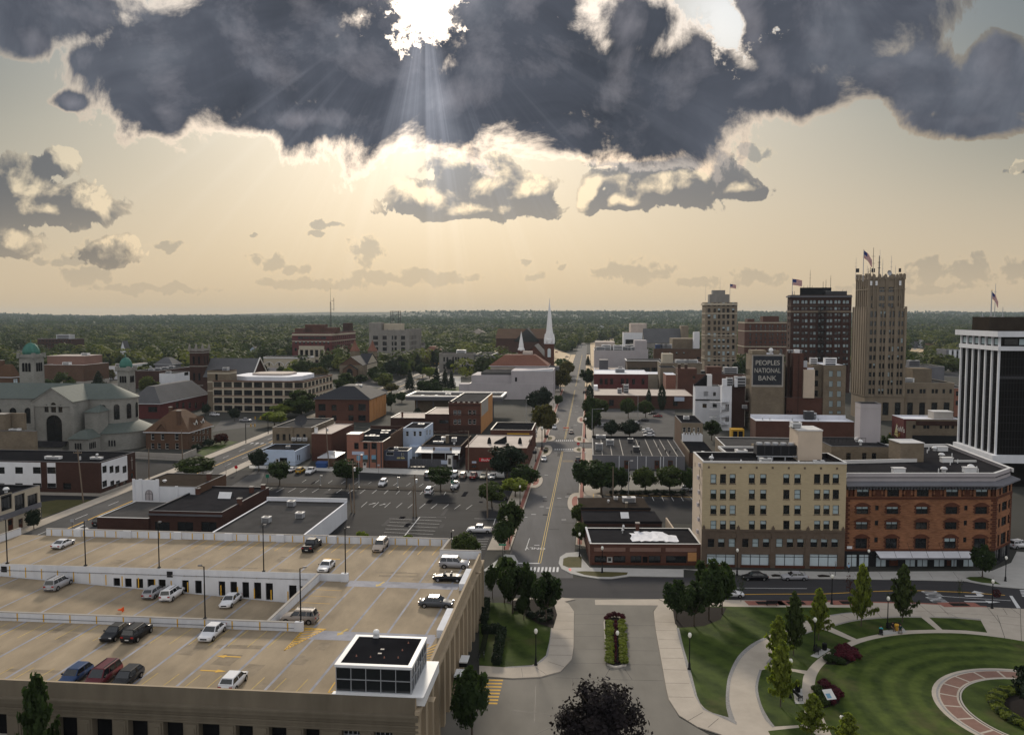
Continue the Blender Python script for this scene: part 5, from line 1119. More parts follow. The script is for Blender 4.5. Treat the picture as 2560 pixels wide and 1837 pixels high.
b=Bld('brick_gabled_house','brown brick house with hipped roof at the left edge behind the cathedral',(zA(100,0)[0],400),-45,us=zA(168,0)[0],ac=zA(0,575)[1],Z='brickbr',K='roofdk',par=.1)
b.aQ('F',4,[3,7.2],1.4,2,'sash_w')
b.pg('R',zA,[(120,160)],[(590,650)],'shopb')
b.ab(K=False)
b.bu(b.H+6,'shinglebr',.6,aY=min(b.W,b.D)*.42)
b.aC(b.W*.6,b.D*.4,1.6,1.6,8,'brickbr',zb=b.H)
b=Bld('steep_white_house','tall narrow white house with steep gable among dark trees',(zA(1110,0)[0],760),zA(1064,0)[0],us=zA(1150,0)[0],ac=zA(0,342)[1],Z='white',K='roofgr',par=.1)
b.ab(K=False)
b.bq(b.H+9,'y','shinglegr')
b=Bld('arcaded_white_building','low cream building with row of round blind arches',(zB(440,0)[0],690),zB(66,0)[0],us=zB(510,0)[0],ac=zB(0,398)[1],Z='cream',K='roofdk',cap='white',par=.6)
b.pg('F',zB,[(110,122),(198,212),(288,302),(376,392)],[(448,476)],'arch')
b.pg('R',zB,[(452,458),(466,472),(480,486),(494,500)],[(440,468)],'arch')
b.ab()
for k in cO(4):
 c=b.W*(k+.5)/4;mb=MB()
 for i in cO(10):t0,t1=pi*i/10,pi*(i+1)/10;rr=b.W/9.2;mb.ae((c+rr*cos(t0),-.1,b.H*.42+rr*.8*sin(t0)),(c+rr*cos(t1),-.1,b.H*.42+rr*.8*sin(t1)),.22,n_=5,m_='white')
 b.ad('blind_arch',mb)
b.aA('cornice',b.H-1.2,b.H-.5,'white',.4,'FR')
b.aA('base_course',0,4.,'lav',.3,'FR')
b=Bld('brick_hotel','broad dark red brick building with cream bands and columned centre portico',(zB(672,0)[0],830),zB(318,0)[0],us=zB(880,0)[0],ac=zB(0,182)[1],Z='redpaint',K='roofdk',cap='cream',par=.6)
zr_=[b.H*k for k in(.12,.30,.47,.62,.78)]
b.aQ('R',12,zr_,2.,3.2,'sash',m0=3)
b.aQ('F',9,[b.H*.62],1.8,3.,'sashb',m0=4)
b.aQ('F',5,[b.H*.78],5.5,2.6,'pair',m0=9)
b.pg('F',zB,[(342,362),(625,648)],[(318,345),(385,412)],'sash')
b.ab()
for z_,h_ in((.70,.7),(.90,1.8),(.10,3)):b.aA('stone_band',b.H*z_,b.H*z_+h_,'cream',.15,'FR')
u0,u1=b.col('F',zB(384,0)[0],10),b.col('F',zB(606,0)[0],10)
mb=MB()
zt,zb2=b.H*.56,b.H*.02
mb.box(u0,u1,-1.2,-.1,zt-4,zt,'cream')
for k in cO(6):x=u0+(u1-u0)*k/5;mb.box(x-.9,x+.9,-1.2,-.1,zb2,zt-4,'cream')
b.ad('portico',mb)
mb=MB()
mb.box(u0,u1,-.08,-.02,zb2,zt-4,'glassbk')
b.ad('portico_glazing',mb)
for(k,w,h_)in((.22,18,4),(.5,20,8),(.86,16,5)):b.box('penthouse',b.W*k-w/2,b.W*k+w/2,8,20,b.H-.6,b.H+h_,'brick')
b.box('penthouse',b.W-7,b.W-.5,b.D*.72,b.D*.9,b.H-.6,b.H+9,'brickdk')
b=Bld('grey_stone_block','tall pale grey stone office block with ribbed side and rooftop water tank frame',(zB(1352,0)[0],765),zB(1000,0)[0],us=zB(1462,0)[0],ac=zB(0,160)[1],Z='stonegr',K='roofgr',cap='stonegr',par=.5)
zr_=[b.H*k for k in(.08,.26,.43,.58,.74)]
b.aQ('F',4,zr_,4.8,3.6,'pair',us=[b.W*k for k in(.16,.40,.63,.84)])
b.aQ('R',9,zr_,2.2,3.6,'sash',m0=3.5)
b.ab()
b.box('corner_tower',-.1,b.W*.3,-.1,14,b.H-.5,b.H+7,'stonegr')
b.box('penthouse',b.W*.33,b.W*.78,6,18,b.H-.5,b.H+6,'cream')
for k in cO(10):b.an('R','stone_rib',b.D*k/10+.2,b.D*k/10+1.,0,b.H+1.2,'stonegr',.5)
for k in cO(5):b.an('F','stone_rib',b.W*(.28+k*.165),b.W*(.28+k*.165)+1.,0,b.H+.8,'stonegr',.4)
mb=MB()
for(x,y)in((b.W*.5,8),(b.W*.7,8),(b.W*.7,16),(b.W*.5,16)):mb.ae((x,y,b.H+6),(x,y,b.H+18),.3,n_=5,m_='darkmetal')
for z_ in(10,14,17.5):mb.ae((b.W*.5,8,b.H+z_),(b.W*.7,8,b.H+z_),.2,n_=5,m_='darkmetal');mb.ae((b.W*.5,16,b.H+z_),(b.W*.7,16,b.H+z_),.2,n_=5,m_='darkmetal')
mb.ae((b.W*.5,8,b.H+6),(b.W*.7,8,b.H+17.5),.15,n_=5,m_='darkmetal')
b.ad('tank_frame',mb)
gsb=b
b=Bld('grey_annex','lower pale annex behind the grey stone office block',(zB(1462,0)[0],812),zB(1420,0)[0],us=zB(1496,0)[0],ac=zB(0,285)[1],Z='stonegr',K='roofgr',cap='stonegr')
b.aQ('R',6,[3,8,13,18],2,3,'sash',m0=3)
b.ab()
b=Bld('spired_church','brown brick church with two red cone spires and dark slate roof',(zB(940,0)[0],600),zB(738,0)[0],us=zB(1072,0)[0],ac=zB(0,470)[1],Z='bricktan',K='roofdk',par=.1)
b.ab(K=False)
b.bq(aa(zB(0,398)[1],600),'y','shingledk',gm='brickbr')
mb=MB()
x_=b.W
mb.I([(x_-.3,b.D*.3,b.H),(x_+.25,b.D*.3,b.H),(x_+.25,b.D,b.H),(x_-.3,b.D,b.H)],'cream')
mb.I([(x_+.05,b.D*.3,2),(x_+.05,b.D,2),(x_+.05,b.D,b.H),(x_+.05,b.D*.65,b.H+7),(x_+.05,b.D*.3,b.H)],'cream')
b.ad('cream_gable',mb)
mb=MB()
mb.I([(x_+.5,b.D*.27,b.H-.4),(x_+.5,b.D*.65,b.H+7.4),(x_*.5,b.D*.65,b.H+7.4),(x_*.5,b.D*.27,b.H-.4)][::-1],'shingledk')
mb.I([(x_+.5,b.D*1.03,b.H-.4),(x_+.5,b.D*.65,b.H+7.4),(x_*.5,b.D*.65,b.H+7.4),(x_*.5,b.D*1.03,b.H-.4)],'shingledk')
b.ad('cross_roof',mb)
for(zx,yy,w)in((875,b.D*1.02,7.5),(1030,b.D*1.,7.5)):Yw=b.O.location.y+yy*EY[1]-10*EX[1]*0;zt_,zap=aa(zB(0,342)[1],Yw),aa(zB(0,245)[1],Yw);lx=au(b.O.location.x+EY[0]*yy,b.O.location.y+EY[1]*yy,EX,zB(zx,0)[0],zt_);mb=MB();mb.am([(w/2,-.2),(w/2,zt_)],(lx,yy),12,'bricktan');mb.am([(w/2+.2,zt_-5),(w/2+.2,zt_-4.4)],(lx,yy),12,'brickdk');o_=b.ad('turret',mb);mb=MB();mb.am([(w/2+.5,zt_-.1),(w/2*.5,zt_+(zap-zt_)*.45),(.05,zap)],(lx,yy),12,'redtile');mb.obj('spire',None,o_)
mb=MB()
mb.box(b.W*.2,b.W*.8,-3.5,-.02,-.1,b.H*.75,'brickbr')
mb.I([(b.W*.17,-3.8,b.H*.75),(b.W*.5,-3.8,b.H*1.05),(b.W*.5,0,b.H*1.05),(b.W*.17,0,b.H*.75)][::-1],'shingledk')
mb.I([(b.W*.83,-3.8,b.H*.75),(b.W*.5,-3.8,b.H*1.05),(b.W*.5,0,b.H*1.05),(b.W*.83,0,b.H*.75)],'shingledk')
mb.I([(b.W*.2,-3.5,b.H*.75),(b.W*.8,-3.5,b.H*.75),(b.W*.5,-3.5,b.H*1.02)],'brickbr')
b.ad('porch',mb)
o_=onew('window',aO(4.5,7,'arch'),b.O,(b.W*.5,-3.65,2.5))
b=Bld('stone_courthouse','pale two storey stone building with groups of tall dark windows',(zB(1920,0)[0],700),zB(1620,0)[0],us=zB(1930,0)[0]+4,ac=zB(0,365)[1],Z='stonegr',K='roofgr',cap='stonegr',par=.6)
for r_ in((398,438),(462,505)):b.pg('F',zB,[(1657,1672),(1684,1700),(1736,1752),(1760,1776),(1782,1798),(1818,1832),(1840,1856),(1862,1878)],[r_],'sash')
b.ab()
b.ah(b.W*.6,10,8,5,3,'whitemetal')
b.aA('cornice',b.H-1.6,b.H-1.,'stonegr',.5,'FR')
b=Bld('lattice_block','grey lattice fronted block with round clock',(zB(2085,0)[0],705),zB(1925,0)[0],us=zB(2142,0)[0],ac=zB(0,380)[1],Z='greywall',K='roofgr',cap='cap',par=.4)
b.ab()
mb=MB()
for i in cO(14):
 for j in cO(8):mb.box(b.W*(i+.12)/14,b.W*(i+.88)/14,-.25,-.02,b.H*(.12+.8*j/8),b.H*(.12+.8*(j+.72)/8),'stonegr')
b.ad('lattice',mb)
mb=MB()
cx_,cz_=b.col('F',zB(2022,0)[0],8),b.H*.6
mb.ae((cx_,-.4,cz_),(cx_,-.26,cz_),1.9,n_=20,m_='whitemetal')
mb.box(cx_-.1,cx_+.1,-.46,-.41,cz_,cz_+1.4,'blackmetal')
mb.box(cx_,cx_+1.,-.46,-.41,cz_-.1,cz_+.1,'blackmetal')
b.ad('clock',mb)
b=Bld('brown_shop_row','low brown brick shop row beside the grey stone office block',(zB(1610,0)[0],840),zB(1500,0)[0],d=20,ac=zB(0,340)[1],Z='brickdk',K='roofdk')
b.ab(K=False)
b.bu(b.H+4,'redtile',.8,aY=min(b.W,b.D)*.4)
b=Bld('theatre_building','large blank pale grey theatre with stepped parapet on the main street',(zC(362,0)[0],470),zB(1888,0)[0],us=zC(382,0)[0],ac=zC(0,636)[1],Z='lav',K='roofgr',cap='cap',par=.3)
b.ab()
Wm=b.W
b.box('upper_storey',.6,Wm*.56,4,b.D-.5,b.H-.3,aa(zB(0,562)[1],474),'lav')
b.box('upper_storey',Wm*.5,Wm-.02,1.,b.D-.2,b.H-.3,aa(zC(0,520)[1],472),'lav')
mb=MB()
zt_=aa(zC(0,520)[1],472)
n2=12
pts=[(Wm*.5+(Wm*.5)*i/n2,1.,zt_+1.4*(i/n2)**2)for i in cO(n2+1)]
mb.I([(Wm*.5,.95,zt_-.2),(Wm,.95,zt_-.2)]+[(p[0],.95,p[2])for p in pts[::-1]],'white')
mb.I([(Wm*.5,1.25,zt_-.2)]+[(p[0],1.25,p[2])for p in pts]+[(Wm,1.25,zt_-.2)],'white')
for p,q in zip(pts,pts[1:]):mb.I([(p[0],.95,p[2]),(q[0],.95,q[2]),(q[0],1.25,q[2]),(p[0],1.25,p[2])],'white')
b.ad('curved_parapet',mb)
b.box('stair_wing',-6.5,-.02,2,12,-.1,8.5,'lav')
b.box('roof_slab',6,Wm*.55,6,b.D,aa(zB(0,562)[1],474),aa(zB(0,562)[1],474)+1.5,'roofgr')
o_=b.an('F','small_window',Wm-22,Wm-20.8,b.H+1.2,b.H+3.6,'dark',.02)
o_.location.y=1.-.02
o_.location.z=0
b=Bld('red_roofed_building','building with broad red tile hipped roof behind the pale theatre',(zC(312,0)[0],500),zC(-190,0)[0],d=22,ac=zC(0,478)[1],Z='rooftan',K='roofgr',par=.1)
b.ab(K=False)
b.bu(b.H+6.5,'redtile',1.,aY=9)
b.box('roof_block',b.W*.55,b.W*.72,8,14,b.H+5,b.H+8.5,'rooftan')
def br():
 Y0=545.;X0=xat(zC(370,0)[0],Y0,30);O=aq('steepled_church','red brick church with two tall white octagonal steeples on the main street','church',(X0,Y0,0),-G);w=abs(au(X0,Y0,EX,zC(288,0)[0],30));zt=aa(zC(0,268)[1],Y0);zap=aa(745,Y0);mb=MB();mb.box(-w,0,0,w,-.2,zt,'brick');mb.box(-w-.3,.3,-.3,w+.3,zt-1.,zt-.3,'white');o_=mb.obj('tower',None,O);q=onew('belfry_window',aO(w*.35,w*.95,'arch_w','shopblind'),o_,(-w/2,-.14,zt-w*1.6));mb=MB();c=(-w/2,w/2);r=w*.56;h=zap-zt;mb.am([(r,zt-.3),(r,zt+h*.06),(r*.78,zt+h*.09),(r*.72,zt+h*.22),(r*.64,zt+h*.24),(r*.36,zt+h*.6),(.12,zt+h*.93),(.25,zt+h*.95),(.05,zt+h)],c,8,'whitemetal',False)
 for i in cO(4):a=pi/4+i*pi/2;p=(c[0]+r*1.15*cos(a),c[1]+r*1.15*sin(a));mb.am([(.7,zt-.3),(.7,zt+h*.08),(.02,zt+h*.2)],p,6,'whitemetal',False)
 mb.obj('steeple',None,o_);Yb=Y0+2;lx=au(X0,Yb,EX,zC(105,0)[0],25);w2=abs(au(xat(zC(105,0)[0],Yb,25),Yb,EX,zC(48,0)[0],25));z2,a2=aa(zC(0,340)[1],Yb),aa(zC(0,168)[1],Yb);mb=MB();mb.box(lx-w2,lx,2,2+w2,-.2,z2,'brick');o2=mb.obj('tower',None,O);mb=MB();c=(lx-w2/2,2+w2/2);r=w2*.54;h=a2-z2;mb.am([(r,z2-.3),(r,z2+h*.08),(r*.75,z2+h*.12),(r*.68,z2+h*.28),(.1,z2+h*.95),(.02,z2+h)],c,8,'whitemetal',False);mb.obj('steeple',None,o2);zr=aa(zC(0,297)[1],Y0+4);ze=aa(zC(0,400)[1],Y0);xa,xb=lx,-w;xm=(xa+xb)/2;mb=MB();mb.box(xa,xb,1,44,-.2,ze,'brick');mb.I([(xa,1,ze),(xb,1,ze),(xm,1,zr)],'brick');mb.obj('nave',None,O);mb=MB();mb.I([(xa-.6,.6,ze-.5),(xm,.6,zr+.2),(xm,44,zr+.2),(xa-.6,44,ze-.5)][::-1],'shinglegr');mb.I([(xb+.6,.6,ze-.5),(xm,.6,zr+.2),(xm,44,zr+.2),(xb+.6,44,ze-.5)],'shinglegr');mb.obj('roof',None,O);mb=MB();mb.box(-w*1.2,w*.6,-8,-.4,-.2,ze*.72,'greywall');mb.obj('side_chapel',None,O);KIDS.clear()
br()
b=Bld('a_frame_church','low modern church with broad dark brown pitched roofs beyond the steeples',(zC(300,0)[0],950),zC(-140,0)[0],d=50,ac=zC(0,232)[1],Z='brickdk',K='roofdk',par=.1)
b.ab(K=False)
b.bq(aa(zC(0,150)[1],965),'x','shinglebr',.8)
mb=MB()
c=b.W*.62
mb.I([(c-16,-1.5,b.H-4),(c,-1.5,aa(zC(0,145)[1],955)),(c,30,aa(zC(0,145)[1],955)),(c-16,30,b.H-4)][::-1],'shingledk')
mb.I([(c+16,-1.5,b.H-4),(c,-1.5,aa(zC(0,145)[1],955)),(c,30,aa(zC(0,145)[1],955)),(c+16,30,b.H-4)],'shingledk')
mb.I([(c-15,-.8,b.H-4),(c+15,-.8,b.H-4),(c,-.8,aa(zC(0,150)[1],955))],'glass')
b.ad('a_frame',mb)
b=Bld('corner_brick_shop','low dark red brick corner shop with dark shop windows and patched black roof',(zG(690,0)[0],158),zG(1676,0)[0],d=12,ac=zG(0,1128)[1],ang=rad(1.),Z={'F':'brick','L':'brick','R':'brick','B':'brick'},K='roofdk',cap='cap',par=.25)
b.pg('F',zG,[(730,834),(895,1003),(1048,1145),(1208,1314),(1362,1545)],[(1235,1325)],'shop')
b.pg('F',zG,[(840,888)],[(1245,1345)],'door_w')
b.pg('F',zG,[(1155,1200)],[(1240,1345)],'open')
b.ab()
for(x0,x1)in((725,1003),(1042,1316),(1358,1632)):u0,u1=b.col('F',zG(x0,0)[0],3),b.col('F',zG(x1,0)[0],3);b.an('F','sign_fascia',u0,u1,2.75,3.5,'paverpk',.07)
u0,u1=b.col('F',zG(1555,0)[0],2),b.col('F',zG(1632,0)[0],2)
b.an('F','boarded_panel',u0,u1,.9,2.6,'brickor',.04)
b.an('F','stall_riser',.4,b.W-.4,.1,.55,'redtrim',.03)
mb=MB()
for i in cO(22):mb.box(-.12,.25,1+i*.5,1.3+i*.5,b.H+.07,b.H+.3,'white')
b.ad('stepped_coping',mb)
mb=MB()
u0,u1=b.col('F',zG(1085,0)[0],b.H),b.col('F',zG(1490,0)[0],b.H)
rs_=np.random.RandomState(5)
nx,ny=14,6
gz=rs_.rand(nx+1,ny+1)*.25+.05
jx=(rs_.rand(nx+1,ny+1)-.5)*.7
for i in cO(nx):
 for j in cO(ny):
  if(i<2 and j>4)or(i>10 and j>3 and i+j>15):continue
  q=lambda a,c:(u0+(u1-u0)*a/nx+jx[a,c]+(ny-c)*.12*(a/nx-.4),2.2+7.2*c/ny,b.H-.24+gz[a,c]);mb.I([q(i,j),q(i+1,j),q(i+1,j+1),q(i,j+1)],'roofwh',True)
b.ad('torn_membrane',mb)
b.aC(b.col('F',zG(1155,0)[0],b.H)+.5,11.2,.7,.7,1.5,'brick')
u_a=b.col('F',zG(1410,0)[0],5)
for k,(dx1,y0,y1,z0)in cQ(((u_a+.2,12.02,15.,b.H-.6),(u_a+.6,15.02,26,b.H+.15),(u_a-.2,26.02,38,b.H+.45))):mb=MB();mb.box(.05,dx1,y0,y1,-.1,z0,'brickdk');o_=b.ad('rear_wing',mb);mb=MB();mb.box(-.1,dx1+.1,y0-.02,y1,z0,z0+.12,('roofbk','roofdk','roofbr')[k]);mb.box(-.1,dx1+.1,y0-.03,y0+.25,z0+.12,z0+.5,'roofbk');mb.obj('roof',None,o_)
b.ah(u_a-4.2,33,3.,1.7,1.3,'metal',zb=b.H+.55)
b.ah(u_a-7.,35.5,.9,.9,.8,'whitemetal',zb=b.H+.55)
b.aS(u_a-9,33,.3,.7,zb=b.H+.55)
b.aC(u_a-5.4,28,.5,.5,1.1,'bricktan',zb=b.H+.55)
mb=MB()
x_=b.W*.42
mb.I([(x_-.9,19,b.H+.3),(x_+.9,19,b.H+.3),(x_+.9,20.6,b.H+1.3),(x_-.9,20.6,b.H+1.3)],'whitemetal')
mb.box(x_-.9,x_+.9,20.6,20.7,b.H+.25,b.H+1.3,'darkmetal')
b.ad('skylight',mb)
b.aS(b.W*.36,11,.25,1.2)
b.aS(b.W*.34,9,.2,.9)
b.box('yard_wall',b.W-2.6,b.W-2.3,12,26,-.1,3.,'beige_side')
b.box('yard_floor',u_a+.8,b.W-2.7,12.1,22,-.1,.35,'concgr')
csb=b
b=Bld('beige_brick_block','six storey beige brick block with brown stone lower storeys and shop windows',(zG(1686,0)[0],157),zH(697,0)[0],us=zG(1602,0)[0],ac=zG(0,400)[1],ang=rad(3.),Z={'F':'beige','L':'beige_side','R':'beige','B':'beige'},K='roofdk',cap='cap',par=.9)
GH=2264.
gx=[(1755,1808),(1840,1893),(1925,1978),(2095,2148),(2195,2250)]+[(GH+a,GH+c)for a,c in((135,190),(233,290),(408,463),(490,545),(572,628))]
b.pg('F',zG,gx,[(512,595),(650,733),(787,868),(923,1002)],'sash',a5=.72)
gx2=[(1730,1790),(1822,1882),(1915,1975),(2035,2093),(2125,2183),(2218,2276)]+[(GH+a,GH+c)for a,c in((72,132),(165,225),(257,318),(375,437),(468,528),(560,622))]
b.pg('F',zG,gx2,[(1083,1160)],'sash',a5=.72)
b.pg('F',zG,[(1722,1975),(2028,2274),(GH+65,GH+318),(GH+368,GH+617)],[(1220,1342)],'shopb')
b.pg('L',zG,[(1655,1662),(1676,1683)],[(470,540),(600,670),(735,800),(870,910)],'sash')
b.pg('L',zG,[(1615,1622)],[(410,450)],'sash')
zb_=_pz(b,'F',1,zG(0,1012)[1])
b.ab()
mb=MB()
aJ(mb,b.W,-.1,zb_,[h for h in b.ak['F']if h[2]<zb_-1],lambda u,o,z:(u,-o-.08,z),'brownstone',.1)
b.ad('base_facing',mb)
b.aA('string_course',zb_,zb_+.35,'brownstone',.25,'F')
b.aA('base_plinth',-.1,.5,'redtrim',.14,'F')
for k in cO(5):
 u=.4+(b.W-.8)*k/4;mb=MB();mb.box(u-.25,u+.25,-.3,-.05,zb_+.35,zb_+.8,'brownstone');mb.am([(.22,zb_+.8),(.02,zb_+1.25)],(u,-.17),4,'brownstone',False);b.ad('finial',mb)
 for j in cO(3 if k<4 else 0):c=u+b.W/4*(j+.75)/3.2;b.box('carved_panel',c-.55,c+.55,-.16,-.07,zb_-1.35,zb_-.55,'brownstone')
for k in cO(4):u=.4+(b.W-.8)*k/4;b.an('F','stone_pier',max(.02,u-.45),u+.45,-.1,zb_-.02,'brownstone',.16)
mb=MB()
for k in cO(9):u=1.2+(b.W-3.)*k/8;zc=_pz(b,'F',1,zG(0,460)[1]);mb.box(u-.18,u+.18,-.05,-.01,zc,zc+.4,'brownstone')
b.ad('wall_vents',mb)
b.aA('roof_cornice',b.H-.25,b.H-.02,'cap',.14,'F')
mb=MB()
for(f,u,z,w,h,*_r)in b.a4:
 if f=='F' and w<2:mb.box(u-w/2-.08,u+w/2+.08,-.1,-.005,z-.14,z-.02,'brownstone')
b.ad('window_sills',mb)
mb=MB()
for j in cO(7):z=3+j*2.7;mb.box(-.35,-.01,2+(j%2),3.1+(j%2),z,z+.7,'lav')
b.ad('wall_air_units',mb)
b.aS(2.2,12,.45,.9)
b.aS(2.8,6,.45,.9)
b.ah(10,12,2.2,2.,1.2,'whitemetal','roof_fan')
b.ah(13,4,2.2,1.2,.9,'whitemetal','roof_fan')
b.ah(23,3,2.,1.,.7,'whitemetal','roof_fan')
for(x,y)in((3.5,9),(8,3),(19,2.5),(24,9)):b.aS(x,y,.15,.8,name='vent_pipe')
X0u=b.col('F',zH(5,0)[0],b.H)
mb=MB()
cxx,cyy=X0u+3.6,9.
zb0=b.H-.9
mb.box(cxx-4.,cxx+4.,cyy-1.4,cyy+1.4,zb0+1.,zb0+2.9,'darkmetal')
for i in cO(5):mb.box(cxx-3.95+i*1.6,cxx-2.55+i*1.6,cyy-1.45,cyy-1.4,zb0+1.1,zb0+2.8,'frame');mb.ae((cxx-3.2+i*1.6,cyy,zb0+2.9),(cxx-3.2+i*1.6,cyy,zb0+3.3),.62,n_=12,m_='metal')
mb.box(cxx-4.2,cxx+4.3,cyy-2.,cyy-1.8,zb0+.7,zb0+.9,'metal')
mb.box(cxx-4.2,cxx+4.3,cyy+1.8,cyy+2.,zb0+.7,zb0+.9,'metal')
for x in(-3.8,-1,1.5,4):
 for y in(-1.9,1.9):mb.box(cxx+x-.1,cxx+x+.1,cyy+y-.1,cyy+y+.1,zb0,zb0+.8,'metal')
b.ad('cooling_unit',mb)
xa,xb_=b.col('F',zH(345,0)[0],b.H+3)+.3,b.col('F',zH(553,0)[0],b.H+3)+.6
mb=MB()
mb.box(xa,xb_,b.D-4.2,b.D+2.,zb0,zb0+6.,'beige_side')
mb.box(xa-.1,xb_+.1,b.D-4.3,b.D+2.1,zb0+6.,zb0+6.25,'cap')
b.ad('stair_head',mb)
b.ah((xa+xb_)/2-2,b.D-1,1.9,1.9,1.1,'whitemetal','roof_fan',zb=zb0+6.2)
mb=MB()
mb.box(9,b.W,b.D,b.D+20,-.1,b.H-2.4,'bricktan')
mb.box(9.3,b.W,b.D+.02,b.D+20,b.H-2.4,b.H-2.3,'roofdk')
for q in((9,b.W,b.D+19.7,b.D+20.05),(8.95,9.3,b.D+.05,b.D+19.7)):mb.box(*q,b.H-2.4,b.H-1.9,'cap')
b.ad('rear_wing',mb)
xl0,xl1=2140,2203
Yl=193.
hl=aa(1008,Yl)
bb=b
b=Bld('lift_tower','tall blank pale lift tower standing behind the beige and red brick blocks',(zH(820,0)[0],Yl),zH(1002,0)[0],us=zH(772,0)[0],ac=1009,Z='lav',K='roofdk',cap='capdk',par=.2)
b.ab()
b.aA('joint_line',b.H-1.2,b.H-1.1,'concgr',.02,'FL')
mb=MB()
mb.box(-.05,b.W+.05,-.05,b.D+.05,-.1,aa(zH(0,262)[1],Yl),'bricktan')
b.ad('brick_base',mb)
b=Bld('tan_rear_wing','tan brick rear wing with arched windows between the beige and red brick blocks',(zH(560,0)[0],186),zH(1090,0)[0],d=14,ac=zH(0,268)[1],ang=rad(3),Z='bricktan',K='roofdk',cap='capdk',par=.2)
b.pg('F',zH,[(692,732),(832,870),(918,957)],[(325,395),(440,500)],'arch')
b.pg('F',zH,[(1005,1030),(1052,1078)],[(450,500)],'arch')
b.ab()
b.aS(8,4,.5,1.2)
b.aS(9,9,.6,1.)
mb=MB()
for i in cO(12):mb.ae((i*.9,6,b.H),(i*.9,6,b.H+1.1),.04,n_=4,m_='blackmetal')
mb.ae((0,6,b.H+1.1),(10,6,b.H+1.1),.05,n_=4,m_='blackmetal')
b.ad('railing',mb)
def bB():
 Y=157.;x0,x1=xat(zH(690,0)[0],Y,17),xat(zH(2022,0)[0],Y,17);zc,zp=aa(zH(0,598)[1],Y),aa(zH(0,510)[1],Y);O=aq('red_brick_block','five storey orange red brick corner block with grey cornice and long shop canopy','building',(x0,Y,0));W=x1-x0;cx,cy=gp(*zH(2165,462),z=zp);bx,by=gp(2372,1110,z=zp);C=[(0,0),(W,0),(cx-x0,cy-Y),(bx-x0,by-Y),(16,by-Y),(16,18),(0,14)];C[4]=(gp(*zH(1000,250),z=zp)[0]-x0,by-Y);C[5]=(C[4][0],17);pF=lambda u,o,z:(u,-o,z);d=cP((C[2][0]-W,C[2][1]));Lc=d.length;d.normalize();pC=lambda u,o,z:(W+d.x*u+d.y*o,d.y*u-d.x*o,z);e=cP((C[3][0]-C[2][0],C[3][1]-C[2][1]));Lr=e.length;e.normalize();pR=lambda u,o,z:(C[2][0]+e.x*u+e.y*o,C[2][1]+e.y*u-e.x*o,z);ucol=lambda zx,zz=9:xat(zH(zx,0)[0],Y,zz)-x0;at=lambda zy:aa(zH(0,zy)[1],Y);fh,a4=[],[]
 def W_(I,P,ak,u,z,w,h,ar):ak.append((u-w/2,u+w/2,z,z+h));a4.append((I,P,u,z,w,h,ar))
 cols=[(780,887),(1047,1152),(1308,1413),(1568,1674),(1830,1936)]
 for ri,(ya,yb_)in cQ(((640,710),(787,865),(922,1000),(1065,1170))):
  for ci,(xa,xb)in cQ(cols):u=(ucol(xa)+ucol(xb))/2-.04*ri;W_('F',pF,fh,u,at(yb_),ucol(xb)-ucol(xa),at(ya)-at(yb_),R.choice(['pair','pairb','pairb'])if(ri,ci)not in((0,2),(2,2),(3,0),(3,1))else 'pair')
 for(xa,xb)in((945,975),(1732,1760)):
  for(ya,yb_)in((790,832),(922,965),(1070,1115)):W_('F',pF,fh,(ucol(xa)+ucol(xb))/2,at(yb_),ucol(xb)-ucol(xa),at(ya)-at(yb_),'sash')
 zs0,zs1=at(1345),at(1222)
 for(xa,xb,st_)in((705,800,'shopb'),(815,912,'shopb'),(965,1060,'shopb'),(1085,1165,'door'),(1225,1320,'shopb'),(1333,1430,'shopb'),(1482,1580,'shopb'),(1595,1632,'door'),(1636,1690,'shopb'),(1742,1838,'shopb'),(1852,1948,'shopb')):W_('F',pF,fh,(ucol(xa)+ucol(xb))/2,.15 if st_=='door' else zs0,ucol(xb)-ucol(xa),zs1-(.15 if st_=='door' else zs0),st_)
 ch=[]
 for(ya,yb_)in((640,710),(787,865),(922,1000),(1065,1170)):
  for k,w in((.25,.9),(.55,2.6),(.85,.9)):W_('C',pC,ch,Lc*k,at(yb_),w,at(ya)-at(yb_),'pair' if w>2 else 'sash')
 for k in(.25,.7):W_('C',pC,ch,Lc*k,.5,Lc*.3,3.,'shop')
 rh=[]
 for i in cO(8):
  for(ya,yb_)in((640,710),(787,865),(922,1000),(1065,1170)):W_('R',pR,rh,Lr*(i+.5)/8,at(yb_),2.2,at(ya)-at(yb_),'pair')
 mb=MB();zs=at(1190);up=lambda hs:[h for h in hs if h[2]>zs-.2];dn=lambda hs:[h for h in hs if h[2]<=zs-.2]
 for P,L,hs in((pF,W,fh),(pC,Lc,ch),(pR,Lr,rh)):aJ(mb,L,zs,zc-1.,up(hs),P,'redbrick',.22,'redtrim');aJ(mb,L,-.1,zs,dn(hs),P,'frame',.2)
 for a,c in zip(C[3:],C[4:]+C[:1]):mb.I([(*a,-.1),(*c,-.1),(*c,zc),(*a,zc)],'bricktan')
 mb.obj('wall',None,O);mb=MB()
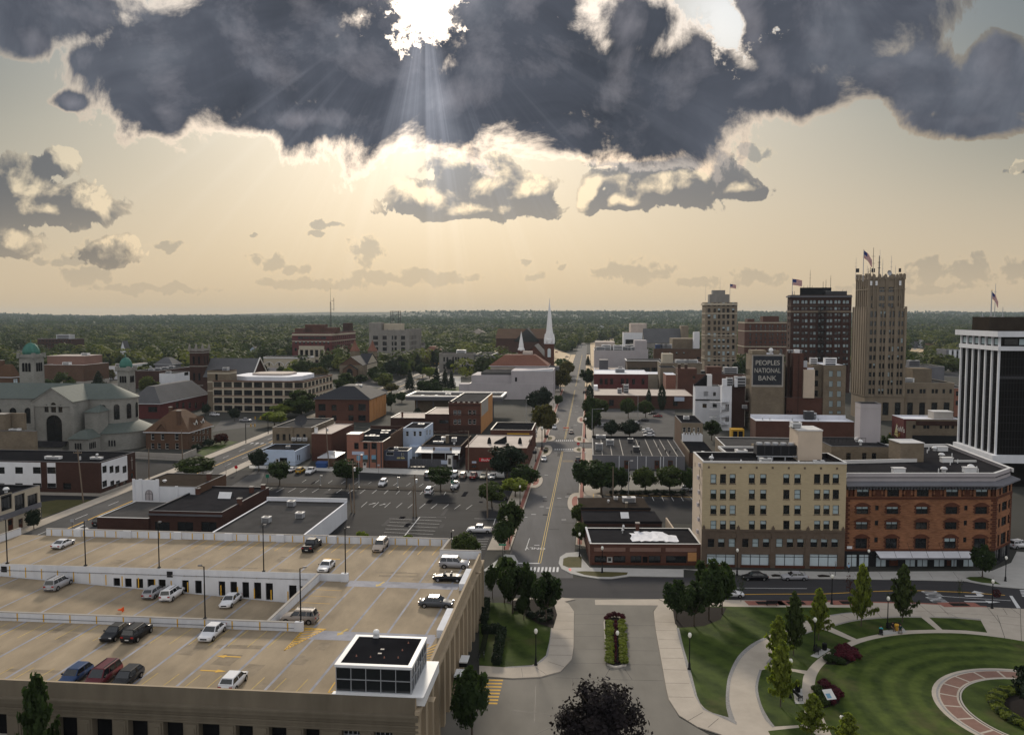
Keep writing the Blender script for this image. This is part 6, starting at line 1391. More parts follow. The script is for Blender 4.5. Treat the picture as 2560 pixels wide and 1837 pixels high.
 for P,L in((pF,W),(pC,Lc),(pR,Lr)):
  def bar(z0,z1,o,m_,u0=.0,u1=None):u1=L if u1 is None else u1;q=[P(u0,-.02,z0),P(u1,-.02,z0),P(u1,o,z0),P(u0,o,z0)];mb.add(q+[(p[0],p[1],z1)for p in q],[(3,2,6,7),(4,7,6,5),(0,1,2,3),(0,3,7,4),(1,5,6,2)],m_)
  bar(at(735),at(715),.14,'redtrim');bar(at(1190),at(1175),.14,'redtrim');bar(at(632),at(618),.1,'redtrim')
  for bo in(0,1):
   for j in cO(22):z=zs+.1+j*(at(740)-zs)/22;w_=.9 if j%2 else .55;bar(z,z+(at(740)-zs)/22*.82,.07,'redtrim',.02 if bo==0 else L-w_,w_ if bo==0 else L-.02)
 mb.obj('brick_trim',None,O)
 for(xa,xb)in cols:
  for(ya,yb_)in((787,865),(922,1000),(1065,1170)):
   mb=MB();c,hw=(ucol(xa)+ucol(xb))/2,(ucol(xb)-ucol(xa))/2;zt=at(ya)
   for i in cO(9):t0,t1=-1+2*i/9,-1+2*(i+1)/9;f=lambda t:zt-.12+.55*(1-t*t);a,b_=c+(hw+.25)*t0,c+(hw+.25)*t1;mb.add([(a,-.09,zt-.3),(b_,-.09,zt-.3),(b_,-.09,f(t1)+.1),(a,-.09,f(t0)+.1),(a,-.005,f(t0)+.1),(b_,-.005,f(t1)+.1)],[(0,1,2,3),(3,2,5,4)],'redtrim')
   for sx in(-1,1):
    for j in cO(6):z=at(yb_)+j*(zt-at(yb_))/6;w_=.42 if j%2 else .22;x=c+sx*(hw+w_/2+.02);mb.box(x-w_/2,x+w_/2,-.06,-.005,z,z+(zt-at(yb_))/6*.8,'redtrim')
   mb.obj('window_arch',None,O)
 mb=MB()
 for(xa,xb)in((700,762),(905,1030),(1175,1290),(1437,1550),(1697,1812),(1955,2010)):
  a,b_=ucol(xa)+.1,ucol(xb)-.1;z0,z1=at(708),at(645)
  for(p,q,r_,s_)in((a,b_,z0,z0+.3),(a,b_,z1-.3,z1),(a,a+.3,z0,z1),(b_-.3,b_,z0,z1)):mb.box(p,q,-.08,-.005,r_,s_,'redtrim')
  c,zz=(a+b_)/2,(z0+z1)/2;mb.box(c-.4,c+.4,-.08,-.006,zz-.4,zz+.4,'redtrim')
  for i in cO(7):mb.box(a+.6+i*(b_-a-1.2)/7,a+.6+(i+.55)*(b_-a-1.2)/7,-.05,-.004,zz-.75,zz+.75,'redtrim')
 mb.obj('terracotta_panels',None,O);aE=[(-.3,0),(W,0),(C[2][0],C[2][1]),(C[3][0],C[3][1])]
 def swept(prof,m_,nm):
  mb=MB();nrm=[]
  for i,p in cQ(aE):
   ds=[]
   if i>0:v=cP((p[0]-aE[i-1][0],p[1]-aE[i-1][1])).normalized();ds.append(cP((v.y,-v.x)))
   if i<len(aE)-1:v=cP((aE[i+1][0]-p[0],aE[i+1][1]-p[1])).normalized();ds.append(cP((v.y,-v.x)))
   n_=sum(ds,cP((0,0)));n_=n_.normalized();nrm.append(n_/max(.5,n_.dot(ds[0])))
  for i in cO(len(aE)-1):
   for j in cO(len(prof)-1):q=lambda k,pr:(aE[k][0]+nrm[k].x*pr[0],aE[k][1]+nrm[k].y*pr[0],pr[1]);mb.I([q(i,prof[j]),q(i+1,prof[j]),q(i+1,prof[j+1]),q(i,prof[j+1])],m_)
  return mb.obj(nm,None,O)
 swept([(.02,zc-1.1),(.25,zc-1.),(.25,zc-.7),(.6,zc-.5),(1.3,zc-.3),(1.3,zc-.05),(-.3,zc+.45)],'greywall','cornice');mb=MB()
 for i in cO(48):u=W*(i+.3)/48;mb.box(u,u+.22,-.75,-.2,zc-1.,zc-.55,'capdk')
 mb.obj('cornice_brackets',None,O);swept([(-.35,zc+.2),(-.35,zp),(-.75,zp)],'lav','parapet');swept([(-.28,zp-.01),(-.28,zp+.09),(-.8,zp+.09)],'cap','coping');mb=MB();mb.I([(p[0],p[1],zp-.7)for p in C],'roofdk');o_=mb.obj('roof',None,O);mb=MB()
 for a,c in zip(C[2:],C[3:]+C[:1]):q=aI(a,c,.4);mb.aX(q,zp-.75,zp+.02-.3*(a is C[3])*0,'cap')
 ya=C[2][1]*.55;mb.box(C[4][0]+7,C[2][0]*.97,16.5,16.8,zp-.72,zp-.3,'cap');mb.obj('rear_parapet',None,O);zr=zp-.7
 def blk(nm,zx,zy,w,dd,h,m_,cap='cap'):X,Yw=gp(*zH(zx,zy),z=zr);mb=MB();mb.box(X-x0-w/2,X-x0+w/2,Yw-Y,Yw-Y+dd,zr,zr+h,m_);mb.box(X-x0-w/2-.1,X-x0+w/2+.1,Yw-Y-.1,Yw-Y+dd+.1,zr+h,zr+h+.15,cap);return mb.obj(nm,None,O)
 blk('roof_stair_head',1272,405,5.,5.5,4.,'bricktan')
 for(zx,zy)in((1548,310),(1590,410),(1165,505),(1795,500)):blk('roof_fan',zx,zy,2.3,1.2,.9,'whitemetal')
 for(zx,zy)in((1475,305),(1535,365),(1555,492),(1793,470)):X,Yw=gp(*zH(zx,zy),z=zr);mb=MB();mb.am([(.4,zr),(.4,zr+.5),(.7,zr+.5),(.62,zr+.8),(.3,zr+1.),(.01,zr+1.05)],(X-x0,Yw-Y),10,'whitemetal');mb.obj('roof_vent',None,O)
 for(zx,zy)in((1408,325),(1422,305),(1627,360),(1678,415),(1612,432),(1508,498),(1845,478),(1857,498)):X,Yw=gp(*zH(zx,zy),z=zr);mb=MB();mb.ae((X-x0,Yw-Y,zr),(X-x0,Yw-Y,zr+.8),.1,n_=6,m_='whitemetal');mb.obj('vent_pipe',None,O)
 u0,u1=ucol(950,4),ucol(1790,4);zt0,zt1=at(1192),at(1232)+.25;mb=MB();mb.I([(u0,-.02,zt0),(u1-.3,-.02,zt0),(u1+.6,-2.4,zt1),(u0-.1,-2.4,zt1)][::-1],'roofwh');mb.I([(u0-.1,-2.4,zt1),(u1+.6,-2.4,zt1),(u1+.6,-2.4,zt1-.35),(u0-.1,-2.4,zt1-.35)][::-1],'capdk');mb.I([(u0,-.02,zt1-.3),(u1-.3,-.02,zt1-.3),(u1+.6,-2.4,zt1-.35),(u0-.1,-2.4,zt1-.35)],'capdk')
 for k in cO(1,6):u=u0+(u1-u0)*k/6;mb.ae((u,-2.3,zt1),(u,-.05,zt0+1.6),.03,n_=4,m_='blackmetal')
 mb.obj('shop_canopy',None,O);mb=MB();c=ucol(718,4);mb.box(c-.5,c+.5,-.2,-.08,at(1170),at(1147),'white');mb.obj('sign_board',None,O)
 for(I,P,u,z,w,h,ar)in a4:q=onew('door' if ar=='door' else 'window',aO(w,h,ar),O,P(u,-.14,z));a,b_=P(0,0,0),P(1,0,0);q.rotation_euler=(0,0,atan2(b_[1]-a[1],b_[0]-a[0]))
 return O
bB()
b=Bld('grey_flat_shop','grey painted low shop with ribbed grey flat roof and red doors facing the tree row',(zG(712,0)[0],259),zG(1530,0)[0],d=37,ac=zG(0,346)[1],Z='greywall',K='roofgr',cap='capdk',par=.18)
b.pg('F',zG,[(992,1040),(1260,1302),(1380,1422)],[(392,470)],'doorr')
b.ab()
for zx in(948,1110,1186,1314,1340,1453):u=b.col('F',zG(zx,0)[0],3);b.an('F','white_pipe',u-.1,u+.1,0,b.H-.1,'white',.15)
mb=MB()
for zx in(800,885,985,1150,1245,1330,1390,1470):u=b.col('F',zG(zx,0)[0],b.H);mb.box(u-.12,u+.12,.3,b.D-.3,b.H-.18,b.H-.1,'concgr')
b.ad('roof_seam',mb)
for(zx,zy,w,d,h)in((785,200,3.4,2.2,1.3),(866,265,2.6,1.8,2.2),(770,305,2.4,1.8,2.4),(1047,240,1.8,1.8,1.6),(1098,318,2.,1.8,1.8)):X,Yw=gp(*zG(zx,zy),z=b.H-.2);rx,ry=X-b.O.location.x,Yw-b.O.location.y;b.ah(rx*EX[0]+ry*EX[1],rx*EY[0]+ry*EY[1],w,d,h,'darkmetal' if zx>900 else 'metal')
for(zx,zy)in((1130,330),(1055,332),(1360,325),(1395,335),(1450,318),(1125,255),(1290,285),(1080,258)):X,Yw=gp(*zG(zx,zy),z=b.H-.2);rx,ry=X-b.O.location.x,Yw-b.O.location.y;b.aS(rx*EX[0]+ry*EX[1],rx*EY[0]+ry*EY[1],.22,1.2,'darkmetal','vent_pipe')
b.box('rear_parapet',0,b.W,b.D-.3,b.D+.03,b.H,b.H+.8,'roofbk')
b=Bld('tan_house_shop','narrow tan two storey building with black roof and white railed balcony by the car park',(zC(1495,0)[0],290),zC(1688,0)[0],us=zC(1440,0)[0],ac=zC(0,978)[1],Z={'F':'bricktan','L':'brickbr','R':'bricktan','B':'brick'},K='roofbk',cap='capdk',par=.3)
b.pg('F',zC,[(1510,1538),(1552,1580),(1638,1658)],[(1018,1062)],'sash_w')
b.pg('F',zC,[(1600,1618)],[(1022,1080)],'doorw')
b.ah(b.W*.4,b.D*.5,2.,1.6,1.4,'whitemetal')
b.ab()
mb=MB()
mb.box(.3,b.W-.5,-3.6,-3.45,3.6,6.8,'white')
for i in cO(7):mb.ae((.6+i*(b.W-1)/7,-3.55,6.6),(.6+i*(b.W-1)/7,-3.55,7.4),.28,n_=6,m_='white')
mb.box(.3,.45,-3.5,-.02,3.6,6.8,'white')
mb.box(b.W-.65,b.W-.5,-3.5,-.02,3.6,6.8,'white')
mb.box(.3,b.W-.5,-3.5,-.02,3.4,3.6,'concgr')
b.ad('balcony',mb)
b.box('low_front_wing',-.5,b.W+.1,-28,-3.7,-.1,4.4,'brickbr')
b.box('wing_roof',-.3,b.W-.1,-27.8,-3.9,4.4,4.5,'roofbk')
b.box('wing_parapet',-.55,-.25,-28,-3.7,4.4,5.,'bricktan')
b=Bld('white_rear_building','white painted three storey rear building with slanted stair roof and fire escape',(zC(1622,0)[0],368),zC(1850,0)[0],us=zC(1602,0)[0],ac=zC(0,655)[1],Z='white',K='roofgr',cap='cap',par=.4)
b.pg('F',zC,[(1765,1803)],[(708,742)],'grid')
b.pg('F',zC,[(1685,1722),(1775,1812)],[(810,846)],'grid')
b.ab()
b.aA('ledge',aa(zC(0,780)[1],368),aa(zC(0,770)[1],368),'roofbk',.35,'F')
for zx in(1650,1695):u=b.col('F',zC(zx,0)[0],14);b.an('F','blocked_window',u,u+4.2,aa(zC(0,742)[1],368),aa(zC(0,700)[1],368),'whitewall',.05)
u=b.col('F',zC(1750,0)[0],18)
mb=MB()
mb.box(u-1.2,u+1.,.5,4,b.H-.4,b.H+5.2,'whitemetal')
mb.I([(u-1.2,.5,b.H+5.),(u-1.2,4,b.H+5.),(u-7,4,b.H),(u-7,.5,b.H)],'roofbk')
mb.I([(u-1.2,.5,b.H+5.),(u-7,.5,b.H),(u-1.2,.5,b.H)],'roofbk')
b.ad('roof_stair',mb)
b=Bld('white_side_building','narrow white building with dark windows beside the bank block',(zC(1858,0)[0],345),zC(1945,0)[0],us=zC(1850,0)[0]-2,ac=zC(0,655)[1],Z='white',K='roofgr',cap='cap',par=.4)
b.pg('F',zC,[(1888,1900),(1904,1918)],[(815,875)],'sash')
b.pg('F',zC,[(1888,1900),(1904,1918)],[(920,970)],'sash')
b.ab()
for(x0,x1,h)in((.4,2.2,3.),(5.5,6.6,3.)):b.box('chimney',x0,x1,1,3,b.H-.4,b.H+h,'white')
b.ah(3.8,5,2.5,2.5,3.6,'metal')
b.ah(8,4,4.6,3.,4.2,'metal')
mb=MB()
for j in cO(4):
 z=2.5+j*3.2;mb.box(-5.2,2.8,-1.8,-.06,z,z+.12,'metal')
 for i in cO(9):mb.ae((-5.2+i,-1.8,z),(-5.2+i,-1.8,z+1.1),.05,n_=4,m_='metal')
 mb.ae((-5.2,-1.8,z+1.1),(2.8,-1.8,z+1.1),.06,n_=4,m_='metal')
 if j<3:mb.ae((2-6*(j%2),-1.2,z),(-4+6*(j%2),-1.2,z+3.2),.12,n_=4,m_='metal')
b.ad('fire_escape',mb)
b=Bld('dark_brick_infill','dark brick building between white rear building and painted bank wall',(zC(1946,0)[0],349),zC(2062,0)[0],d=20,ac=zC(0,640)[1],Z='brickdk',K='roofdk',cap='capdk',par=.3)
b.ab()
b.ah(5,-2.,2.,1.4,1.6,'metal',zb=9)
b.aC(6.2,-1.,1.4,1.2,4.,'brickdk',zb=8)
b=Bld('yellow_passage','yellow painted steel passage frame beside the white buildings',(zC(1942,0)[0],322),zC(2055,0)[0],d=5,h=3.6,Z='yellow',K='yellow',cap='yellow',par=.1)
b.win('F',b.W*.3,.1,b.W*.35,2.9,'open')
b.win('F',b.W*.72,.1,b.W*.35,2.9,'open')
b.ab()
b=Bld('dark_red_block','long dark red brick block with white trimmed roof beside the main street',(zC(726,0)[0],500),zC(1205,0)[0],d=40,ac=zC(0,548)[1],Z='redpaint',K='roofwh',cap='roofwh',par=.3)
b.pg('F',zC,[(775,802),(820,846),(868,895),(962,990),(1010,1030),(1062,1088),(1146,1172)],[(588,640)],'arch')
b.ah(b.W*.5,20,6,4,2.4)
b.ab()
b=Bld('brick_row_shop','low dark red brick shop row with pale roof edge behind the rear car park',(zC(726,0)[0],428),zC(1600,0)[0],d=38,ac=zC(0,735)[1],Z='brick',K='rooftan',cap='rooftan',par=.2)
b.pg('F',zC,[(858,900),(970,1000),(1425,1465)],[(775,830)],'shop')
b.ab()
b.ah(b.W*.27,14,2.4,2,2.6,'metal')
b.ah(b.W*.34,16,2.6,2.2,4.6,'metal')
b.aC(b.W*.315,20,1.4,1.4,4.2,'brick')
b.an('F','sign_board',b.W-9.5,b.W-4.5,4.2,6.2,'signpale',1.2)
b.box('corner_pier',0,2.2,30,40,0,b.H+2.2,'white')
b=Bld('tan_tall_shop','narrow tan painted three storey building in the middle of the right hand roofs',(zC(1312,0)[0],520),zC(1450,0)[0],d=20,ac=zC(0,492)[1],Z='bricktan',K='roofdk',cap='capdk',par=.4)
b.ab()
b=Bld('pink_red_shop','small rose red shop with white roof edge in the middle of the right hand roofs',(zC(1362,0)[0],495),zC(1450,0)[0],d=20,ac=zC(0,555)[1],Z='brickpk',K='roofwh',cap='roofwh',par=.3)
b.ab()
b=Bld('white_roofed_shop','low cream shop with white roof behind the dark red block',(zC(1085,0)[0],540),zC(1312,0)[0],d=22,ac=zC(0,548)[1],Z='cream',K='roofwh',cap='roofwh',par=.2)
b.ab()
b=Bld('brick_store_block','tall brown red brick store block with raised stair towers',(zC(1466,0)[0],470),zC(2064,0)[0],us=zC(1455,0)[0],ac=zC(0,548)[1],Z='brick',K='roofgr',cap='concgr',par=.5)
b.pg('F',zC,[(1598,1622)],[(525+40,550+40)],'sash')
b.ab()
u0,u1=b.col('F',zC(1722,0)[0],18),b.col('F',zC(1855,0)[0],18)
b.box('stair_tower',u0,u1,-.1,9,b.H-.4,aa(zC(0,482)[1],470),'brick')
u0,u1=.05,b.col('F',zC(1635,0)[0],18)
b.box('raised_front',u0,u1,-.06,12,b.H-.4,aa(zC(0,500)[1],470),'brick')
for zx in(1480,1540):u=b.col('F',zC(zx,0)[0],19);b.aC(u,1,1.6,1.4,2.4,'brickdk',zb=aa(zC(0,500)[1],470))
b.ah(b.W*.82,10,8,4,4,'metal')
b.ah(b.W*.45,8,6,3,2,'darkmetal')
b.ah(b.W*.68,12,3,3,1.6,'whitemetal')
b=Bld('pale_blank_building','broad blank pale grey building beside the far part of the main street',(zC(728,0)[0],690),zC(1205,0)[0],d=60,ac=zC(0,338)[1],Z='lav',K='roofgr',cap='cap',par=.6)
b.ab()
for k in cO(7):b.ah(b.W*(.12+.11*k),14+6*(k%3),8,5,3+(k%2)*1.5,'whitemetal' if k%2 else 'metal')
b.box('roof_house',b.W*.76,b.W*.99,10,30,b.H-.5,b.H+8,'lav')
b.box('roof_house',b.W*.02,b.W*.4,30,58,b.H-.5,b.H+6,'rooftan')
b=Bld('brown_brick_building','wide brown brick building with roof equipment left of the pale tower',(zC(1255,0)[0],700),zC(1682,0)[0],us=zC(1250,0)[0],ac=zC(0,325)[1],Z='brickbr',K='roofgr',cap='capdk',par=.5)
b.pg('F',zC,[(1322,1338),(1390,1404),(1448,1464),(1512,1528)],[(355,372)],'sashb')
b.pg('F',zC,[(1635,1660)],[(398,414)],'open')
b.ab()
b.box('roof_house',b.W*.44,b.W*.99,22,50,b.H-.5,b.H+8,'bricktan')
b.box('roof_house',b.W*.87,b.W*.99,14,22,b.H-.5,b.H+14,'white')
for k in cO(3):b.ah(b.W*(.12+.1*k),10,6,4,4,'blue' if k==0 else 'metal')
b=Bld('dark_band_building','low long building with dark glazed band and pale roof slab',(zC(1018,0)[0],640),zC(1332,0)[0],d=30,ac=zC(0,430)[1],Z='brownstone',K='roofgr',cap='cap',par=.3)
b.aQ('F',3,[1.2],b.W*.28,b.H*.5,'shop',m0=b.W*.17)
b.ab()
b.aA('roof_slab',b.H-.3,b.H+.3,'cap',.8,'FL')
b=Bld('beige_flat_building','beige flat roofed building with roof box in front of the pale tower',(zC(1315,0)[0],600),zC(1680,0)[0],d=30,ac=zC(0,450)[1],Z='bricktan',K='roofgr',cap='cap',par=.4)
b.ab()
b.box('roof_house',b.W*.06,b.W*.32,6,18,b.H-.4,b.H+6.4,'cream')
b.ah(b.W*.55,10,10,5,2.4,'whitemetal')
b.ah(b.W*.8,10,8,5,2.4,'whitemetal')
b=Bld('screened_roof_building','low building with white louvred roof screen beside the main street',(zC(726,0)[0],585),zC(990,0)[0],d=30,ac=zC(0,512)[1],Z='bricktan',K='rooftan',cap='white',par=.4)
b.ab()
mb=MB()
for i in cO(6):mb.box(b.W*(.02+i*.16),b.W*(.02+i*.16+.135),-.15,-.02,b.H-1.9,b.H-.3,'concgr')
b.ad('roof_screen',mb)
b.box('roof_house',b.W*.18,b.W*.48,12,24,b.H-.4,b.H+6.5,'capdk')
b.ah(b.W*.9,10,3,3,2.2)
b=Bld('grey_stone_church','old stone church with big plain grey slate roof and square tower',(zC(1168,0)[0],860),zC(1500,0)[0],d=26,ac=zC(0,268)[1],Z='stonegr',K='roofgr',par=.1)
b.ab(K=False)
b.bq(aa(zC(0,145)[1],873),'x','shinglegr')
u0,u1=b.col('F',zC(1498,0)[0],25),b.col('F',zC(1562,0)[0],25)
b.box('tower',u0,u1,2,20,-.2,aa(zC(0,122)[1],862),'stonebr')
b.box('transept',b.W*.48,b.W*.99,-14,-.05,-.2,b.H*.55,'stonegr')
b.box('porch',-14,-.05,4,22,-.2,b.H*.9,'shinglegr')
b=Bld('white_ribbed_office','white ribbed three storey office beside the old grey stone church',(zC(986,0)[0],930),zC(1165,0)[0],d=30,ac=zC(0,182)[1],Z='white',K='rooftan',cap='rooftan',par=.4)
b.aQ('F',12,[b.H*.5],3.4,6.5,'sash',m0=4)
b.ab()
b.box('rear_block',b.W*.4,b.W*1.2,20,60,0,b.H+10,'rooftan')
b=Bld('pale_stone_tower','pale beige stone tower with stepped penthouse and even rows of windows',(zC(1710,0)[0],645),zC(1994,0)[0],us=zC(1681,0)[0],ac=756,Z='stonebr',K='roofgr',cap='cream',par=.8)
kx=[(1730,1755),(1782,1804),(1820,1842),(1860,1882),(1900,1922),(1946,1968)]
rows=[(23+i*54,58+i*54)for i in cO(-2,8)]
b.pg('F',zC,kx,rows,'sash',a5=.3)
b.pg('F',zC,kx,[(462,496)],'arch')
b.pg('L',zC,[(1686,1691),(1696,1701)],rows,'sash')
b.ab()
for z_ in(b.H-9.,b.H-26,14):b.aA('string_course',z_,z_+.6,'cream',.25,'FL')
b.aA('cornice',b.H-2.2,b.H-.6,'cream',.9,'FL')
Wt_=b.W
b.box('penthouse',Wt_*.16,Wt_*.78,5,b.D-4,b.H-.6,aa(736,650),'stonegr')
b.box('penthouse',Wt_*.26,Wt_*.66,7,b.D-6,aa(736,650)+.01,aa(725.5,650),'stonegr')
for q in(.2,.5):bH(b,Wt_*q if q>.3 else Wt_*.05,8,aa(692 if q>.3 else 707,650)-aa(726 if q>.3 else 751,650),aa(726 if q>.3 else 751,650))
t1=b
bc((b.O.location.x+Wt_*.82,b.O.location.y+4,b.H-.4),aa(708,650)-b.H,7.,'small flag on a pole on the pale stone tower roof',.15)
b=Bld('red_hotel_tower','broad red brick hotel with pale arched lower windows between the towers',(1862,720),1990,us=1845,ac=zD(0,725)[1]+0,Z='brick',K='roofgr',cap='cream',par=.6)
aT=_z(1700,680,4.93)
kx=[(780,803),(855,878),(930,952)]
ry=[(650,690),(700,735),(755,785),(800,830),(850,880),(900,922)]
b.pg('F',aT,kx,ry,'sash')
kx2=[(988,1008),(1042,1062),(1100,1118),(1134,1152),(1195,1214),(1252,1272),(1288,1308)]
b.pg('F',aT,kx2,ry,'sash')
b.pg('F',aT,[(775,803),(848,878),(920,950),(1080,1108),(1150,1180),(1230,1260)],[(945,1020)],'arch_w')
b.ab()
for y_,h_ in((733,.7),(925,.8),(1035,.9),(632,.9)):b.aA('stone_band',aa(aT(0,y_)[1],720),aa(aT(0,y_)[1],720)+h_,'cream',.2,'FL')
u0,u1=b.col('F',aT(1040,0)[0],44),b.col('F',aT(1238,0)[0],44)
b.box('penthouse',u0,u1,6,18,b.H-.5,aa(aT(0,545)[1],725),'brick')
u0,u1=b.col('F',aT(848,0)[0],44),b.col('F',aT(935,0)[0],44)
b.box('penthouse',u0,u1,6,18,b.H-.5,aa(aT(0,578)[1],725),'brick')
b=Bld('dark_brick_tower','dark brown brick tower with black fire escape and antennas on its roof',(zD(206,0)[0],515),zD(742,0)[0],us=zD(173,0)[0],ac=zD(0,487)[1],Z='brickdk',K='roofdk',cap='capdk',par=.8)
prs=[(222,246,252,276),(296,320,326,350),(370,394,400,424),(442,465,471,494),(515,539,545,570),(588,612,618,642),(662,686,692,716)]
kx=[(p[0],p[1])for p in prs]+[(p[2],p[3])for p in prs]
b.pg('F',zD,kx,[(532,562)],'arch',aN='blind')
b.pg('F',zD,kx,[(594,618),(650,676),(700,728),(758,782),(812,838)],'sash',a5=.55)
b.pg('F',zD,kx,[(866,893)],'sash',a5=.7)
b.pg('F',zD,kx,[(922,948)],'sashf')
b.pg('F',zD,kx,[(975,1000),(1035,1060),(1090,1115)],'sash',a5=.35)
b.pg('L',zD,[(178,186),(192,200)],[(540,562),(596,618),(650,676),(700,728),(758,782),(812,838),(866,893),(922,948),(975,1000)],'sash')
b.ab()
b.aA('cornice',b.H-1.4,b.H-.5,'greywall',1.,'FL')
b.aA('stone_band',aa(zD(0,640)[1],515),aa(zD(0,627)[1],515),'stonebr',.25,'FL')
b.aA('stone_band',aa(zD(0,585)[1],515),aa(zD(0,580)[1],515),'brownstone',.2,'FL')
for i in cO(8):u=b.W*(.035+i*.135);b.an('F','brick_pier',u-.8,u+.5,0,aa(zD(0,645)[1],515),'brickdk',.3)
u0,u1=b.col('F',zD(306,0)[0],62),b.col('F',zD(585,0)[0],62)
b.box('penthouse',u0,u1,6,b.D*.7,b.H-.6,aa(zD(0,422)[1],522),'roofbk')
zp_=aa(zD(0,422)[1],522)
uf0,uf1=b.col('F',zD(442,0)[0],40),b.col('F',zD(505,0)[0],40)
mb=MB()
zf=[aa(zD(0,y)[1],515)for y in(590,645,700,752,806,860,915,968,1022,1076)]
for j,z in cQ(zf):
 mb.box(uf0-.5,uf1+.2,-2.4,-.35,z-.15,z,'blackmetal')
 for i in cO(10):x=uf0-.5+(uf1-uf0+.7)*i/9;mb.ae((x,-2.4,z),(x,-2.4,z+1.3),.09,n_=4,m_='blackmetal')
 mb.ae((uf0-.5,-2.4,z+1.3),(uf1+.2,-2.4,z+1.3),.09,n_=4,m_='blackmetal')
 if j:
  a,c=(uf0,uf1-.5)if j%2 else(uf1-.5,uf0)
  for yy in(-1.2,-1.9):mb.ae((a,yy,z),(c,yy,zf[j-1]),.16,n_=4,m_='blackmetal')
mb.box(uf0-.6,uf0-.4,-2.5,-2.3,20,zf[0]+1,'blackmetal')
mb.box(uf1+.1,uf1+.3,-2.5,-2.3,20,zf[0]+1,'blackmetal')
b.ad('fire_escape',mb)
for(zx,zt_,zb__)in((400,262,418),(518,362,418),(543,345,418),(585,312,420),(246,447,480),(262,447,480),(635,460,480),(695,435,480),(728,440,480),(380,400,420),(420,400,420),(345,398,420)):u=b.col('F',zD(zx,0)[0],62);z0=aa(zD(0,zb__)[1],522);bH(b,u,8,aa(zD(0,zt_)[1],522)-z0,z0-.3,.14,'darkmetal')
b.ah(b.col('F',zD(620,0)[0],60),6,13,4,3.2,'darkmetal')
t3=b
u=b.col('F',zD(228,0)[0],62)
bc((b.O.location.x+b.ex[0]*u,b.O.location.y+b.ex[1]*u+3,b.H-.5),aa(zD(0,332)[1],516)-b.H,9.,'flag on a pole on the dark brick tower roof',.15)
def bI():
 Y=378.;zs,zk=aa(zD(0,606)[1],Y),aa(zD(0,345)[1],Y);b=Bld('stone_deco_tower','tall tan stone tower with ribbed shaft, set back crown and roof antennas',(zD(878,0)[0],Y),zD(1228,0)[0],us=zD(756,0)[0],ac=zD(0,606)[1],Z='stonebr',K='roofdk',cap='stonebr',par=.4);rows=[(630,683),(718,760),(794,836),(868,910),(942,985),(1018,1060),(1092,1135),(1168,1208),(1240,1282),(1314,1362)];grp_=[(905,928,938,961),(988,1010,1020,1042),(1066,1090,1098,1120),(1145,1168,1178,1200)];kx=[(g[0],g[1])for g in grp_]+[(g[2],g[3])for g in grp_]
 for(ya,yb_)in rows:sh=-18*(ya-630)/730;b.pg('F',zD,[(a+sh,c+sh)for a,c in kx],[(ya,yb_)],'sash',a5=.12)
 b.pg('F',zD,[(1012,1066),(1120,1172),(905,955)],[(1435,1548)],'arch')
 for f,n_ in(('L',6),):
  for i in cO(n_):
   for(ya,yb_)in rows:za,zb_=aa(zD(0,yb_)[1],Y+4),aa(zD(0,ya)[1],Y+4);b.win('L',b.D*(i+.5)/n_,za,1.3,zb_-za,'sash')
 b.ab();W,D=b.W,b.D;mb=MB();z0=aa(zD(0,1375)[1],Y);us=[.25]+[(b.col('F',zD(g[3]+3-9,0)[0],30)+b.col('F',zD(grp_[i+1][0]-3-9,0)[0],30))/2 for i,g in cQ(grp_[:-1])]+[W-.25]
 for u in us:mb.box(max(0,u-.75),min(W,u+.75),-.5,-.005,z0,zs+.9,'stonebr')
 for g in grp_:u=(b.col('F',zD(g[1]-9,0)[0],30)+b.col('F',zD(g[2]-9,0)[0],30))/2;mb.box(u-.22,u+.22,-.35,-.005,z0,zs-.3,'stonebr')
 for i in cO(7):
  y=D*i/6;mb.box(-.5,-.005,max(0,y-.75),min(D,y+.75),z0,zs+.9,'stonebr')
  if i<6:mb.box(-.35,-.005,y+D/12-.2,y+D/12+.2,z0,zs-.3,'stonebr')
 b.ad('stone_ribs',mb);b.aA('base_cornice',z0-.5,z0,'stonebr',.35,'FL');i0,i1=b.col('F',zD(893,0)[0],55)+.2,b.col('F',zD(1207,0)[0],55);y0,y1=1.1,D-1.4;zt=zk;ak=[];wr=[]
 for(xa,xb_)in((920,942),(990,1012),(1016,1038),(1071,1092),(1096,1118),(1156,1180)):
  for(ya,yb_)in((494,535),(560,600)):a,c=b.col('F',zD(xa,0)[0],55),b.col('F',zD(xb_,0)[0],55);wr.append(((a+c)/2,aa(zD(0,yb_)[1],Y+1),c-a,aa(zD(0,ya)[1],Y+1)-aa(zD(0,yb_)[1],Y+1),'sash'))
 for(xa,xb_)in((993,1040),(1074,1120)):a,c=b.col('F',zD(xa,0)[0],60),b.col('F',zD(xb_,0)[0],60);wr.append(((a+c)/2,aa(zD(0,460)[1],Y+1),c-a,aa(zD(0,417)[1],Y+1)-aa(zD(0,460)[1],Y+1),'arch'))
 mb=MB();ak=[(u-w/2-i0,u+w/2-i0,z,z+h)for(u,z,w,h,s_)in wr];aJ(mb,i1-i0,zs-.3,zt,ak,lambda u,o,z:(i0+u,y0-o,z),'stonebr',.3);mb.I([(i0,y1,zs-.3),(i0,y0,zs-.3),(i0,y0,zt),(i0,y1,zt)],'stonebr');mb.I([(i1,y0,zs-.3),(i1,y1,zs-.3),(i1,y1,zt),(i1,y0,zt)],'stonebr');mb.I([(i1,y1,zs-.3),(i0,y1,zs-.3),(i0,y1,zt),(i1,y1,zt)],'stonebr');mb.I([(i0,y0,zt-1),(i1,y0,zt-1),(i1,y1,zt-1),(i0,y1,zt-1)],'roofdk');o_=b.ad('upper_stage',mb)
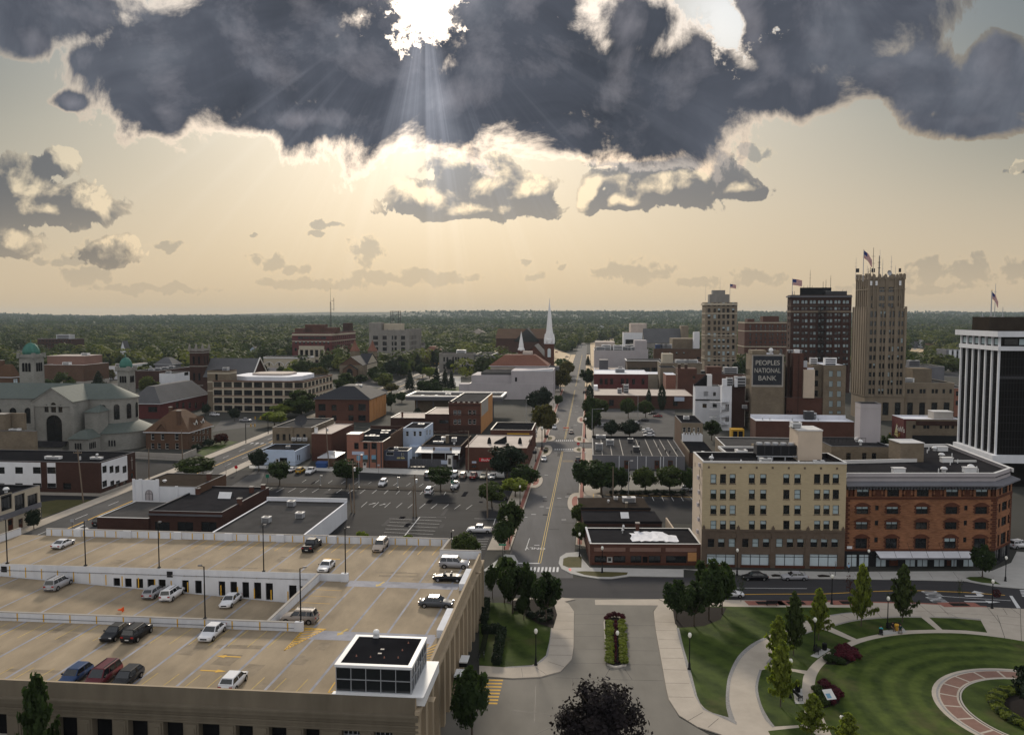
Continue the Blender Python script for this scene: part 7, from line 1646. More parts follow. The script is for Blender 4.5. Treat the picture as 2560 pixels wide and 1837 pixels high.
 for(u,z,w,h,s_)in wr:q=onew('window',aO(w,h,s_),o_,(u,y0+.2,z))
 mb=MB();zl=aa(zD(0,432)[1],Y);mb.box(i0-.5,i1+.5,y0-.5,y0-.005,zl-.4,zl,'stonebr');mb.box(i0-.5,i0-.005,y0,y1,zl-.4,zl,'stonebr')
 for i in cO(9):
  u=i0+(i1-i0)*i/8
  if i not in(3,5):mb.box(u-.28,u+.28,y0-.45,y0-.005,zs+.2,zt+.2,'stonebr')
 for i in cO(7):y=y0+(y1-y0)*i/6;mb.box(i0-.45,i0-.005,y-.28,y+.28,zs+.2,zt+.2,'stonebr')
 mb.obj('stone_ribs',None,o_);mb=MB();zc=aa(zD(0,302)[1],Y);pk=[(779+14,0),(872,0),(920,0),(988,0),(1060,0),(1108,0),(1196,0)]
 for i,k in cQ((0,.14,.30,.47,.66,.80,1.)):u=i0+(i1-i0)*k;hh=zc-zt;mb.box(u-.55,u+.55,y0-.5,y0+.7,zt-.2,zt+hh*(1. if i in(0,6)else .82),'stonebr');mb.box(u-.3,u+.3,y0-.35,y0+.5,zt,zt+hh*(1.15 if i in(0,6)else 1.05),'stonebr');mb.box(u-.55,u+.55,y1-.7,y1+.5,zt-.2,zt+hh*(1.3 if i in(0,6)else 1.),'stonebr')
 for i in cO(5):y=y0+(y1-y0)*i/4;mb.box(i0-.5,i0+.7,y-.55,y+.55,zt-.2,zt+(zc-zt)*(1.2 if i%2 else .9),'stonebr');mb.box(i1-.7,i1+.5,y-.55,y+.55,zt-.2,zt+(zc-zt)*(1.2 if i%2 else .9),'stonebr')
 mb.box(i0-.2,i1+.2,y0-.2,y0+.25,zt-.1,zt+.9,'stonebr');mb.box(i0-.2,i0+.25,y0,y1,zt-.1,zt+.9,'stonebr');mb.obj('crown',None,o_)
 for(zx,yt,yb_,r_)in((813,158,290,.1),(915,228,330,.12),(928,250,330,.16),(944,240,330,.2),(967,68,330,.16),(1020,140,330,.28),(1026,88,330,.12),(1053,168,310,.12),(1130,142,310,.12),(1168,225,300,.1)):u=b.col('F',zD(zx,0)[0],66);za,zb_=aa(zD(0,yt)[1],Y+6),aa(zD(0,yb_)[1],Y+6);bH(b,u,6,za-zb_+2.5,zb_-2.5,r_,'darkmetal' if r_>.15 else 'metal')
 mb=MB();u=b.col('F',zD(1085,0)[0],66);z=aa(zD(0,295)[1],Y+3);mb.am([(.1,0),(.9,.2),(1.25,.6)],(0,0),16,'metal');d_=mb.obj('dish_antenna',None,b.O,(u,2.6,z));d_.rotation_euler=(rad(80),0,rad(20));mb=MB()
 for zx in(790,800,810,1172,1182,930,950):u=b.col('F',zD(zx,0)[0],66);mb.box(u-.25,u+.25,1.5,1.9,aa(zD(0,285)[1],Y),aa(zD(0,250)[1],Y),'darkmetal')
 b.ad('panel_antennas',mb)
 for(zx)in(915,962,1172):u=b.col('F',zD(zx,0)[0],62);mb=MB();mb.box(u-.45,u+.45,y0-.75,y0-.5,aa(zD(0,402)[1],Y),aa(zD(0,362)[1],Y),'whitemetal');b.ad('panel_antenna',mb)
 u=b.col('F',zD(860,0)[0],66);x,y=b.O.location.x+b.ex[0]*u+b.ey[0]*3,b.O.location.y+b.ex[1]*u+b.ey[1]*3;bc((x,y,zt-1),aa(zD(0,88)[1],Y+4)-zt+1,8.2,'large drooping flag on a pole on the tan stone tower',.75);return b
bI()
b=Bld('stone_arcade_annex','tan stone annex with tall arched windows beside the deco tower',(zD(1216,0)[0],386),zD(1648,0)[0],d=26,ac=zD(0,1262)[1],Z='stonebr',K='roofgr',cap='cream',par=.6)
b.pg('F',zD,[(1230,1254),(1264,1288),(1340,1364),(1370,1394),(1447,1470),(1478,1502),(1543,1566),(1604,1627)],[(1318,1356)],'sash')
b.pg('F',zD,[(1230,1280),(1336,1388),(1444,1496),(1552,1604)],[(1436,1560)],'arch')
b.ab()
b.box('roof_house',b.W*.28,b.W*.68,8,18,b.H-.5,b.H+6.2,'bricktan')
b.aA('string_course',aa(zD(0,1400)[1],386),aa(zD(0,1392)[1],386),'stonebr',.15,'FL')
b.ah(b.W*.12,9,8,4,2.2,'whitemetal')
b=Bld('rose_brick_shop','rose brown brick building wedge beside dark glass tower',(zD(1650,0)[0],392),zD(1790,0)[0],d=20,ac=zD(0,1310)[1],Z='brickpk',K='roofgr',cap='cap',par=.5)
b.aQ('F',3,[5.5,10],1.4,2.2,'sash')
b.ab()
b=Bld('grey_low_building','grey low building with white window frames beyond the tan stone annex',(zD(1222,0)[0],545),zD(1562,0)[0],d=26,ac=zD(0,1118)[1],Z='greywall',K='roofgr',cap='cap',par=.4)
b.aQ('F',3,[6.5],3.,3.,'sash_w',m0=12)
b.ah(b.W*.3,8,7,5,4,'greywall')
b.ab()
b=Bld('grey_apartments','grey and white four storey apartment building by the far field',(zD(1578,0)[0],760),zD(1790,0)[0],d=22,ac=zD(0,972)[1],Z='greywall',K='roofgr',cap='white',par=.4)
b.aQ('F',7,[b.H*k for k in(.05,.28,.52,.75)],3.2,3.,'pair',m0=4)
b.ab()
for k in cO(5):b.an('F','white_bay',b.W*k/5+2.2,b.W*k/5+4.6,b.H*.2,b.H,'white',.35)
aw=_z(1850,860,7.56)
b=Bld('painted_wall_block','tall tan brick building with a large faded painted bank sign on its blank wall',(aw(228,0)[0],343),aw(832,0)[0],us=aw(112,0)[0],ac=aw(0,192)[1],Z='bricktan',K='roofwh',cap='roofdk',par=.6,b2=28)
for k in cO(6):ya=470+k*182;b.pg('L',aw,[(112-k*2,128-k*2),(138-k*2,152-k*2),(163-k*2,178-k*2)],[(ya,ya+118)],'sash')
b.ab()
zt_=aw
um=lambda x:b.col('F',aw(x,0)[0],26)
zz=lambda y:aa(aw(0,y)[1],343)
b.box('raised_parapet',0,um(495),-.05,9,b.H-.3,zz(122),'bricktan')
b.box('chimney',um(652),um(740),.1,3,b.H-.3,zz(120),'bricktan')
b.box('side_wing',b.W+.02,um(898),4,b.D,-.1,zz(400),'bricktan')
b.aS(um(610),3,.9,3.,'whitemetal')
b.an('F','sign_border',um(222),um(822),zz(805),zz(195),'concgr',.02)
M['signbk']=mat('faded_black_sign',(.032,.035,.042),.8,.45,.9)
M['signlet']=mat('faded_sign_letters',(.40,.38,.34),.85,.3,1.6)
b.an('F','painted_sign',um(246),um(795),zz(772),zz(222),'signbk',.035)
for(t,x0,x1,y0,y1)in(('PEOPLES',292,745,312,400),('NATIONAL',272,765,458,545),('BANK',345,688,602,690)):hgt=zz(y0)-zz(y1);o_=aZ(t,hgt/.70,'signlet',b.O,((um(x0)+um(x1))/2,-.05,(zz(y0)+zz(y1))/2),(pi/2,0,0),'sign_lettering',.008);bw_=max(v.co.x for v in o_.data.vertices)-min(v.co.x for v in o_.data.vertices);o_.scale=((um(x1)-um(x0))/bw_,1,1)
pw=b
b=Bld('brick_boiler_block','brown brick boiler block with tall chimney shafts and blank beige panel',(aw(880,0)[0],346),aw(1585,0)[0],d=20,ac=aw(0,1010)[1],Z='brick',K='roofdk',cap='capdk',par=.3)
b.pg('F',aw,[(895,925),(950,990)],[(1262,1290)],'open')
b.ab()
um=lambda x:b.col('F',aw(x,0)[0],26)
zz=lambda y:aa(aw(0,y)[1],346)
b.box('chimney_shaft',um(1008),um(1200),.3,6,-.1,zz(172),'brick')
b.box('chimney_shaft',um(925),um(985),3,6.5,-.1,zz(150),'brickdk')
b.box('dark_recess_wall',um(882),um(1000),7,18,b.H-.2,zz(395),'brickdk')
b.an('F','shaft_pipe',um(1100),um(1118),2,zz(200),'brickdk',.02)
for x in(955,1015,1180):u=um(x);mb=MB();mb.am([(.5,zz(172)),(.5,zz(125)),(.8,zz(125)),(.7,zz(118)),(.1,zz(115))],(u,3.4),10,'metal');b.ad('chimney_cowl',mb)
b.box('chimney_fan',um(1048),um(1140),1.5,4,zz(172),zz(108),'whitemetal')
b.box('blank_panel',um(1192),um(1402),-1.2,-.06,zz(1010),zz(478),'beige_side')
b.box('panel_cap',um(1265),um(1392),-.6,2,zz(478),zz(445),'roofwh')
b.box('duct',um(1205),um(1275),.5,2.,b.H,zz(318),'metal')
b.box('shaft_wall',um(1190),um(1402),-.04,4,-.1,zz(440),'brick')
b=Bld('tan_hotel_rear','tan brick six storey rear wing with pale topped roof vents behind the white roof',(aw(1585,0)[0],344),aw(2005,0)[0],d=22,ac=aw(0,400)[1],Z='bricktan',K='roofwh',cap='roofdk',par=.5)
b.pg('F',aw,[(1682,1755),(1835,1910)],[(505,618),(698,808),(888,1000),(1072,1188),(1262,1320)],'gridb')
b.ab()
um=lambda x:b.col('F',aw(x,0)[0],26)
mb=MB()
b.box('recessed_wing',um(1402),-.02,2.5,22,-.1,b.H-.02,'bricktan')
o_=None
for(ya,yb_)in((495,605),(690,800),(878,990),(1065,1170)):
 for(xa,xb_)in((1440,1510),):z0,z1=aa(aw(0,yb_)[1],346),aa(aw(0,ya)[1],346);q=onew('window',aO(um(xb_)-um(xa),z1-z0,'sash'),b.O,((um(xa)+um(xb_))/2,2.42,z0))
b.ah(um(1480),8,3,2,3.2,'whitemetal')
b.ah(um(1800),8,5,2.4,3.2,'whitemetal')
b=Bld('white_roof_brick_store','long low red brick store with bright white roof in front of the painted sign wall',(aw(300,0)[0],303),aw(2160,0)[0],us=aw(195,0)[0],ac=aw(0,1450)[1],Z='brick',K='roofwh',cap='roofwh',par=.3)
b.ab()
b.box('rear_parapet',0,b.W,b.D-.3,b.D+.03,b.H,b.H+1.2,'roofwh')
um=lambda x:b.col('F',aw(x,0)[0],9)
b.ah(um(1350)+1,8,3.4,2.2,3.2,'darkmetal')
b.ah(um(1470),9,3.4,2,2.4,'metal')
for x in(480,1050,1550,620):b.aS(um(x),5,.3,1.,'metal','vent_pipe')
b=Bld('pale_low_roof_building','low beige building with dark flat roof and brick pier behind the beige block',(zH(-330,0)[0]+0,240),zH(760,0)[0],d=30,h=8.5,Z='bricktan',K='roofgr',cap='cap',par=.4)
b.ab()
b.ah(18,10,3,2,1.2,'whitemetal')
b.box('brick_pier',6.5,9.5,.3,3,b.H-.4,b.H+2.2,'bricktan')
b=Bld('white_roofed_corner','bright white low roof just behind the red brick corner block',(zH(1000,0)[0],218),zH(1212,0)[0]-6,d=16,h=8.,Z='concgr',K='roofwh',cap='roofwh',par=.1)
b.ab()
aR=_z(2210,1000,9.86)
b=Bld('red_gabled_market','two storey tan market with red side wall, yellow triangle and white lettering',(aR(490,0)[0],290),aR(1900,0)[0],us=aR(200,0)[0],ac=aR(0,465)[1],Z={'F':'bricktan','L':'redpaint','R':'bricktan','B':'bricktan'},K='roofwh',cap='roofwh',par=.4)
b.pg('F',aR,[(708,778),(970,1045),(1050,1125),(1370,1440),(1498,1550),(1556,1606),(1660,1732)],[(610,705)],'grid')
b.ab()
zz=lambda y:aa(aR(0,y)[1],290)
um=lambda x:b.col('F',aR(x,0)[0],8)
b.an('F','dark_fascia',um(785),b.W-.02,zz(615),zz(505),'brickdk',.25)
b.an('F','red_return',.02,um(540),0,b.H-.02,'redpaint',.05)
b.an('F','red_return',um(540)+.01,um(785),zz(505),b.H-.02,'redpaint',.05)
b.an('F','dark_shopfront',um(700),b.W-.02,0,zz(860),'frame',.06)
ul=lambda x:b.col('L',aR(x,0)[0],7)
P=b.P('L')
mb=MB()
zb0,zt0=aa(aR(0,780)[1],305),aa(aR(0,490)[1],305)
c0,c1,c2=ul(258),ul(352),ul(318)
mb.I([P(c0,.06,zb0),P(c1,.06,zb0-.6),P(c2,.06,zt0)],M['yelsign'])
b.ad('yellow_triangle',mb)
cm=(ul(355)+ul(450))/2
o_=aZ("Kuhl's",2.6,'flagwhite',b.O,P(cm,.06,aa(aR(0,655)[1],299)),(pi/2,0,-pi/2),'sign_lettering',.01,1.3)
u0,u1=um(1330),um(1815)
b.box('roof_house',u0,u1,b.D*.35,b.D*.8,b.H-.4,aa(aR(0,235)[1],300),'concgr')
b.box('roof_house_cap',u0-.1,u1+.1,b.D*.35-.1,b.D*.8+.1,aa(aR(0,235)[1],300),aa(aR(0,225)[1],300),'cap')
def bC():
 Y=232.;zt=aa(zD(0,850)[1],Y);b=Bld('glass_office_tower','black glass office tower with white columns and white roof fascia at right edge',(zD(2058,0)[0],Y),zD(2700,0)[0],us=zD(1722,0)[0],ac=zD(0,850)[1],Z='glassbk',K='roofdk',cap='white',par=.1);D,W=b.D,b.W;H_=b.H;b.ab();zb1=aa(zD(0,935)[1],Y);mb=MB();mb.box(-1.6,W,-1.6,-.02,H_-.2,aa(zD(0,806)[1],Y),'white');mb.box(-1.6,-.02,-.02,D+1.6,H_-.2,aa(zD(0,806)[1],Y),'white');mb.I([(-1.6,-1.6,aa(zD(0,806)[1],Y)+.01),(W,-1.6,aa(zD(0,806)[1],Y)+.01),(W,D+1.6,aa(zD(0,806)[1],Y)+.01),(-1.6,D+1.6,aa(zD(0,806)[1],Y)+.01)],'roofdk');b.ad('roof_fascia',mb);n=6;mb=MB()
 for i in cO(n+1):y=D*i/n;mb=MB();mb.box(-.5,-.02,y-.3,y+.3,2,H_-.25,'white');b.ad('column',mb)
 mb=MB();zbm=aa(zD(0,940)[1],Y);mb.box(-1.,W,-1.,-.02,zbm-1.2,zbm,'white');mb.box(-1.,-.02,-.02,D,zbm-1.2,zbm,'white');b.ad('upper_band',mb);mb=MB();zl0,zl1=aa(zH(0,405)[1],Y),aa(zH(0,340)[1],Y);mb.box(-1.8,W,-1.8,-.02,zl0,zl1,'white');mb.box(-1.8,-.02,-.02,D,zl0,zl1,'white');b.ad('lower_band',mb);mb=MB()
 for j in cO(12):z=zl1+(zbm-1.2-zl1)*(j+1)/13;mb.box(-.06,W,-.06,-.01,z-.06,z+.06,'frame');mb.box(-.06,-.01,-.01,D,z-.06,z+.06,'frame');mb.box(-.03,W,-.03,-.008,z-1.2,z-.4,'darkmetal')if j==9 else None
 for i in cO(24):mb.box(W*i/24-.04,W*i/24+.04,-.07,-.01,zl1,zbm-1.2,'frame')
 for i in cO(25):mb.box(-.07,-.01,D*i/25-.04,D*i/25+.04,zl1,zbm-1.2,'frame')
 b.ad('mullions',mb);mb=MB()
 for i in cO(n):y0,y1=D*i/n+.7,D*(i+1)/n-.7;mb.box(-.12,-.02,y0,y1,zbm,H_-.3,'frame');mb.box(-.16,-.12,y0+.3,y1-.3,zbm+.4,H_-.8,'blind')
 for i in cO(10):mb.box(1+i*4,4.6+i*4,-.16,-.02,zbm+.4,H_-.8,'blind' if i%3 else 'glass')
 b.ad('top_window',mb);u0=b.col('F',zD(2130,0)[0],50);mb=MB();zp=aa(zD(0,680)[1],Y+12);mb.box(u0-1.,W,9,D-4,H_,zp,'roofbr');b.ad('penthouse',mb)
 for(zx,yt)in((2122,385),(2200,592),(2005,640)):u=b.col('F',zD(zx,0)[0],55);bH(b,u+6,20,aa(zD(0,yt)[1],Y+20)-zp,zp-.02,.12)
 u=b.col('F',zD(2062,0)[0],55);x,y=b.O.location.x+b.ex[0]*(u+4)+b.ey[0]*14,b.O.location.y+b.ex[1]*(u+4)+b.ey[1]*14;bc((x,y,zp),aa(zD(0,448)[1],y)-zp,4.6,'limp flag on a pole on the glass tower roof',.9)
bC()
DZ=9.2
PT=10.3
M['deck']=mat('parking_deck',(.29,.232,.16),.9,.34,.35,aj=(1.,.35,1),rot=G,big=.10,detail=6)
M['deckstain']=mat('stained_deck',(.235,.19,.135),.9,.3,.6,big=.3)
M['deckjoint']=mat('deck_crack_fill',(.28,.28,.31),.85,.3,.5,big=.4)
def cd():
 cx,cy=gp(*zJ(1410,1290),z=PT);O=aq('parking_garage','three storey concrete car park with parking deck on its roof and glass stair house','parking garage',(cx,cy,0),-G);loc=lambda p:((p[0]-cx)*EX[0]+(p[1]-cy)*EX[1],(p[0]-cx)*EY[0]+(p[1]-cy)*EY[1]);L=lambda z,x,y,h:loc(gp(*z(x,y),z=h));far=L(zJ,1995,0,PT);Dn=far[1];XL=-120.;y1=(L(zI,0,535,PT)[1]+L(zI,2250,600,PT)[1])/2;y2=(L(zI,80,105,PT)[1]+L(zI,2200,165,PT)[1])/2;y3=(L(zE,200,1000,PT)[1]+L(zF,1640,1085,PT)[1])/2;xr1=L(zJ,420,610,PT)[0];xr2=L(zJ,815,185,PT)[0];xs0,xs1=L(zJ,115,600,PT)[0],L(zJ,555,190,PT)[0];xnotch=L(zF,1640,1190,PT)[0];ynotch=L(zF,1640,1195,PT)[1];xback=L(zF,1720,1085,PT)[0];t=.3;mb=MB();zd=DZ;mb.I([(XL,0,zd),(0,0,zd),(0,y1,zd),(XL,y1,zd)],'deck');mb.I([(xs0+.01,y1,zd),(0,y1,zd),(0,y2,zd),(xs1,y2,zd)],'deck');mb.I([(XL,y2,zd),(0,y2,zd),(0,ynotch,zd),(XL,ynotch,zd)],'deck');mb.I([(XL,ynotch,zd),(xnotch,ynotch,zd),(xback,y3,zd),(XL,y3,zd)],'deck');mb.obj('roof_deck',None,O);mb=MB();xa,za=L(zI,100,235,8.1)[0],8.3;xb,zb=xs1+1.,5.4;sl=(zb-za)/(xb-xa);zr=lambda x:min(DZ,za+sl*(x-xa));x0r=xa+(DZ-za)/sl;mb.I([(XL,y1+t,DZ),(x0r,y1+t,DZ),(x0r,y2-t,DZ),(XL,y2-t,DZ)],'deck');mb.I([(x0r,y1+t,DZ),(xb,y1+t,zb),(xb,y2-t,zb),(x0r,y2-t,DZ)],'deck');mb.obj('ramp_deck',None,O)
 def Z(nm,p,q,z0,z1,m_='whitewall',th=t,cap=True,ak=None):
  mb=MB();s_=aI(p,q,th);mb.aX(s_,z0,z1,m_)
  if cap:mb.aX(aI(p,q,th+.08),z1,z1+.07,'concgr')
  return mb.obj(nm,None,O)
 def stripes(p,q,z0,z1,n_,bo=-1,off=.16,bL=()):
  d=cP((q[0]-p[0],q[1]-p[1]));Ln=d.length;d.normalize();nn=cP((d.y,-d.x))*(off*(1 if bo<0 else-1));mb=MB()
  for i in cO(n_):
   if i in bL:continue
   s_=Ln*(i+.5)/n_;c=cP(p)+d*s_+nn;a,b_=c-d*.09,c+d*.09;zz0=z0(s_)if callable(z0)else z0;mb.I([(a.x,a.y,zz0),(b_.x,b_.y,zz0),(b_.x,b_.y,z1),(a.x,a.y,z1)],'yellow')
  return mb.obj('bay_stripes',None,O)
 Z('low_wall',(XL,y1),(xr1,y1),5.,PT);stripes((XL,y1),(xr1,y1),DZ+.03,PT-.05,28);mb=MB();mb.box(xr1-.9,xr1+.15,y1-.22,y1+.22,DZ,PT+.12,'whitewall');mb.obj('wall_end_post',None,O);Z('ramp_side_wall',(xs0,y1+.2),(xs1,y2-.2),4.5,PT);stripes((xs0,y1+.2),(xs1,y2-.2),DZ-.2,PT-.1,7,1);op=[]
 for(x0,x1,yt,yb)in((800,865,240,290),(908,975,242,305),(1018,1085,243,315),(1127,1195,243,322),(1235,1305,243,330),(1452,1518,250,318),(1570,1635,255,350),(1788,1852,262,372),(1897,1962,265,380),(2008,2073,268,385),(2118,2187,270,388)):a,c=L(zI,x0,yt,PT)[0],L(zI,x1,yt,PT)[0];op.append((a,c))
 for(x0,x1)in((2230,2300),(185+2268,258+2268),(298+2268,372+2268)):op.append((L(zI,x0,270,PT)[0],L(zI,x1,270,PT)[0]))
 mb=MB();ak=[]
 for(a,c)in op:
  zbm=zr((a+c)/2)+.1;ztp=min(zbm+2.6,8.65)
  if ztp-zbm>.4:ak.append((a-XL,c-XL,zbm,ztp))
 aJ(mb,xr2-XL,4.5,PT,ak,lambda u,o,z:(XL+u,y2-t/2-o,z),'whitewall',.3);mb.I([(XL,y2+t/2,DZ-.1),(XL,y2+t/2,PT),(xr2,y2+t/2,PT),(xr2,y2+t/2,DZ-.1)],'whitewall');mb.I([(XL,y2-t/2,PT),(xr2,y2-t/2,PT),(xr2,y2+t/2,PT),(XL,y2+t/2,PT)],'concgr');mb.box(xr2-.9,xr2+.15,y2-.35,y2+.35,DZ-.1,PT+.12,'whitewall');mb.obj('ramp_wall',None,O)
 for(a,c,z0,z1)in ak:
  mb=MB();mb.I([(XL+a,y2+.12,z0),(XL+c,y2+.12,z0),(XL+c,y2+.12,z1),(XL+a,y2+.12,z1)],'dark');n_=7
  for i in cO(1,n_):x=XL+a+(c-a)*i/n_;mb.box(x-.035,x+.035,y2-.06,y2-.0,z0,z1,'blackmetal')
  mb.obj('barred_opening',None,O)
 mb=MB()
 for i in cO(26):
  x=XL+40+i*2.62
  if x<xs1-1:z0=zr(x);mb.I([(x-.09,y2-t/2-.012,z0+.1),(x+.09,y2-t/2-.012,z0+.1),(x+.09,y2-t/2-.012,z0+1.7),(x-.09,y2-t/2-.012,z0+1.7)],'yellow')
 mb.obj('bay_stripes',None,O);mb=MB();mb.ae((XL+30,y2-.22,PT-.95),(xr2-6,y2-.22,PT-.95),.035,n_=5,m_='capdk')
 for i in cO(40):
  x=XL+42+i*1.9
  if x<xs1:mb.ae((x,y2-.2,PT-.95),(x,y2-.28,PT-.95),.09,n_=8,m_='concgr')
 mb.ae((XL+30,y1-.2,DZ+.42),(xr1-1,y1-.2,DZ+.42),.03,n_=5,m_='capdk');mb.obj('conduit',None,O);Z('rear_parapet',(XL+40,y3),(xback,y3),-.1,PT+.15);stripes((XL+40,y3-.01),(xback-.4,y3-.01),DZ+.03,PT+.02,36)
 for i in cO(8):
  x=XL+46+i*9.4
  if x<xback-2:mb=MB();mb.box(x-.7,x+.7,y3-.4,y3-.16,DZ,PT+.2,'whitewall');mb.obj('wall_pier',None,O)
 Z('rear_parapet',(xback,y3+.1),(xnotch,ynotch),-.1,PT+.15,'concrete');Z('rear_parapet',(xnotch-.2,ynotch),(0,ynotch),-.1,PT+.25);xl=L(zE,165,1000,PT)[0];Z('left_parapet',(xl,y3),(xl-1.5,y3-24),-.1,PT+.15);zc=aa(zI(0,1310)[1],84.);zo1,zo0=aa(zI(0,1445)[1],84.5),-1.;opens=[]
 for(x0,x1)in((-165,40),(195,375),(520,705),(845,1032),(1178,1360),(1502,1685),(1825,2015),(2160,2316),(190+2268,348+2268),(498+2268,642+2268)):a,c=L(zI,x0,1445,zo1)[0],L(zI,x1,1445,zo1)[0];opens.append((a,c,'open'))
 for(x0,x1)in((778,942),(1068,1236)):a,c=L(zJ,x0,1540,zo1)[0],L(zJ,x1,1540,zo1)[0];opens.append((a,c,'shop'))
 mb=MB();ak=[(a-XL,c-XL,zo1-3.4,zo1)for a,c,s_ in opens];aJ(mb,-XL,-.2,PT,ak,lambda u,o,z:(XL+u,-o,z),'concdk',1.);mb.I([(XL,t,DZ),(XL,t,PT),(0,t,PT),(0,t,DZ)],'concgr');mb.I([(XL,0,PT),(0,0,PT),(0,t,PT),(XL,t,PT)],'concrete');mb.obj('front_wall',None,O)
 for(a,c,s_)in opens:
  mb=MB();mb.I([(a,.95,zo1-3.4),(c,.95,zo1-3.4),(c,.95,zo1),(a,.95,zo1)],'dark' if s_=='open' else 'glass')
  if s_=='open':mb.box(a,c,.3,.5,zo1-3.4,zo1-2.4,'concgr')
  else:
   for i in cO(5):x=a+(c-a)*i/4;mb.box(x-.04,x+.04,.85,.93,zo1-3.4,zo1,'metal')
   for k in(0,.8,1.7,2.6):mb.box(a,c,.86,.92,zo1-k-.07,zo1-k,'metal')
  mb.obj('facade_opening' if s_=='open' else 'window',None,O)
 mb=MB();xg=L(zJ,690,1290,PT)[0]
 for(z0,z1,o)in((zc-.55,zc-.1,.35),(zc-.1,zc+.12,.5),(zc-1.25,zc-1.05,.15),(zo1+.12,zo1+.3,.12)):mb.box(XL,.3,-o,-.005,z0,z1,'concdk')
 mb.obj('cornice',None,O);mb=MB();xs_=sorted([(a,c)for a,c,s_ in opens])
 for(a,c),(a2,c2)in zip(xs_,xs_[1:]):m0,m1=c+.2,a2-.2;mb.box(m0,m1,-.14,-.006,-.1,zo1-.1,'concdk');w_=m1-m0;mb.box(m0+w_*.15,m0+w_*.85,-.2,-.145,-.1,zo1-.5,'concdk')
 mb.obj('facade_pier',None,O);mb=MB();nP=14;ak=[]
 for i in cO(nP):a=Dn*(i+.22)/nP;c=Dn*(i+.78)/nP;ak.append((a,c,.8,8.))
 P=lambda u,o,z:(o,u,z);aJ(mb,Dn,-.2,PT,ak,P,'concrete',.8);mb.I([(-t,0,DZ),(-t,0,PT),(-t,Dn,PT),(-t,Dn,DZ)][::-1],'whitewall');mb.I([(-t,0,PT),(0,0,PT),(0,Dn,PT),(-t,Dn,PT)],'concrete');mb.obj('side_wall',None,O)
 for(a,c,z0,z1)in ak:mb=MB();mb.I([(-.75,a,z0),(-.75,c,z0),(-.75,c,z1),(-.75,a,z1)],'dark');mb.box(-.6,-.4,a,c,3.2,4.2,'concgr');mb.obj('facade_opening',None,O)
 mb=MB()
 for i in cO(nP+1):y=Dn*i/nP;mb.box(.005,.45,max(0,y-.5),min(Dn,y+.5),-.1,8.6,'concrete')
 mb.box(.005,.5,-.3,Dn+.2,8.6,9.,'concrete');mb.box(.005,.25,-.3,Dn+.2,8.1,8.55,'concrete');mb.obj('side_pier',None,O);mb=MB();mb.I([(0,Dn,-.2),(xnotch,Dn,-.2),(xnotch,Dn,PT),(0,Dn,PT)],'concrete');mb.I([(XL,0,-.2),(XL,y3,-.2),(XL,y3,DZ),(XL,0,DZ)],'concrete');mb.obj('end_wall',None,O);mb=MB()
 for(zx,zy)in((1855,965),(1812,1090)):X=L(zJ,zx,zy,3.2);mb.box(.5,1.6,X[1]-.6,X[1]+1.6,3.2,3.35,'whitemetal');mb.box(.5,1.5,X[1]-.5,X[1]+1.5,2.6,3.2,'dark')
 mb.obj('entrance_canopy',None,O);mb=MB()
 for(za_,zb_)in(((1640,760),(1700,560)),((1820,340),(1860,200))):a,c=L(zJ,*za_,DZ)[1],L(zJ,*zb_,DZ)[1];mb.box(-1.2,-.32,a,c,DZ,DZ+1.,'whitewall')
 mb.obj('column_upstand',None,O);mb=MB();zz=DZ+.006
 def ln(z,a,c,w,m_,h=DZ):p,q=L(z,*a,h),L(z,*c,h);mb.I([(x,y,h+.006)for x,y in aI(p,q,w)],m_)
 dxs=4.9
 for i in cO(18):x=-1.8-i*dxs;mb.I([(p[0],p[1],zz)for p in aI((x-.35,t+.1),(x+.35,y1-.2),.32)],'deckjoint')
 for i in cO(18):x=-2.4-i*dxs;mb.I([(p[0],p[1],zz)for p in aI((x-.3,y2+.3),(x+.3,y3-.2 if x<xnotch else ynotch-.2),.3)],'deckjoint')
 for i in cO(6):
  x=-2.4-i*dxs
  if x>xs1-2:ya=y1 if x>xs0+2 else y1+(y2-y1)*.5;mb.I([(p[0],p[1],zz)for p in aI((x-.3,ya),(x+.3,y2),.3)],'deckjoint')
 for(yy,w)in((y1,2.4),(y2,2.2)):xe=xr1 if yy==y1 else xr2;mb.I([(xe+.3,yy-w,zz+.003),(-1.5,yy-w,zz+.003),(-1.5,yy+.4,zz+.003),(xe+.3,yy+.4,zz+.003)],'deckjoint')
 for i in cO(12):
  x=XL+24+i*6.2
  if x0r<x<xs0-1:mb.I([(x-.14,y1+.4,zr(x-.14)+.012),(x+.14,y1+.4,zr(x+.14)+.012),(x+.74,y2-.4,zr(x+.74)+.012),(x+.46,y2-.4,zr(x+.46)+.012)],'deckjoint')
 mb.obj('deck_joints',None,O);mb=MB()
 for i in cO(34):x,y=R.uniform(-62,-4),R.choice((R.uniform(1,y1-3),R.uniform(y2+1,ynotch-3)));o_=R.random()<.5;w_,l_=(R.uniform(.5,1.2),R.uniform(3,9))if o_ else(R.uniform(1,2.6),R.uniform(2,5));mb.I([(px_,py_,zz-.004+i*.00005)for px_,py_ in aI((x,y),(x+(l_ if o_ else .3),y+(.2 if o_ else min(l_,3))),w_)],'deckstain')
 mb.obj('deck_stains',None,O);mb=MB();tri=[L(zJ,250,870,DZ),L(zJ,435,670,DZ),L(zJ,620,680,DZ)]
 for a,c in zip(tri,tri[1:]+tri[:1]):mb.I([(x,y,zz+.012)for x,y in aI(a,c,.16)],'yellow')
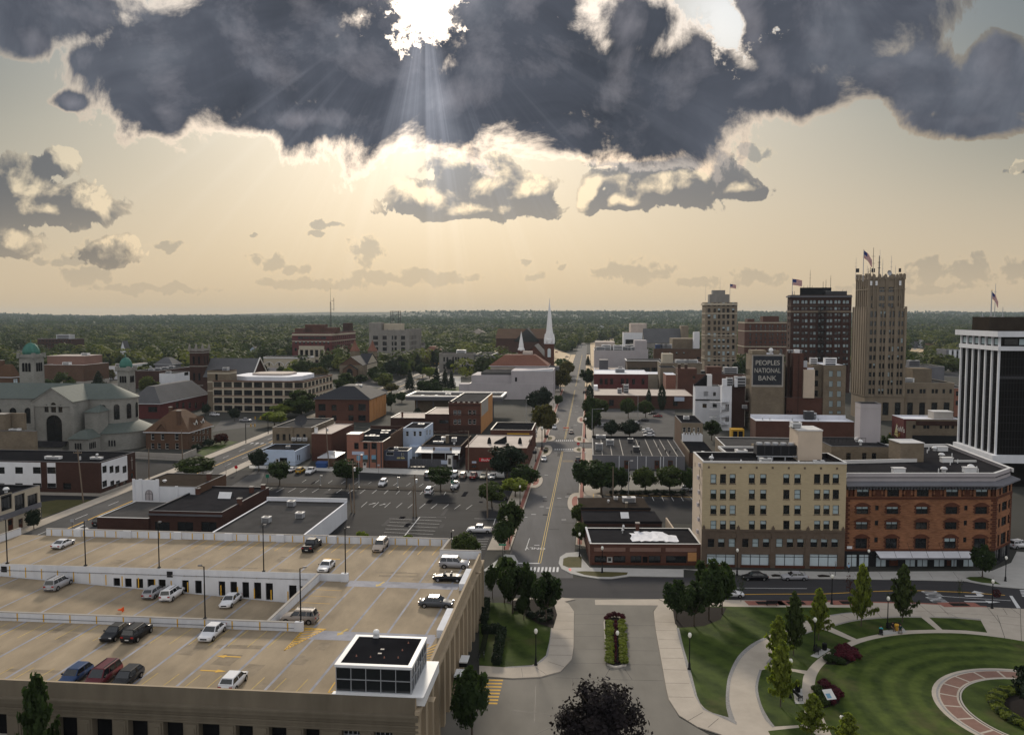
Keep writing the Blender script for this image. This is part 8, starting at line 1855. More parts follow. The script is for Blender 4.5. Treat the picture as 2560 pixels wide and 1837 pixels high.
 for i in cO(14):f=(i+.5)/14;a=(tri[0][0]+(tri[1][0]-tri[0][0])*f,tri[0][1]+(tri[1][1]-tri[0][1])*f);c=(tri[0][0]+(tri[2][0]-tri[0][0])*f,tri[0][1]+(tri[2][1]-tri[0][1])*f);mb.I([(x,y,zz+.012)for x,y in aI(a,c,.26)],'yellow')
 for i in cO(6):p,q=L(zJ,1505+0*i,860+20*i,DZ),L(zJ,1605-8*i,815+28*i,DZ);mb.I([(x,y,zz+.012)for x,y in aI(p,q,.16)],'yellow')
 for(a,c)in(((620,1275),(700,1150)),((640,1245),(700,1225))):p,q=L(zJ,*a,DZ),L(zJ,*c,DZ);mb.I([(x,y,zz+.012)for x,y in aI(p,q,.16)],'yellow')
 for(zf,zx,zy,d)in((zI,2025,923,-1),(zI,1890,1050,1),(zF,665,1262,-1)):p=L(zf,zx,zy,DZ);bd(mb,p,(d,0),3.,.13,zz+.012,'yellow')
 for(zf,zx,zy)in((zJ,1100,283),(zJ,765,708)):p=L(zf,zx,zy,DZ);bd(mb,p,(-.3,-1),2.4,.16,zz+.012,'yellowdk')
 for i in cO(30):
  x=-3.5-i*2.45
  if x>-52:mb.I([(p[0],p[1],zz+.003)for p in aI((x,y3-5.6),(x+.4,y3-.4),.10)],'yellow')if x<xback-.5 else None
  mb.I([(p[0],p[1],zz+.003)for p in aI((x-.2,y1-5.4),(x+.2,y1-.3),.10)],'yellowdk')if x<xr1 else None;mb.I([(p[0],p[1],zz+.003)for p in aI((x-.2,t+.3),(x+.2,t+5.2),.10)],'yellowdk')if x<-12 else None
 for i in cO(6):y=y1+2+i*2.7;k=(y-y1)/(y2-y1);xw=xs0+(xs1-xs0)*k;mb.I([(p[0],p[1],zz+.003)for p in aI((xw+.3,y),(xw+4.8,y-.2),.10)],'yellow')
 mb.obj('deck_markings',None,O);zg=aa(zJ(0,990)[1],86);a0=L(zJ,700,1265,PT);ztop=None;g0,g1=L(zJ,708,1262,DZ+.9)[0],L(zJ,1372,1285,DZ+.9)[0];gy0=.55;Yf=cy+(-g0)*sin(G)*.5+gy0;zgt=aa(zJ(0,978)[1],Yf+1.2);gy1=L(zJ,1100,735,zgt+.3)[1];sh=MB();sh.box(g0-.3,g1+1.4,-.05,gy0+.01,PT+.02,PT+.1,'whitemetal');sh.box(g1+.02,g1+1.4,gy0+.02,gy1+.5,DZ,PT+.09,'whitemetal');sh.obj('stair_house_ledge',None,O);st_o=MB();st_o.box(g0,g1,gy0,gy1,DZ,zgt,'glass');so=st_o.obj('stair_house',None,O);fr=MB();nx,ny=5,6
 for i in cO(nx+1):x=g0+(g1-g0)*i/nx;fr.box(x-.03,x+.03,gy0-.1,gy0-.005,PT+.1,zgt,'metal')
 for i in cO(ny+1):y=gy0+(gy1-gy0)*i/ny;fr.box(g1+.005,g1+.1,y-.03,y+.03,PT+.1,zgt,'metal')
 for k in(.02,.5,.97):z=PT+.1+(zgt-PT-.1)*k;fr.box(g0,g1,gy0-.09,gy0-.006,z-.03,z+.03,'metal');fr.box(g1+.006,g1+.09,gy0,gy1,z-.03,z+.03,'metal')
 fr.obj('glazing_frame',None,so);rf=MB();e,wr=.15,.5
 for(x0,x1,ya,yb)in((g0-e,g1+e,gy0-e,gy0-e+wr),(g0-e,g1+e,gy1+e-wr,gy1+e),(g0-e,g0-e+wr,gy0-e+wr,gy1+e-wr),(g1+e-wr,g1+e,gy0-e+wr,gy1+e-wr)):rf.box(x0,x1,ya,yb,zgt-.02,zgt+.24,'whitemetal')
 rf.obj('roof_edge',None,so);rf=MB();rf.box(g0-e+wr,g1+e-wr,gy0-e+wr,gy1+e-wr,zgt-.02,zgt+.2,'roofbk');rf.obj('roof',None,so)
 def rp(zx,zy):return L(zJ,zx,zy,zgt+.2)
 p=rp(1066,750);rf=MB();rf.box(p[0]-.3,p[0]+.3,p[1]-.3,p[1]+.3,zgt+.2,zgt+.45,'whitemetal');rf.am([(.28,zgt+.45),(.36,zgt+.5),(.36,zgt+.85),(.26,zgt+1.),(.01,zgt+1.02)],p,12,'whitemetal');rf.obj('roof_fan',None,so)
 for(zx,zy)in((890,920),(1015,930),(1137,935),(1260,935),(1297,870),(1350,805)):p=rp(zx,zy);rf=MB();rf.am([(.1,zgt+.2),(.06,zgt+.24),(.05,zgt+.36),(.01,zgt+.37)],p,8,'brickpk');rf.obj('roof_drain',None,so)
 for(zx,zy)in((1120,868),(1097,905)):p=rp(zx,zy);rf=MB();rf.box(p[0]-.2,p[0]+.2,p[1]-.15,p[1]+.15,zgt+.2,zgt+.34,'darkmetal');rf.obj('roof_hatch',None,so)
 for(zx,zy,z,w,h)in((55,130,zI,34,30),(1420,235,zI,34,32)):X=L(z,zx,zy,PT-.6);mb=MB();mb.box(X[0]-.45,X[0]+.45,y2-t/2-.08,y2-t/2-.01,PT-1.25,PT-.35,'frame');mb.obj('sign_board',None,O)
 return dict(O=O,zr=zr,y1=y1,y2=y2,y3=y3,L=L,cx=cx,cy=cy,XL=XL)
GA=cd()
PAINT={}
def b4(nm,c):
 if nm not in PAINT:PAINT[nm]=mat('car_paint_'+nm,c,.3,0,spec=.25,coat=.12)
 return PAINT[nm]
for nm,c in dict(white=(.68,.68,.70),silver=(.34,.34,.36),black=(.010,.010,.012),grey=(.075,.08,.09),blue=(.018,.045,.12),darkred=(.10,.012,.02),red=(.22,.02,.025),beige=(.40,.34,.29),tan=(.26,.22,.19),cream=(.55,.50,.38),yellow=(.45,.28,.03)).items():b4(nm,c)
KIND={'sedan':(4.7,1.82,1.44,.92,.80,1.05,.35,-1.,-1.75,.92),'coupe':(4.5,1.8,1.34,.88,.76,.95,.2,-.75,-1.75,.88),'hatch':(4.2,1.76,1.5,.95,.88,1.15,.45,-1.45,-2.,.95),'suv':(4.7,1.86,1.75,1.08,1.02,1.05,.45,-1.95,-2.25,1.08),'van':(4.9,1.92,1.78,1.02,.95,1.55,.75,-2.,-2.35,1.02),'pickup':(5.6,1.95,1.82,1.12,1.08,1.15,.55,-.75,-.95,1.12),'open':(4.6,1.82,1.3,.86,.80,.95,.3,-.9,-1.2,.86)}
CARP={}
def bQ(ag):
 L,w_,h,zb,zh,xf,xrf,xrr,xb,zt=KIND[ag];w=w_/2;r=.34 if ag in('suv','pickup')else .31;O=bpy.data.objects.new('parked_car' if ag!='pickup' else 'pickup_truck',None);COL.objects.link(O);f,b=L/2,-L/2;S=[(f,.34,.62,.72),(f-.06,.26,.68,.80),(f-.25,.22,zh-.10,.93),(f-.9,.22,zh,.99),(xf,.22,zb,1.),(0,.22,zb+.01,1.),(xb,.22,zt,1.),(b+.3,.24,zt-.02,.97),(b+.05,.28,zt-.12,.90),(b,.36,zt-.3,.80)];mb=MB();b7=[]
 for(x,z0,z1,k)in S:hw=w*k;zm=z0+(z1-z0)*.55;b7.append([(x,-hw*.9,z0),(x,-hw,zm),(x,-hw*.95,z1-.03),(x,-hw*.72,z1+.015),(x,0,z1+.035),(x,hw*.72,z1+.015),(x,hw*.95,z1-.03),(x,hw,zm),(x,hw*.9,z0)])
 vs=[p for q in b7 for p in q];n_=9;fs=[(i*n_+j,i*n_+j+1,(i+1)*n_+j+1,(i+1)*n_+j)for i in cO(len(S)-1)for j in cO(n_-1)];fs+=[(i*n_+n_-1,i*n_,(i+1)*n_,(i+1)*n_+n_-1)for i in cO(len(S)-1)];fs+=[tuple(cO(n_))[::-1],tuple(cO((len(S)-1)*n_,len(S)*n_))];P=b4('white',(.7,.7,.7));mb.add(vs,fs,P,True);wr=w*.74;wb=w*.93;zr=h-.04
 if ag!='open':
  C=[(xf,wb,zb-.02),(xrf,wr,zr),(xrr,wr,zr),(xb,wb,zt-.02)];A=[(x,-y,z)for x,y,z in C];B=[(x,y,z)for x,y,z in C]
  for i in cO(3):mb.I([A[i],A[i+1],B[i+1],B[i]][::-1],P)
  mb.I([A[0],A[3],A[2],A[1]],P);mb.I([B[0],B[1],B[2],B[3]],P);mb.I([(xrf,-wr*.9,h),(xrf,wr*.9,h),(xrr,wr*.9,h),(xrr,-wr*.9,h)],P)
  for s in(-1,1):mb.I([(xrf,s*wr,zr),(xrf,s*wr*.9,h),(xrr,s*wr*.9,h),(xrr,s*wr,zr)][::s],P)
  for x in(xrf,xrr):mb.I([(x,-wr,zr),(x,-wr*.9,h),(x,wr*.9,h),(x,wr,zr)],P)
 for o in(f-.82,b+.85):
  for s in(-1,1):pts=[(o+r*1.18*cos(t),s*(w+.004),r+r*1.18*sin(t))for t in np.linspace(-.35,pi+.35,11)];mb.I(pts[::-s],'tyre')
 mb.box(f-.01,f+.012,-w*.45,w*.45,.42,.60,'frame');mb.box(b-.02,b+.05,-w*.78,w*.78,.30,.42,'frame')
 if ag=='pickup':mb.box(b+.12,xb-.12,-w*.8,w*.8,zt-.02,zt+.045,'frame')
 if ag in('suv','van'):
  for s in(-1,1):mb.box(xrr+.2,xrf-.1,s*wr*.8-.03,s*wr*.8+.03,h+.03,h+.08,'darkmetal')
 o_=mb.obj('body',None,O);o_.material_slots[0].link='OBJECT'
 def lerp(p,q,t):return tuple(a+(c-a)*t for a,c in zip(p,q))
 def bV(nm,q,k0=.07,k1=.9,e=.06,off=(0,0,0)):a,b_,c,d=q;l0,l1=lerp(a,d,k0),lerp(b_,c,k0);u0,u1=lerp(a,d,k1),lerp(b_,c,k1);pts=[lerp(l0,l1,e),lerp(l0,l1,1-e),lerp(u0,u1,1-e),lerp(u0,u1,e)];m=MB();m.I([(p[0]+off[0],p[1]+off[1],p[2]+off[2])for p in pts],'carglass');return m.obj(nm,None,O)
 k=.015
 if ag!='open':
  bV('windshield',(A[0],B[0],B[1],A[1]),.06,.93,.06,(k,0,k));bV('rear_window',(B[3],A[3],A[2],B[2]),.1 if ag not in('hatch',)else .2,.9,.08,(-k,0,k));ns=2 if ag in('sedan','coupe','hatch','pickup')else 3
  for s,Q in((-1,A),(1,B)):
   for i in cO(ns):t0,t1=i/ns,(i+1)/ns;q=(lerp(Q[3],Q[0],t0),lerp(Q[3],Q[0],t1),lerp(Q[2],Q[1],t1),lerp(Q[2],Q[1],t0));bV('side_window',q if s>0 else q,.1,.88,.05,(0,s*k,.01))
 else:
  m=MB();m.I([(xf,-wb*.9,zb),(xf,wb*.9,zb),(xrf,wr,h),(xrf,-wr,h)],'carglass');m.obj('windshield',None,O);m=MB();m.box(xb,xf-.1,-w*.78,w*.78,zb-.05,zb+.05,'frame');m.obj('interior',None,O)
  for s in(-1,1):m=MB();m.box(-.5,-.3,s*.4-.25,s*.4+.25,zb,zb+.42,'darkmetal');m.obj('seat',None,O)
 for nm,x,z,dz,m_ in(('headlight',f-.1,.62,.12,'headlight'),('taillight',b+.03,zt-.32,.2,'taillight')):
  for s in(-1,1):m=MB();d=1 if x>0 else-1;m.box(min(x,x+d*.05),max(x,x+d*.05),s*w*.70-.17,s*w*.70+.17,z,z+dz,m_);m.obj(nm,None,O)
 for s in(-1,1):m=MB();m.box(xf-.35,xf-.2,s*w*1.08-.09,s*w*1.08+.09,zb+.02,zb+.16,'frame');m.obj('mirror',None,O)
 m=MB();m.box(b-.035,b-.02,-.24,.24,.5,.64,'plate');m.obj('licence_plate',None,O);tm,rm=MB(),MB();tm.am([(r*.62,-.1),(r,-.1),(r,.1),(r*.62,.1)],(0,0),16,'tyre');rm.am([(.01,.085),(r*.3,.09),(r*.62,.1),(r*.62,.02)],(0,0),10,'rim',False)
 for x in(f-.82,b+.85):
  for s in(-1,1):t=tm.obj('wheel',None,O);t.location=(x,s*(w-.08),r);t.rotation_euler=(-s*pi/2,0,0);q=rm.obj('rim',None,t)
 KIDS.clear();return O
def car(ag,col,p,ang,label,z=.0,pitch=.0,sc_=1.):
 first=ag not in CARP
 if first:CARP[ag]=bQ(ag)
 o=CARP[ag]if first else a6(CARP[ag]);o.location=(p[0],p[1],z);o.rotation_euler=(0,pitch,ang);o.scale=(sc_,)*3;tag(o,label,'car' if ag!='pickup' else 'pickup truck',None)
 for c in(bD(o)if first else o.children):
  if c.name.startswith('body'):c.material_slots[0].link='OBJECT';c.material_slots[0].material=PAINT[col]
 return o
aL,aG,RIGHT,LEFT=pi/2-G,-pi/2-G,-G,pi-G
def cC(ag,col,zf,x,y,ang,label,bk=False):
 zz=DZ+.01
 for _ in cO(4 if bk else 1):
  p=gp(*zf(x,y),z=zz)
  if bk:lx=(p[0]-GA['cx'])*EX[0]+(p[1]-GA['cy'])*EX[1];zz=GA['zr'](lx)+.02
 o=car(ag,col,p,ang,label,zz)
 if bk:o.rotation_euler=(atan2(-2.9,50)*(-1 if ang==aL else 1)*-1,0,ang)
 return o
D=cC
D('coupe','white',zE,560,1152,aL,'white sedan parked alone in the far left bay of the garage roof')
D('suv','silver',zI,522,312,aL,'silver crossover at the left end of the sunken ramp',True)
D('hatch','silver',zI,1366,386,aL,'silver hatchback, left one of the pair on the sunken ramp',True)
D('suv','white',zI,1530,402,aL,'pale crossover, right one of the pair on the sunken ramp',True)
D('sedan','white',zI,2045,458,aG,'white sedan facing out beside barred openings on the sunken ramp',True)
D('sedan','black',zI,1025,745,aG,'black sedan nose out beside a black sport utility car')
D('suv','black',zI,1218,752,aL,'black sport utility car with roof rails beside a black sedan')
D('sedan','white',zI,1880,742,aG,'white sedan nose out against the low striped wall of the garage roof')
def aE(ag,col,x,ang,label,dy=2.9):u=zI(x,0)[0];lx0=(GA['cx']+EY[0]*dy,GA['cy']+EY[1]*dy);l=au(lx0[0],lx0[1],EX,u,DZ+.9);car(ag,col,(lx0[0]+EX[0]*l,lx0[1]+EX[1]*l),ang,label,DZ+.01)
aE('hatch','blue',668,aG,'blue hatchback, left of three cars at the front parapet')
aE('van','darkred',910,aG,'dark red minivan, middle of three cars at the front parapet')
aE('hatch','black',1128,aG,'black hatchback, right of three cars at the front parapet')
aE('hatch','white',2068,aL,'white hatchback alone at the front parapet of the garage roof',3.2)
D('pickup','black',zF,495,1172,aL,'black pickup truck against the rear parapet of the garage roof')
D('suv','beige',zF,1100,1176,aG,'beige silver sport utility car facing out at the rear parapet')
D('coupe','white',zF,622,1352,aG,'white coupe tucked behind the end of the ramp wall')
D('suv','silver',zF,1757,1335,RIGHT,'silver sport utility car side on in the far right corner of garage roof')
D('open','black',zF,1703,1452,LEFT,'black convertible with its roof down near the garage right edge')
D('sedan','grey',zJ,1598,478,RIGHT,'dark grey sedan side on at the right edge of the garage roof')
D('suv','tan',zJ,388,618,LEFT,'tan sport utility car beside the slanting white ramp wall')
def cA(ag,col,zf,x,y,ang,label,z=.01):return car(ag,col,gp(*zf(x,y),z=z),ang,label,z)
Q=cA
AVA=atan2(av.y,av.x)
Q('sedan','white',zG,283,392,aG,'white sedan parked at left kerb just below the street junction')
Q('sedan','black',zG,583,397,aL,'black sedan at the right kerb just below the street junction')
Q('sedan','beige',zC,523,1072,aL,'beige sedan driving up the main street near an orange barrier')
Q('sedan','grey',zC,606,570,aL,'grey car on the main street at the second crosswalk')
Q('suv','white',zC,375,1030,aG,'white car half hidden by the olive street tree')
Q('hatch','white',zC,200,1068,aG,'white car beside the tavern corner on the side street')
Q('suv','black',zC,641,718,aL,'black car parked at right kerb beside the low brick shop row')
Q('van','white',zC,614,306,aG,'white van far up the sunlit main street')
Q('sedan','black',zC,670,374,aL,'black car far up the street beside a cone shaped tree')
Q('sedan','black',zK,2150,240,pi,'black sedan at the kerb in front of the beige brick block')
Q('sedan','silver',zL,232,240,pi,'silver sedan at the kerb in front of the beige brick block')
Q('sedan','white',zK,1930,392,.0,'white sedan on the front street half hidden by dark trees')
Q('suv','white',zH,2215,1160,rad(20),'white sport utility car at the right edge beside the red brick block')
Q('coupe','white',zF,315,488,aL,'white coupe at left end of the lot under the shop sidewalk')
Q('suv','yellow',zF,394,498,aL,'yellow and black jeep style car beside a white pickup')
Q('pickup','white',zF,485,502,aG,'white pickup truck beside a yellow jeep style car')
Q('suv','white',zF,1122,610,aG,'white sport utility car standing alone in the lot aisle')
Q('van','white',zF,1532,680,aL,'white wagon just below the planted median of the lot')
Q('pickup','white',zF,1760,630,aG,'white pickup facing out beside the green sign pole')
Q('suv','grey',zF,1522,536,aL,'dark grey sport utility car, leftmost in the row at the bar fence')
Q('sedan','darkred',zF,1675,533,aL,'dark red car partly behind a lot tree in the kerb row')
Q('suv','silver',zF,1755,538,aG,'silver sport utility car in the kerb row below the patio bar')
Q('suv','tan',zF,1832,543,aL,'brownish sport utility car left of the red pickup')
Q('pickup','red',zF,1925,546,aL,'dark red pickup truck in front of the tavern door')
Q('sedan','cream',zF,2010,545,aG,'cream sedan between the red pickup and a white sedan')
Q('sedan','white',zF,2092,548,aG,'white sedan at right end of the row before the tavern')
Q('pickup','white',zF,1975,1026,LEFT,'white pickup truck parked side on at the near right of the lot')
Q('van','white',zF,10,725,aL,'white box like van beside the brick workshop')
Q('sedan','black',zF,2150,738,RIGHT,'black car behind the round lot tree')
Q('sedan','white',zC,1195,1052,LEFT,'white sedan, rearmost of three side on behind the ribbed grey roof')
Q('sedan','silver',zC,1210,1072,LEFT,'silver sedan, middle of three side on behind the ribbed grey roof')
Q('sedan','white',zC,1212,1100,LEFT,'white sedan, nearest of three side on behind the ribbed grey roof')
Q('sedan','black',zC,1163,966,LEFT,'black sedan alone in the wet lot behind the ribbed grey roof')
Q('coupe','red',zC,1286,928,LEFT,'red sports car in the lot below the low brick row')
Q('coupe','black',zC,1245,905,LEFT,'dark coupe beside the red sports car')
Q('suv','silver',zC,800,1012,LEFT,'silver car under the trees at left of the rear lot')
Q('hatch','white',zC,1080,995,LEFT,'white car partly hidden between two lot trees')
Q('hatch','white',zG,1560,658,RIGHT,'white car at the end of the tree row by the beige block')
Q('suv','black',zE,893,955,AVA,'black sport utility car driving up the avenue past an orange sign')
Q('pickup','silver',zA,2172,968,RIGHT,'silver pickup at the avenue junction')
Q('suv','white',zA,1900,918,RIGHT,'white car below the pale office block')
Q('van','white',zB,2115,1068,aL,'white van beside the three storey brick flats')
Q('sedan','white',zB,2150,1035,aL,'white sedan behind the white van near the brick flats')
Q('sedan','white',zB,1430,118+300,RIGHT,'white car at the traffic lights near the grey stone block')
Q('hatch','red',zC,395,360,RIGHT,'small red car in the sunlit lot beside the steeples')
for i,(zf,x,y)in cQ(((zC,485,400),(zC,440,330),(zC,500,260),(zC,880,240),(zC,930,236),(zB,2160,410),(zB,2235,300),(zB,2210,350),(zD,1245,992),(zD,1300,968),(zD,1600,1140),(zD,1650,1150),(zD,1690,1158))):o=Q(('sedan','suv','hatch')[i%3],('grey','white','silver','black')[i%4],zf,x,y,RIGHT,'small distant car in a sunlit far car park');o['group']='cars in the far car parks'
nr=np.random.RandomState(11)
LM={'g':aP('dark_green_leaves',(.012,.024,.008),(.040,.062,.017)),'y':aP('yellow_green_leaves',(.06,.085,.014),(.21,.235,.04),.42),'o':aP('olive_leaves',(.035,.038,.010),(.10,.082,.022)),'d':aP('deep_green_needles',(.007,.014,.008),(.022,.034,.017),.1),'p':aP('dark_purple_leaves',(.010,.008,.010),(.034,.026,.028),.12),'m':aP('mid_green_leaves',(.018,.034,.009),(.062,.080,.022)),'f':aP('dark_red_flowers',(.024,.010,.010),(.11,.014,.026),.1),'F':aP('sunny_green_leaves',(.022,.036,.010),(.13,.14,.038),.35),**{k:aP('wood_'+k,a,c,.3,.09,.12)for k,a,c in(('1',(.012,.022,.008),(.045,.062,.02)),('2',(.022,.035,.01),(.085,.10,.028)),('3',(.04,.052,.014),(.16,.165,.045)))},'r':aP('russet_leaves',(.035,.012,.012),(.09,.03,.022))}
def a3(name,P,size,m_,b8=1.6,N=None):
 n_=len(P);a=nr.normal(size=(n_,3));a[:,2]*=.6;a/=np.linalg.norm(a,axis=1)[:,None]
 if N is None:N=nr.normal(size=(n_,3))
 b=np.cross(N,a);a=np.cross(b,N);a/=np.linalg.norm(a,axis=1)[:,None];b/=np.linalg.norm(b,axis=1)[:,None];s=size*(.6+.8*nr.rand(n_,1));V=np.stack([P-a*s*b8*.5,P+b*s*.5-a*s*.1,P+a*s*b8*.5,P-b*s*.5+a*s*.1],1).reshape(-1,3);me=bpy.data.meshes.new(name);me.vertices.add(4*n_);me.vertices.foreach_set('co',V.astype('f').ravel());me.loops.add(4*n_);me.loops.foreach_set('vertex_index',np.arange(4*n_,dtype='i'));me.polygons.add(n_);me.polygons.foreach_set('loop_start',np.arange(0,4*n_,4,dtype='i'));me.materials.append(m_);me.update(calc_edges=True);me.validate();return me
def ball(n_):v=nr.normal(size=(n_,3));return v/np.linalg.norm(v,axis=1)[:,None]
def bO(ag,n_):
 out=[]
 if ag in('round','wide','big'):
  z0,z1={'round':(.16,1.),'wide':(.24,1.),'big':(.06,1.)}[ag];k=40
  for i in cO(k):v=ball(1)[0];rr=.5+.35*nr.rand();c=np.array([v[0]*rr*.46,v[1]*rr*.46,(z0+z1)/2+v[2]*rr*(z1-z0)*.45]);q=.08+.11*nr.rand();p=ball(n_//k)*(q*(.5+.62*nr.rand(n_//k,1)**1.5));p[:,2]*=.8;out.append(c+p)
 elif ag=='column':
  for i in cO(34):t=i/33;zc=.14+.68*t;r=.5*(1-t)**.55*(.75+.5*nr.rand());a=i*2.4;m=n_//34;s=nr.rand(m,1)**.7;d=np.array([[cos(a)*r,sin(a)*r,.13+.06*nr.rand()]]);p=np.array([[0,0,zc]])+d*s+nr.normal(size=(m,3))*np.array([[.05,.05,.022]])*(1.15-s*.6);out.append(p)
  out.append(np.c_[nr.normal(size=(n_//20,2))*.04,.5+.5*nr.rand(n_//20)])
 elif ag=='cone':z=1-(1-.04)*nr.rand(n_)**.6;a=nr.rand(n_)*6.283;r=.5*(1-z)**.8*(.55+.45*nr.rand(n_))*(.8+.25*np.sin(z*60))+.01;out.append(np.c_[r*np.cos(a),r*np.sin(a),z])
 elif ag=='spindle':z=.03+.97*nr.rand(n_);a=nr.rand(n_)*6.283;r=.5*np.sin(np.clip(z,0,1)*pi*.93+.2)**.8*(.65+.4*nr.rand(n_));out.append(np.c_[r*np.cos(a),r*np.sin(a),z])
 elif ag=='bush':
  for i in cO(14):v=ball(1)[0];c=np.array([v[0]*.32,v[1]*.32,.3+abs(v[2])*.35]);out.append(c+ball(n_//14)*np.array([[.2,.2,.28]])*(.5+.5*nr.rand(n_//14,1)))
 elif ag=='beech':
  for i in cO(60):v=ball(1)[0];v[2]=abs(v[2])*1.1-.25;L_=.42+.1*nr.rand();m=n_//60;s=.35+.65*nr.rand(m,1);d=np.array([[v[0]*L_,v[1]*L_,v[2]*.62]]);out.append(np.array([[0,0,.36]])+d*s+nr.normal(size=(m,3))*.035)
 elif ag=='sparse':
  for i in cO(12):a,m=i*2.4,n_//12;s=nr.rand(m,1);out.append(np.array([[0,0,.35+.04*i]])+np.array([[cos(a)*.4,sin(a)*.4,.25]])*s+nr.normal(size=(m,3))*.03)
 return np.concatenate(out)
TP={}
def outn(P,k=.55):q=P-np.array([[0,0,.45]]);q/=np.linalg.norm(q,axis=1)[:,None]+1e-6;return q+nr.normal(size=q.shape)*k
def bE(ag,col,n_,size,trunk=True):
 key=(ag,col)
 if key in TP:return TP[key]
 P=bO(ag,n_);TP[key]=(a3('crown',P,size,LM[col],N=outn(P)),P);return TP[key]
TRUNK={}
def bF(ag):
 if ag in TRUNK:return TRUNK[ag]
 mb=MB();th={'round':.30,'wide':.34,'big':.3,'column':.9,'cone':.8,'spindle':.5,'beech':.5,'sparse':.8,'bush':.3}[ag];r=.022 if ag not in('column','sparse')else .018;mb.ae((0,0,-.01),(.005,0,th*.5),r*1.25,r,7,'bark');mb.ae((.005,0,th*.5),(0,.004,th),r,r*.55,7,'bark')
 if ag in('round','wide','big','beech','sparse'):
  for i in cO(7):a=i*2.4;e=(.27*cos(a),.27*sin(a),th+.22+.05*(i%3));mb.ae((0,0,th*(.8+.03*i)),e,r*.5,r*.18,5,'bark')
 me=mb.obj('trunk',None,None);d=me.data;bpy.data.objects.remove(me);TRUNK[ag]=d;return d
NLEAF={'round':(4400,.05),'wide':(4400,.05),'big':(5200,.048),'column':(3400,.055),'cone':(1800,.05),'spindle':(1500,.06),'bush':(900,.10),'beech':(9000,.028),'sparse':(160,.05)}
def a9(ag,col,x,y,h,w,label,z=.0,group=None,name=None,cat='tree'):
 me,_p=bE(ag,col,*NLEAF[ag]);nm=name or{'round':'street_tree','wide':'street_tree','big':'broadleaf_tree','column':'park_tree','cone':'conifer_tree','spindle':'evergreen_tree','bush':'shrub','beech':'copper_tree','sparse':'young_tree'}[ag];r=aq(nm,label,cat,(x,y,z),R.random()*6.28,group);r.scale=(w,w,h)
 for n_,m_ in(('crown',me),('trunk',bF(ag))):o=onew(n_ if cat=='tree' else('foliage' if n_=='crown' else 'stem'),m_,r)
 return r
def T(ag,col,zf,xb,yb,yt,wpx,label,z=.0,**k):p=gp(*zf(xb,yb),z=z);h=aa(zf(xb,yt)[1],p[1])-z;K_=zf(1,0)[0]-zf(0,0)[0];return a9(ag,col,p[0],p[1],h*1.04,wpx*K_*p[1]/F*(1.28 if ag in 'round wide big' else 1.08),label,z,**k)
a9('beech','p',10,88,9.6,10.5,'dark purple leaved tree at the bottom centre of the driveway circle')
a9('column','g',xat(95,78,6),78,14.,4.6,'narrow dark tree in front of the garage front wall at bottom left')
a9('round','g',-4.6,91,9.3,5.4,'dark bushy tree at the garage corner beside the yellow crossing')
for a in((2095,408,110,110,'slim dark tree behind the far garage corner'),(2200,455,40,150,'dark tree beside the garage far corner, nearest to driveway')):T('round','g',zJ,*a)
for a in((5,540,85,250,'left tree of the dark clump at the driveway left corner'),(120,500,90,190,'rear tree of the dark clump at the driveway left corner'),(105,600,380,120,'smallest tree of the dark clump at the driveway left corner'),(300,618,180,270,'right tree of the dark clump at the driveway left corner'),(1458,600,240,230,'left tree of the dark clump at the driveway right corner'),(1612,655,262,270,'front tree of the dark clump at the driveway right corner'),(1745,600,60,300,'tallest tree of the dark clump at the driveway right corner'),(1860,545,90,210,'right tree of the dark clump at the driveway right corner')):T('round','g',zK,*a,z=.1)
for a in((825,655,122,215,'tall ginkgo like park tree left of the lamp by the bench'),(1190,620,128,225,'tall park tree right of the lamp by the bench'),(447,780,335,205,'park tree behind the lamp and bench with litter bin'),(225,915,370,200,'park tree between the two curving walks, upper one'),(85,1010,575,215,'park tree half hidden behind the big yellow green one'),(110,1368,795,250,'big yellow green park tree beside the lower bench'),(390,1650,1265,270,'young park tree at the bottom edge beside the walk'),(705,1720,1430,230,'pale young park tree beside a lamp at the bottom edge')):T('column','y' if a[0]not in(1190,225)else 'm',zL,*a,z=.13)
for a in((722,445,225,110,'small bare brown street tree in a paver pit'),(1697,465,250,60,'nearly leafless street tree in a paver pit near road arrows'),(1900,225,-70,190,'young dark street tree in the grass corner before brick block')):T('sparse' if a[0]<1800 else 'round','r' if a[0]<800 else 'g',zL,*a,z=.12)
T('sparse','g',zK,2028,437,245,90,'thin young street tree beside the white sedan',.12)
for k_,c,a in(('round','g',(2195,1180,925,190,'dark street tree nearest the white side on pickup')),('round','m',(1862,1290,1030,225,'leafy green tree just behind the far garage corner')),('bush','y',(940,1125,1000,120,'small yellow green bush behind the garage wall')),('bush','y',(1345,1125,1035,110,'second small bush behind the garage wall near the lot line')),('round','m',(2085,800,580,225,'round green tree in the lot beside a utility pole')),('wide','g',(1632,658,445,205,'small lot tree in the median beside the white wagon')),('wide','g',(800,628,385,225,'dark lot tree in the median beside a utility pole')),('wide','g',(210,612,398,190,'lot tree at left end of the median')),('round','d',(25,488,285,150,'dark tree beside the pale blue garage shop')),('big','d',(2222,555,255,300,'big dark tree in front of the tavern sign'))):T(k_,c,zF,*a)
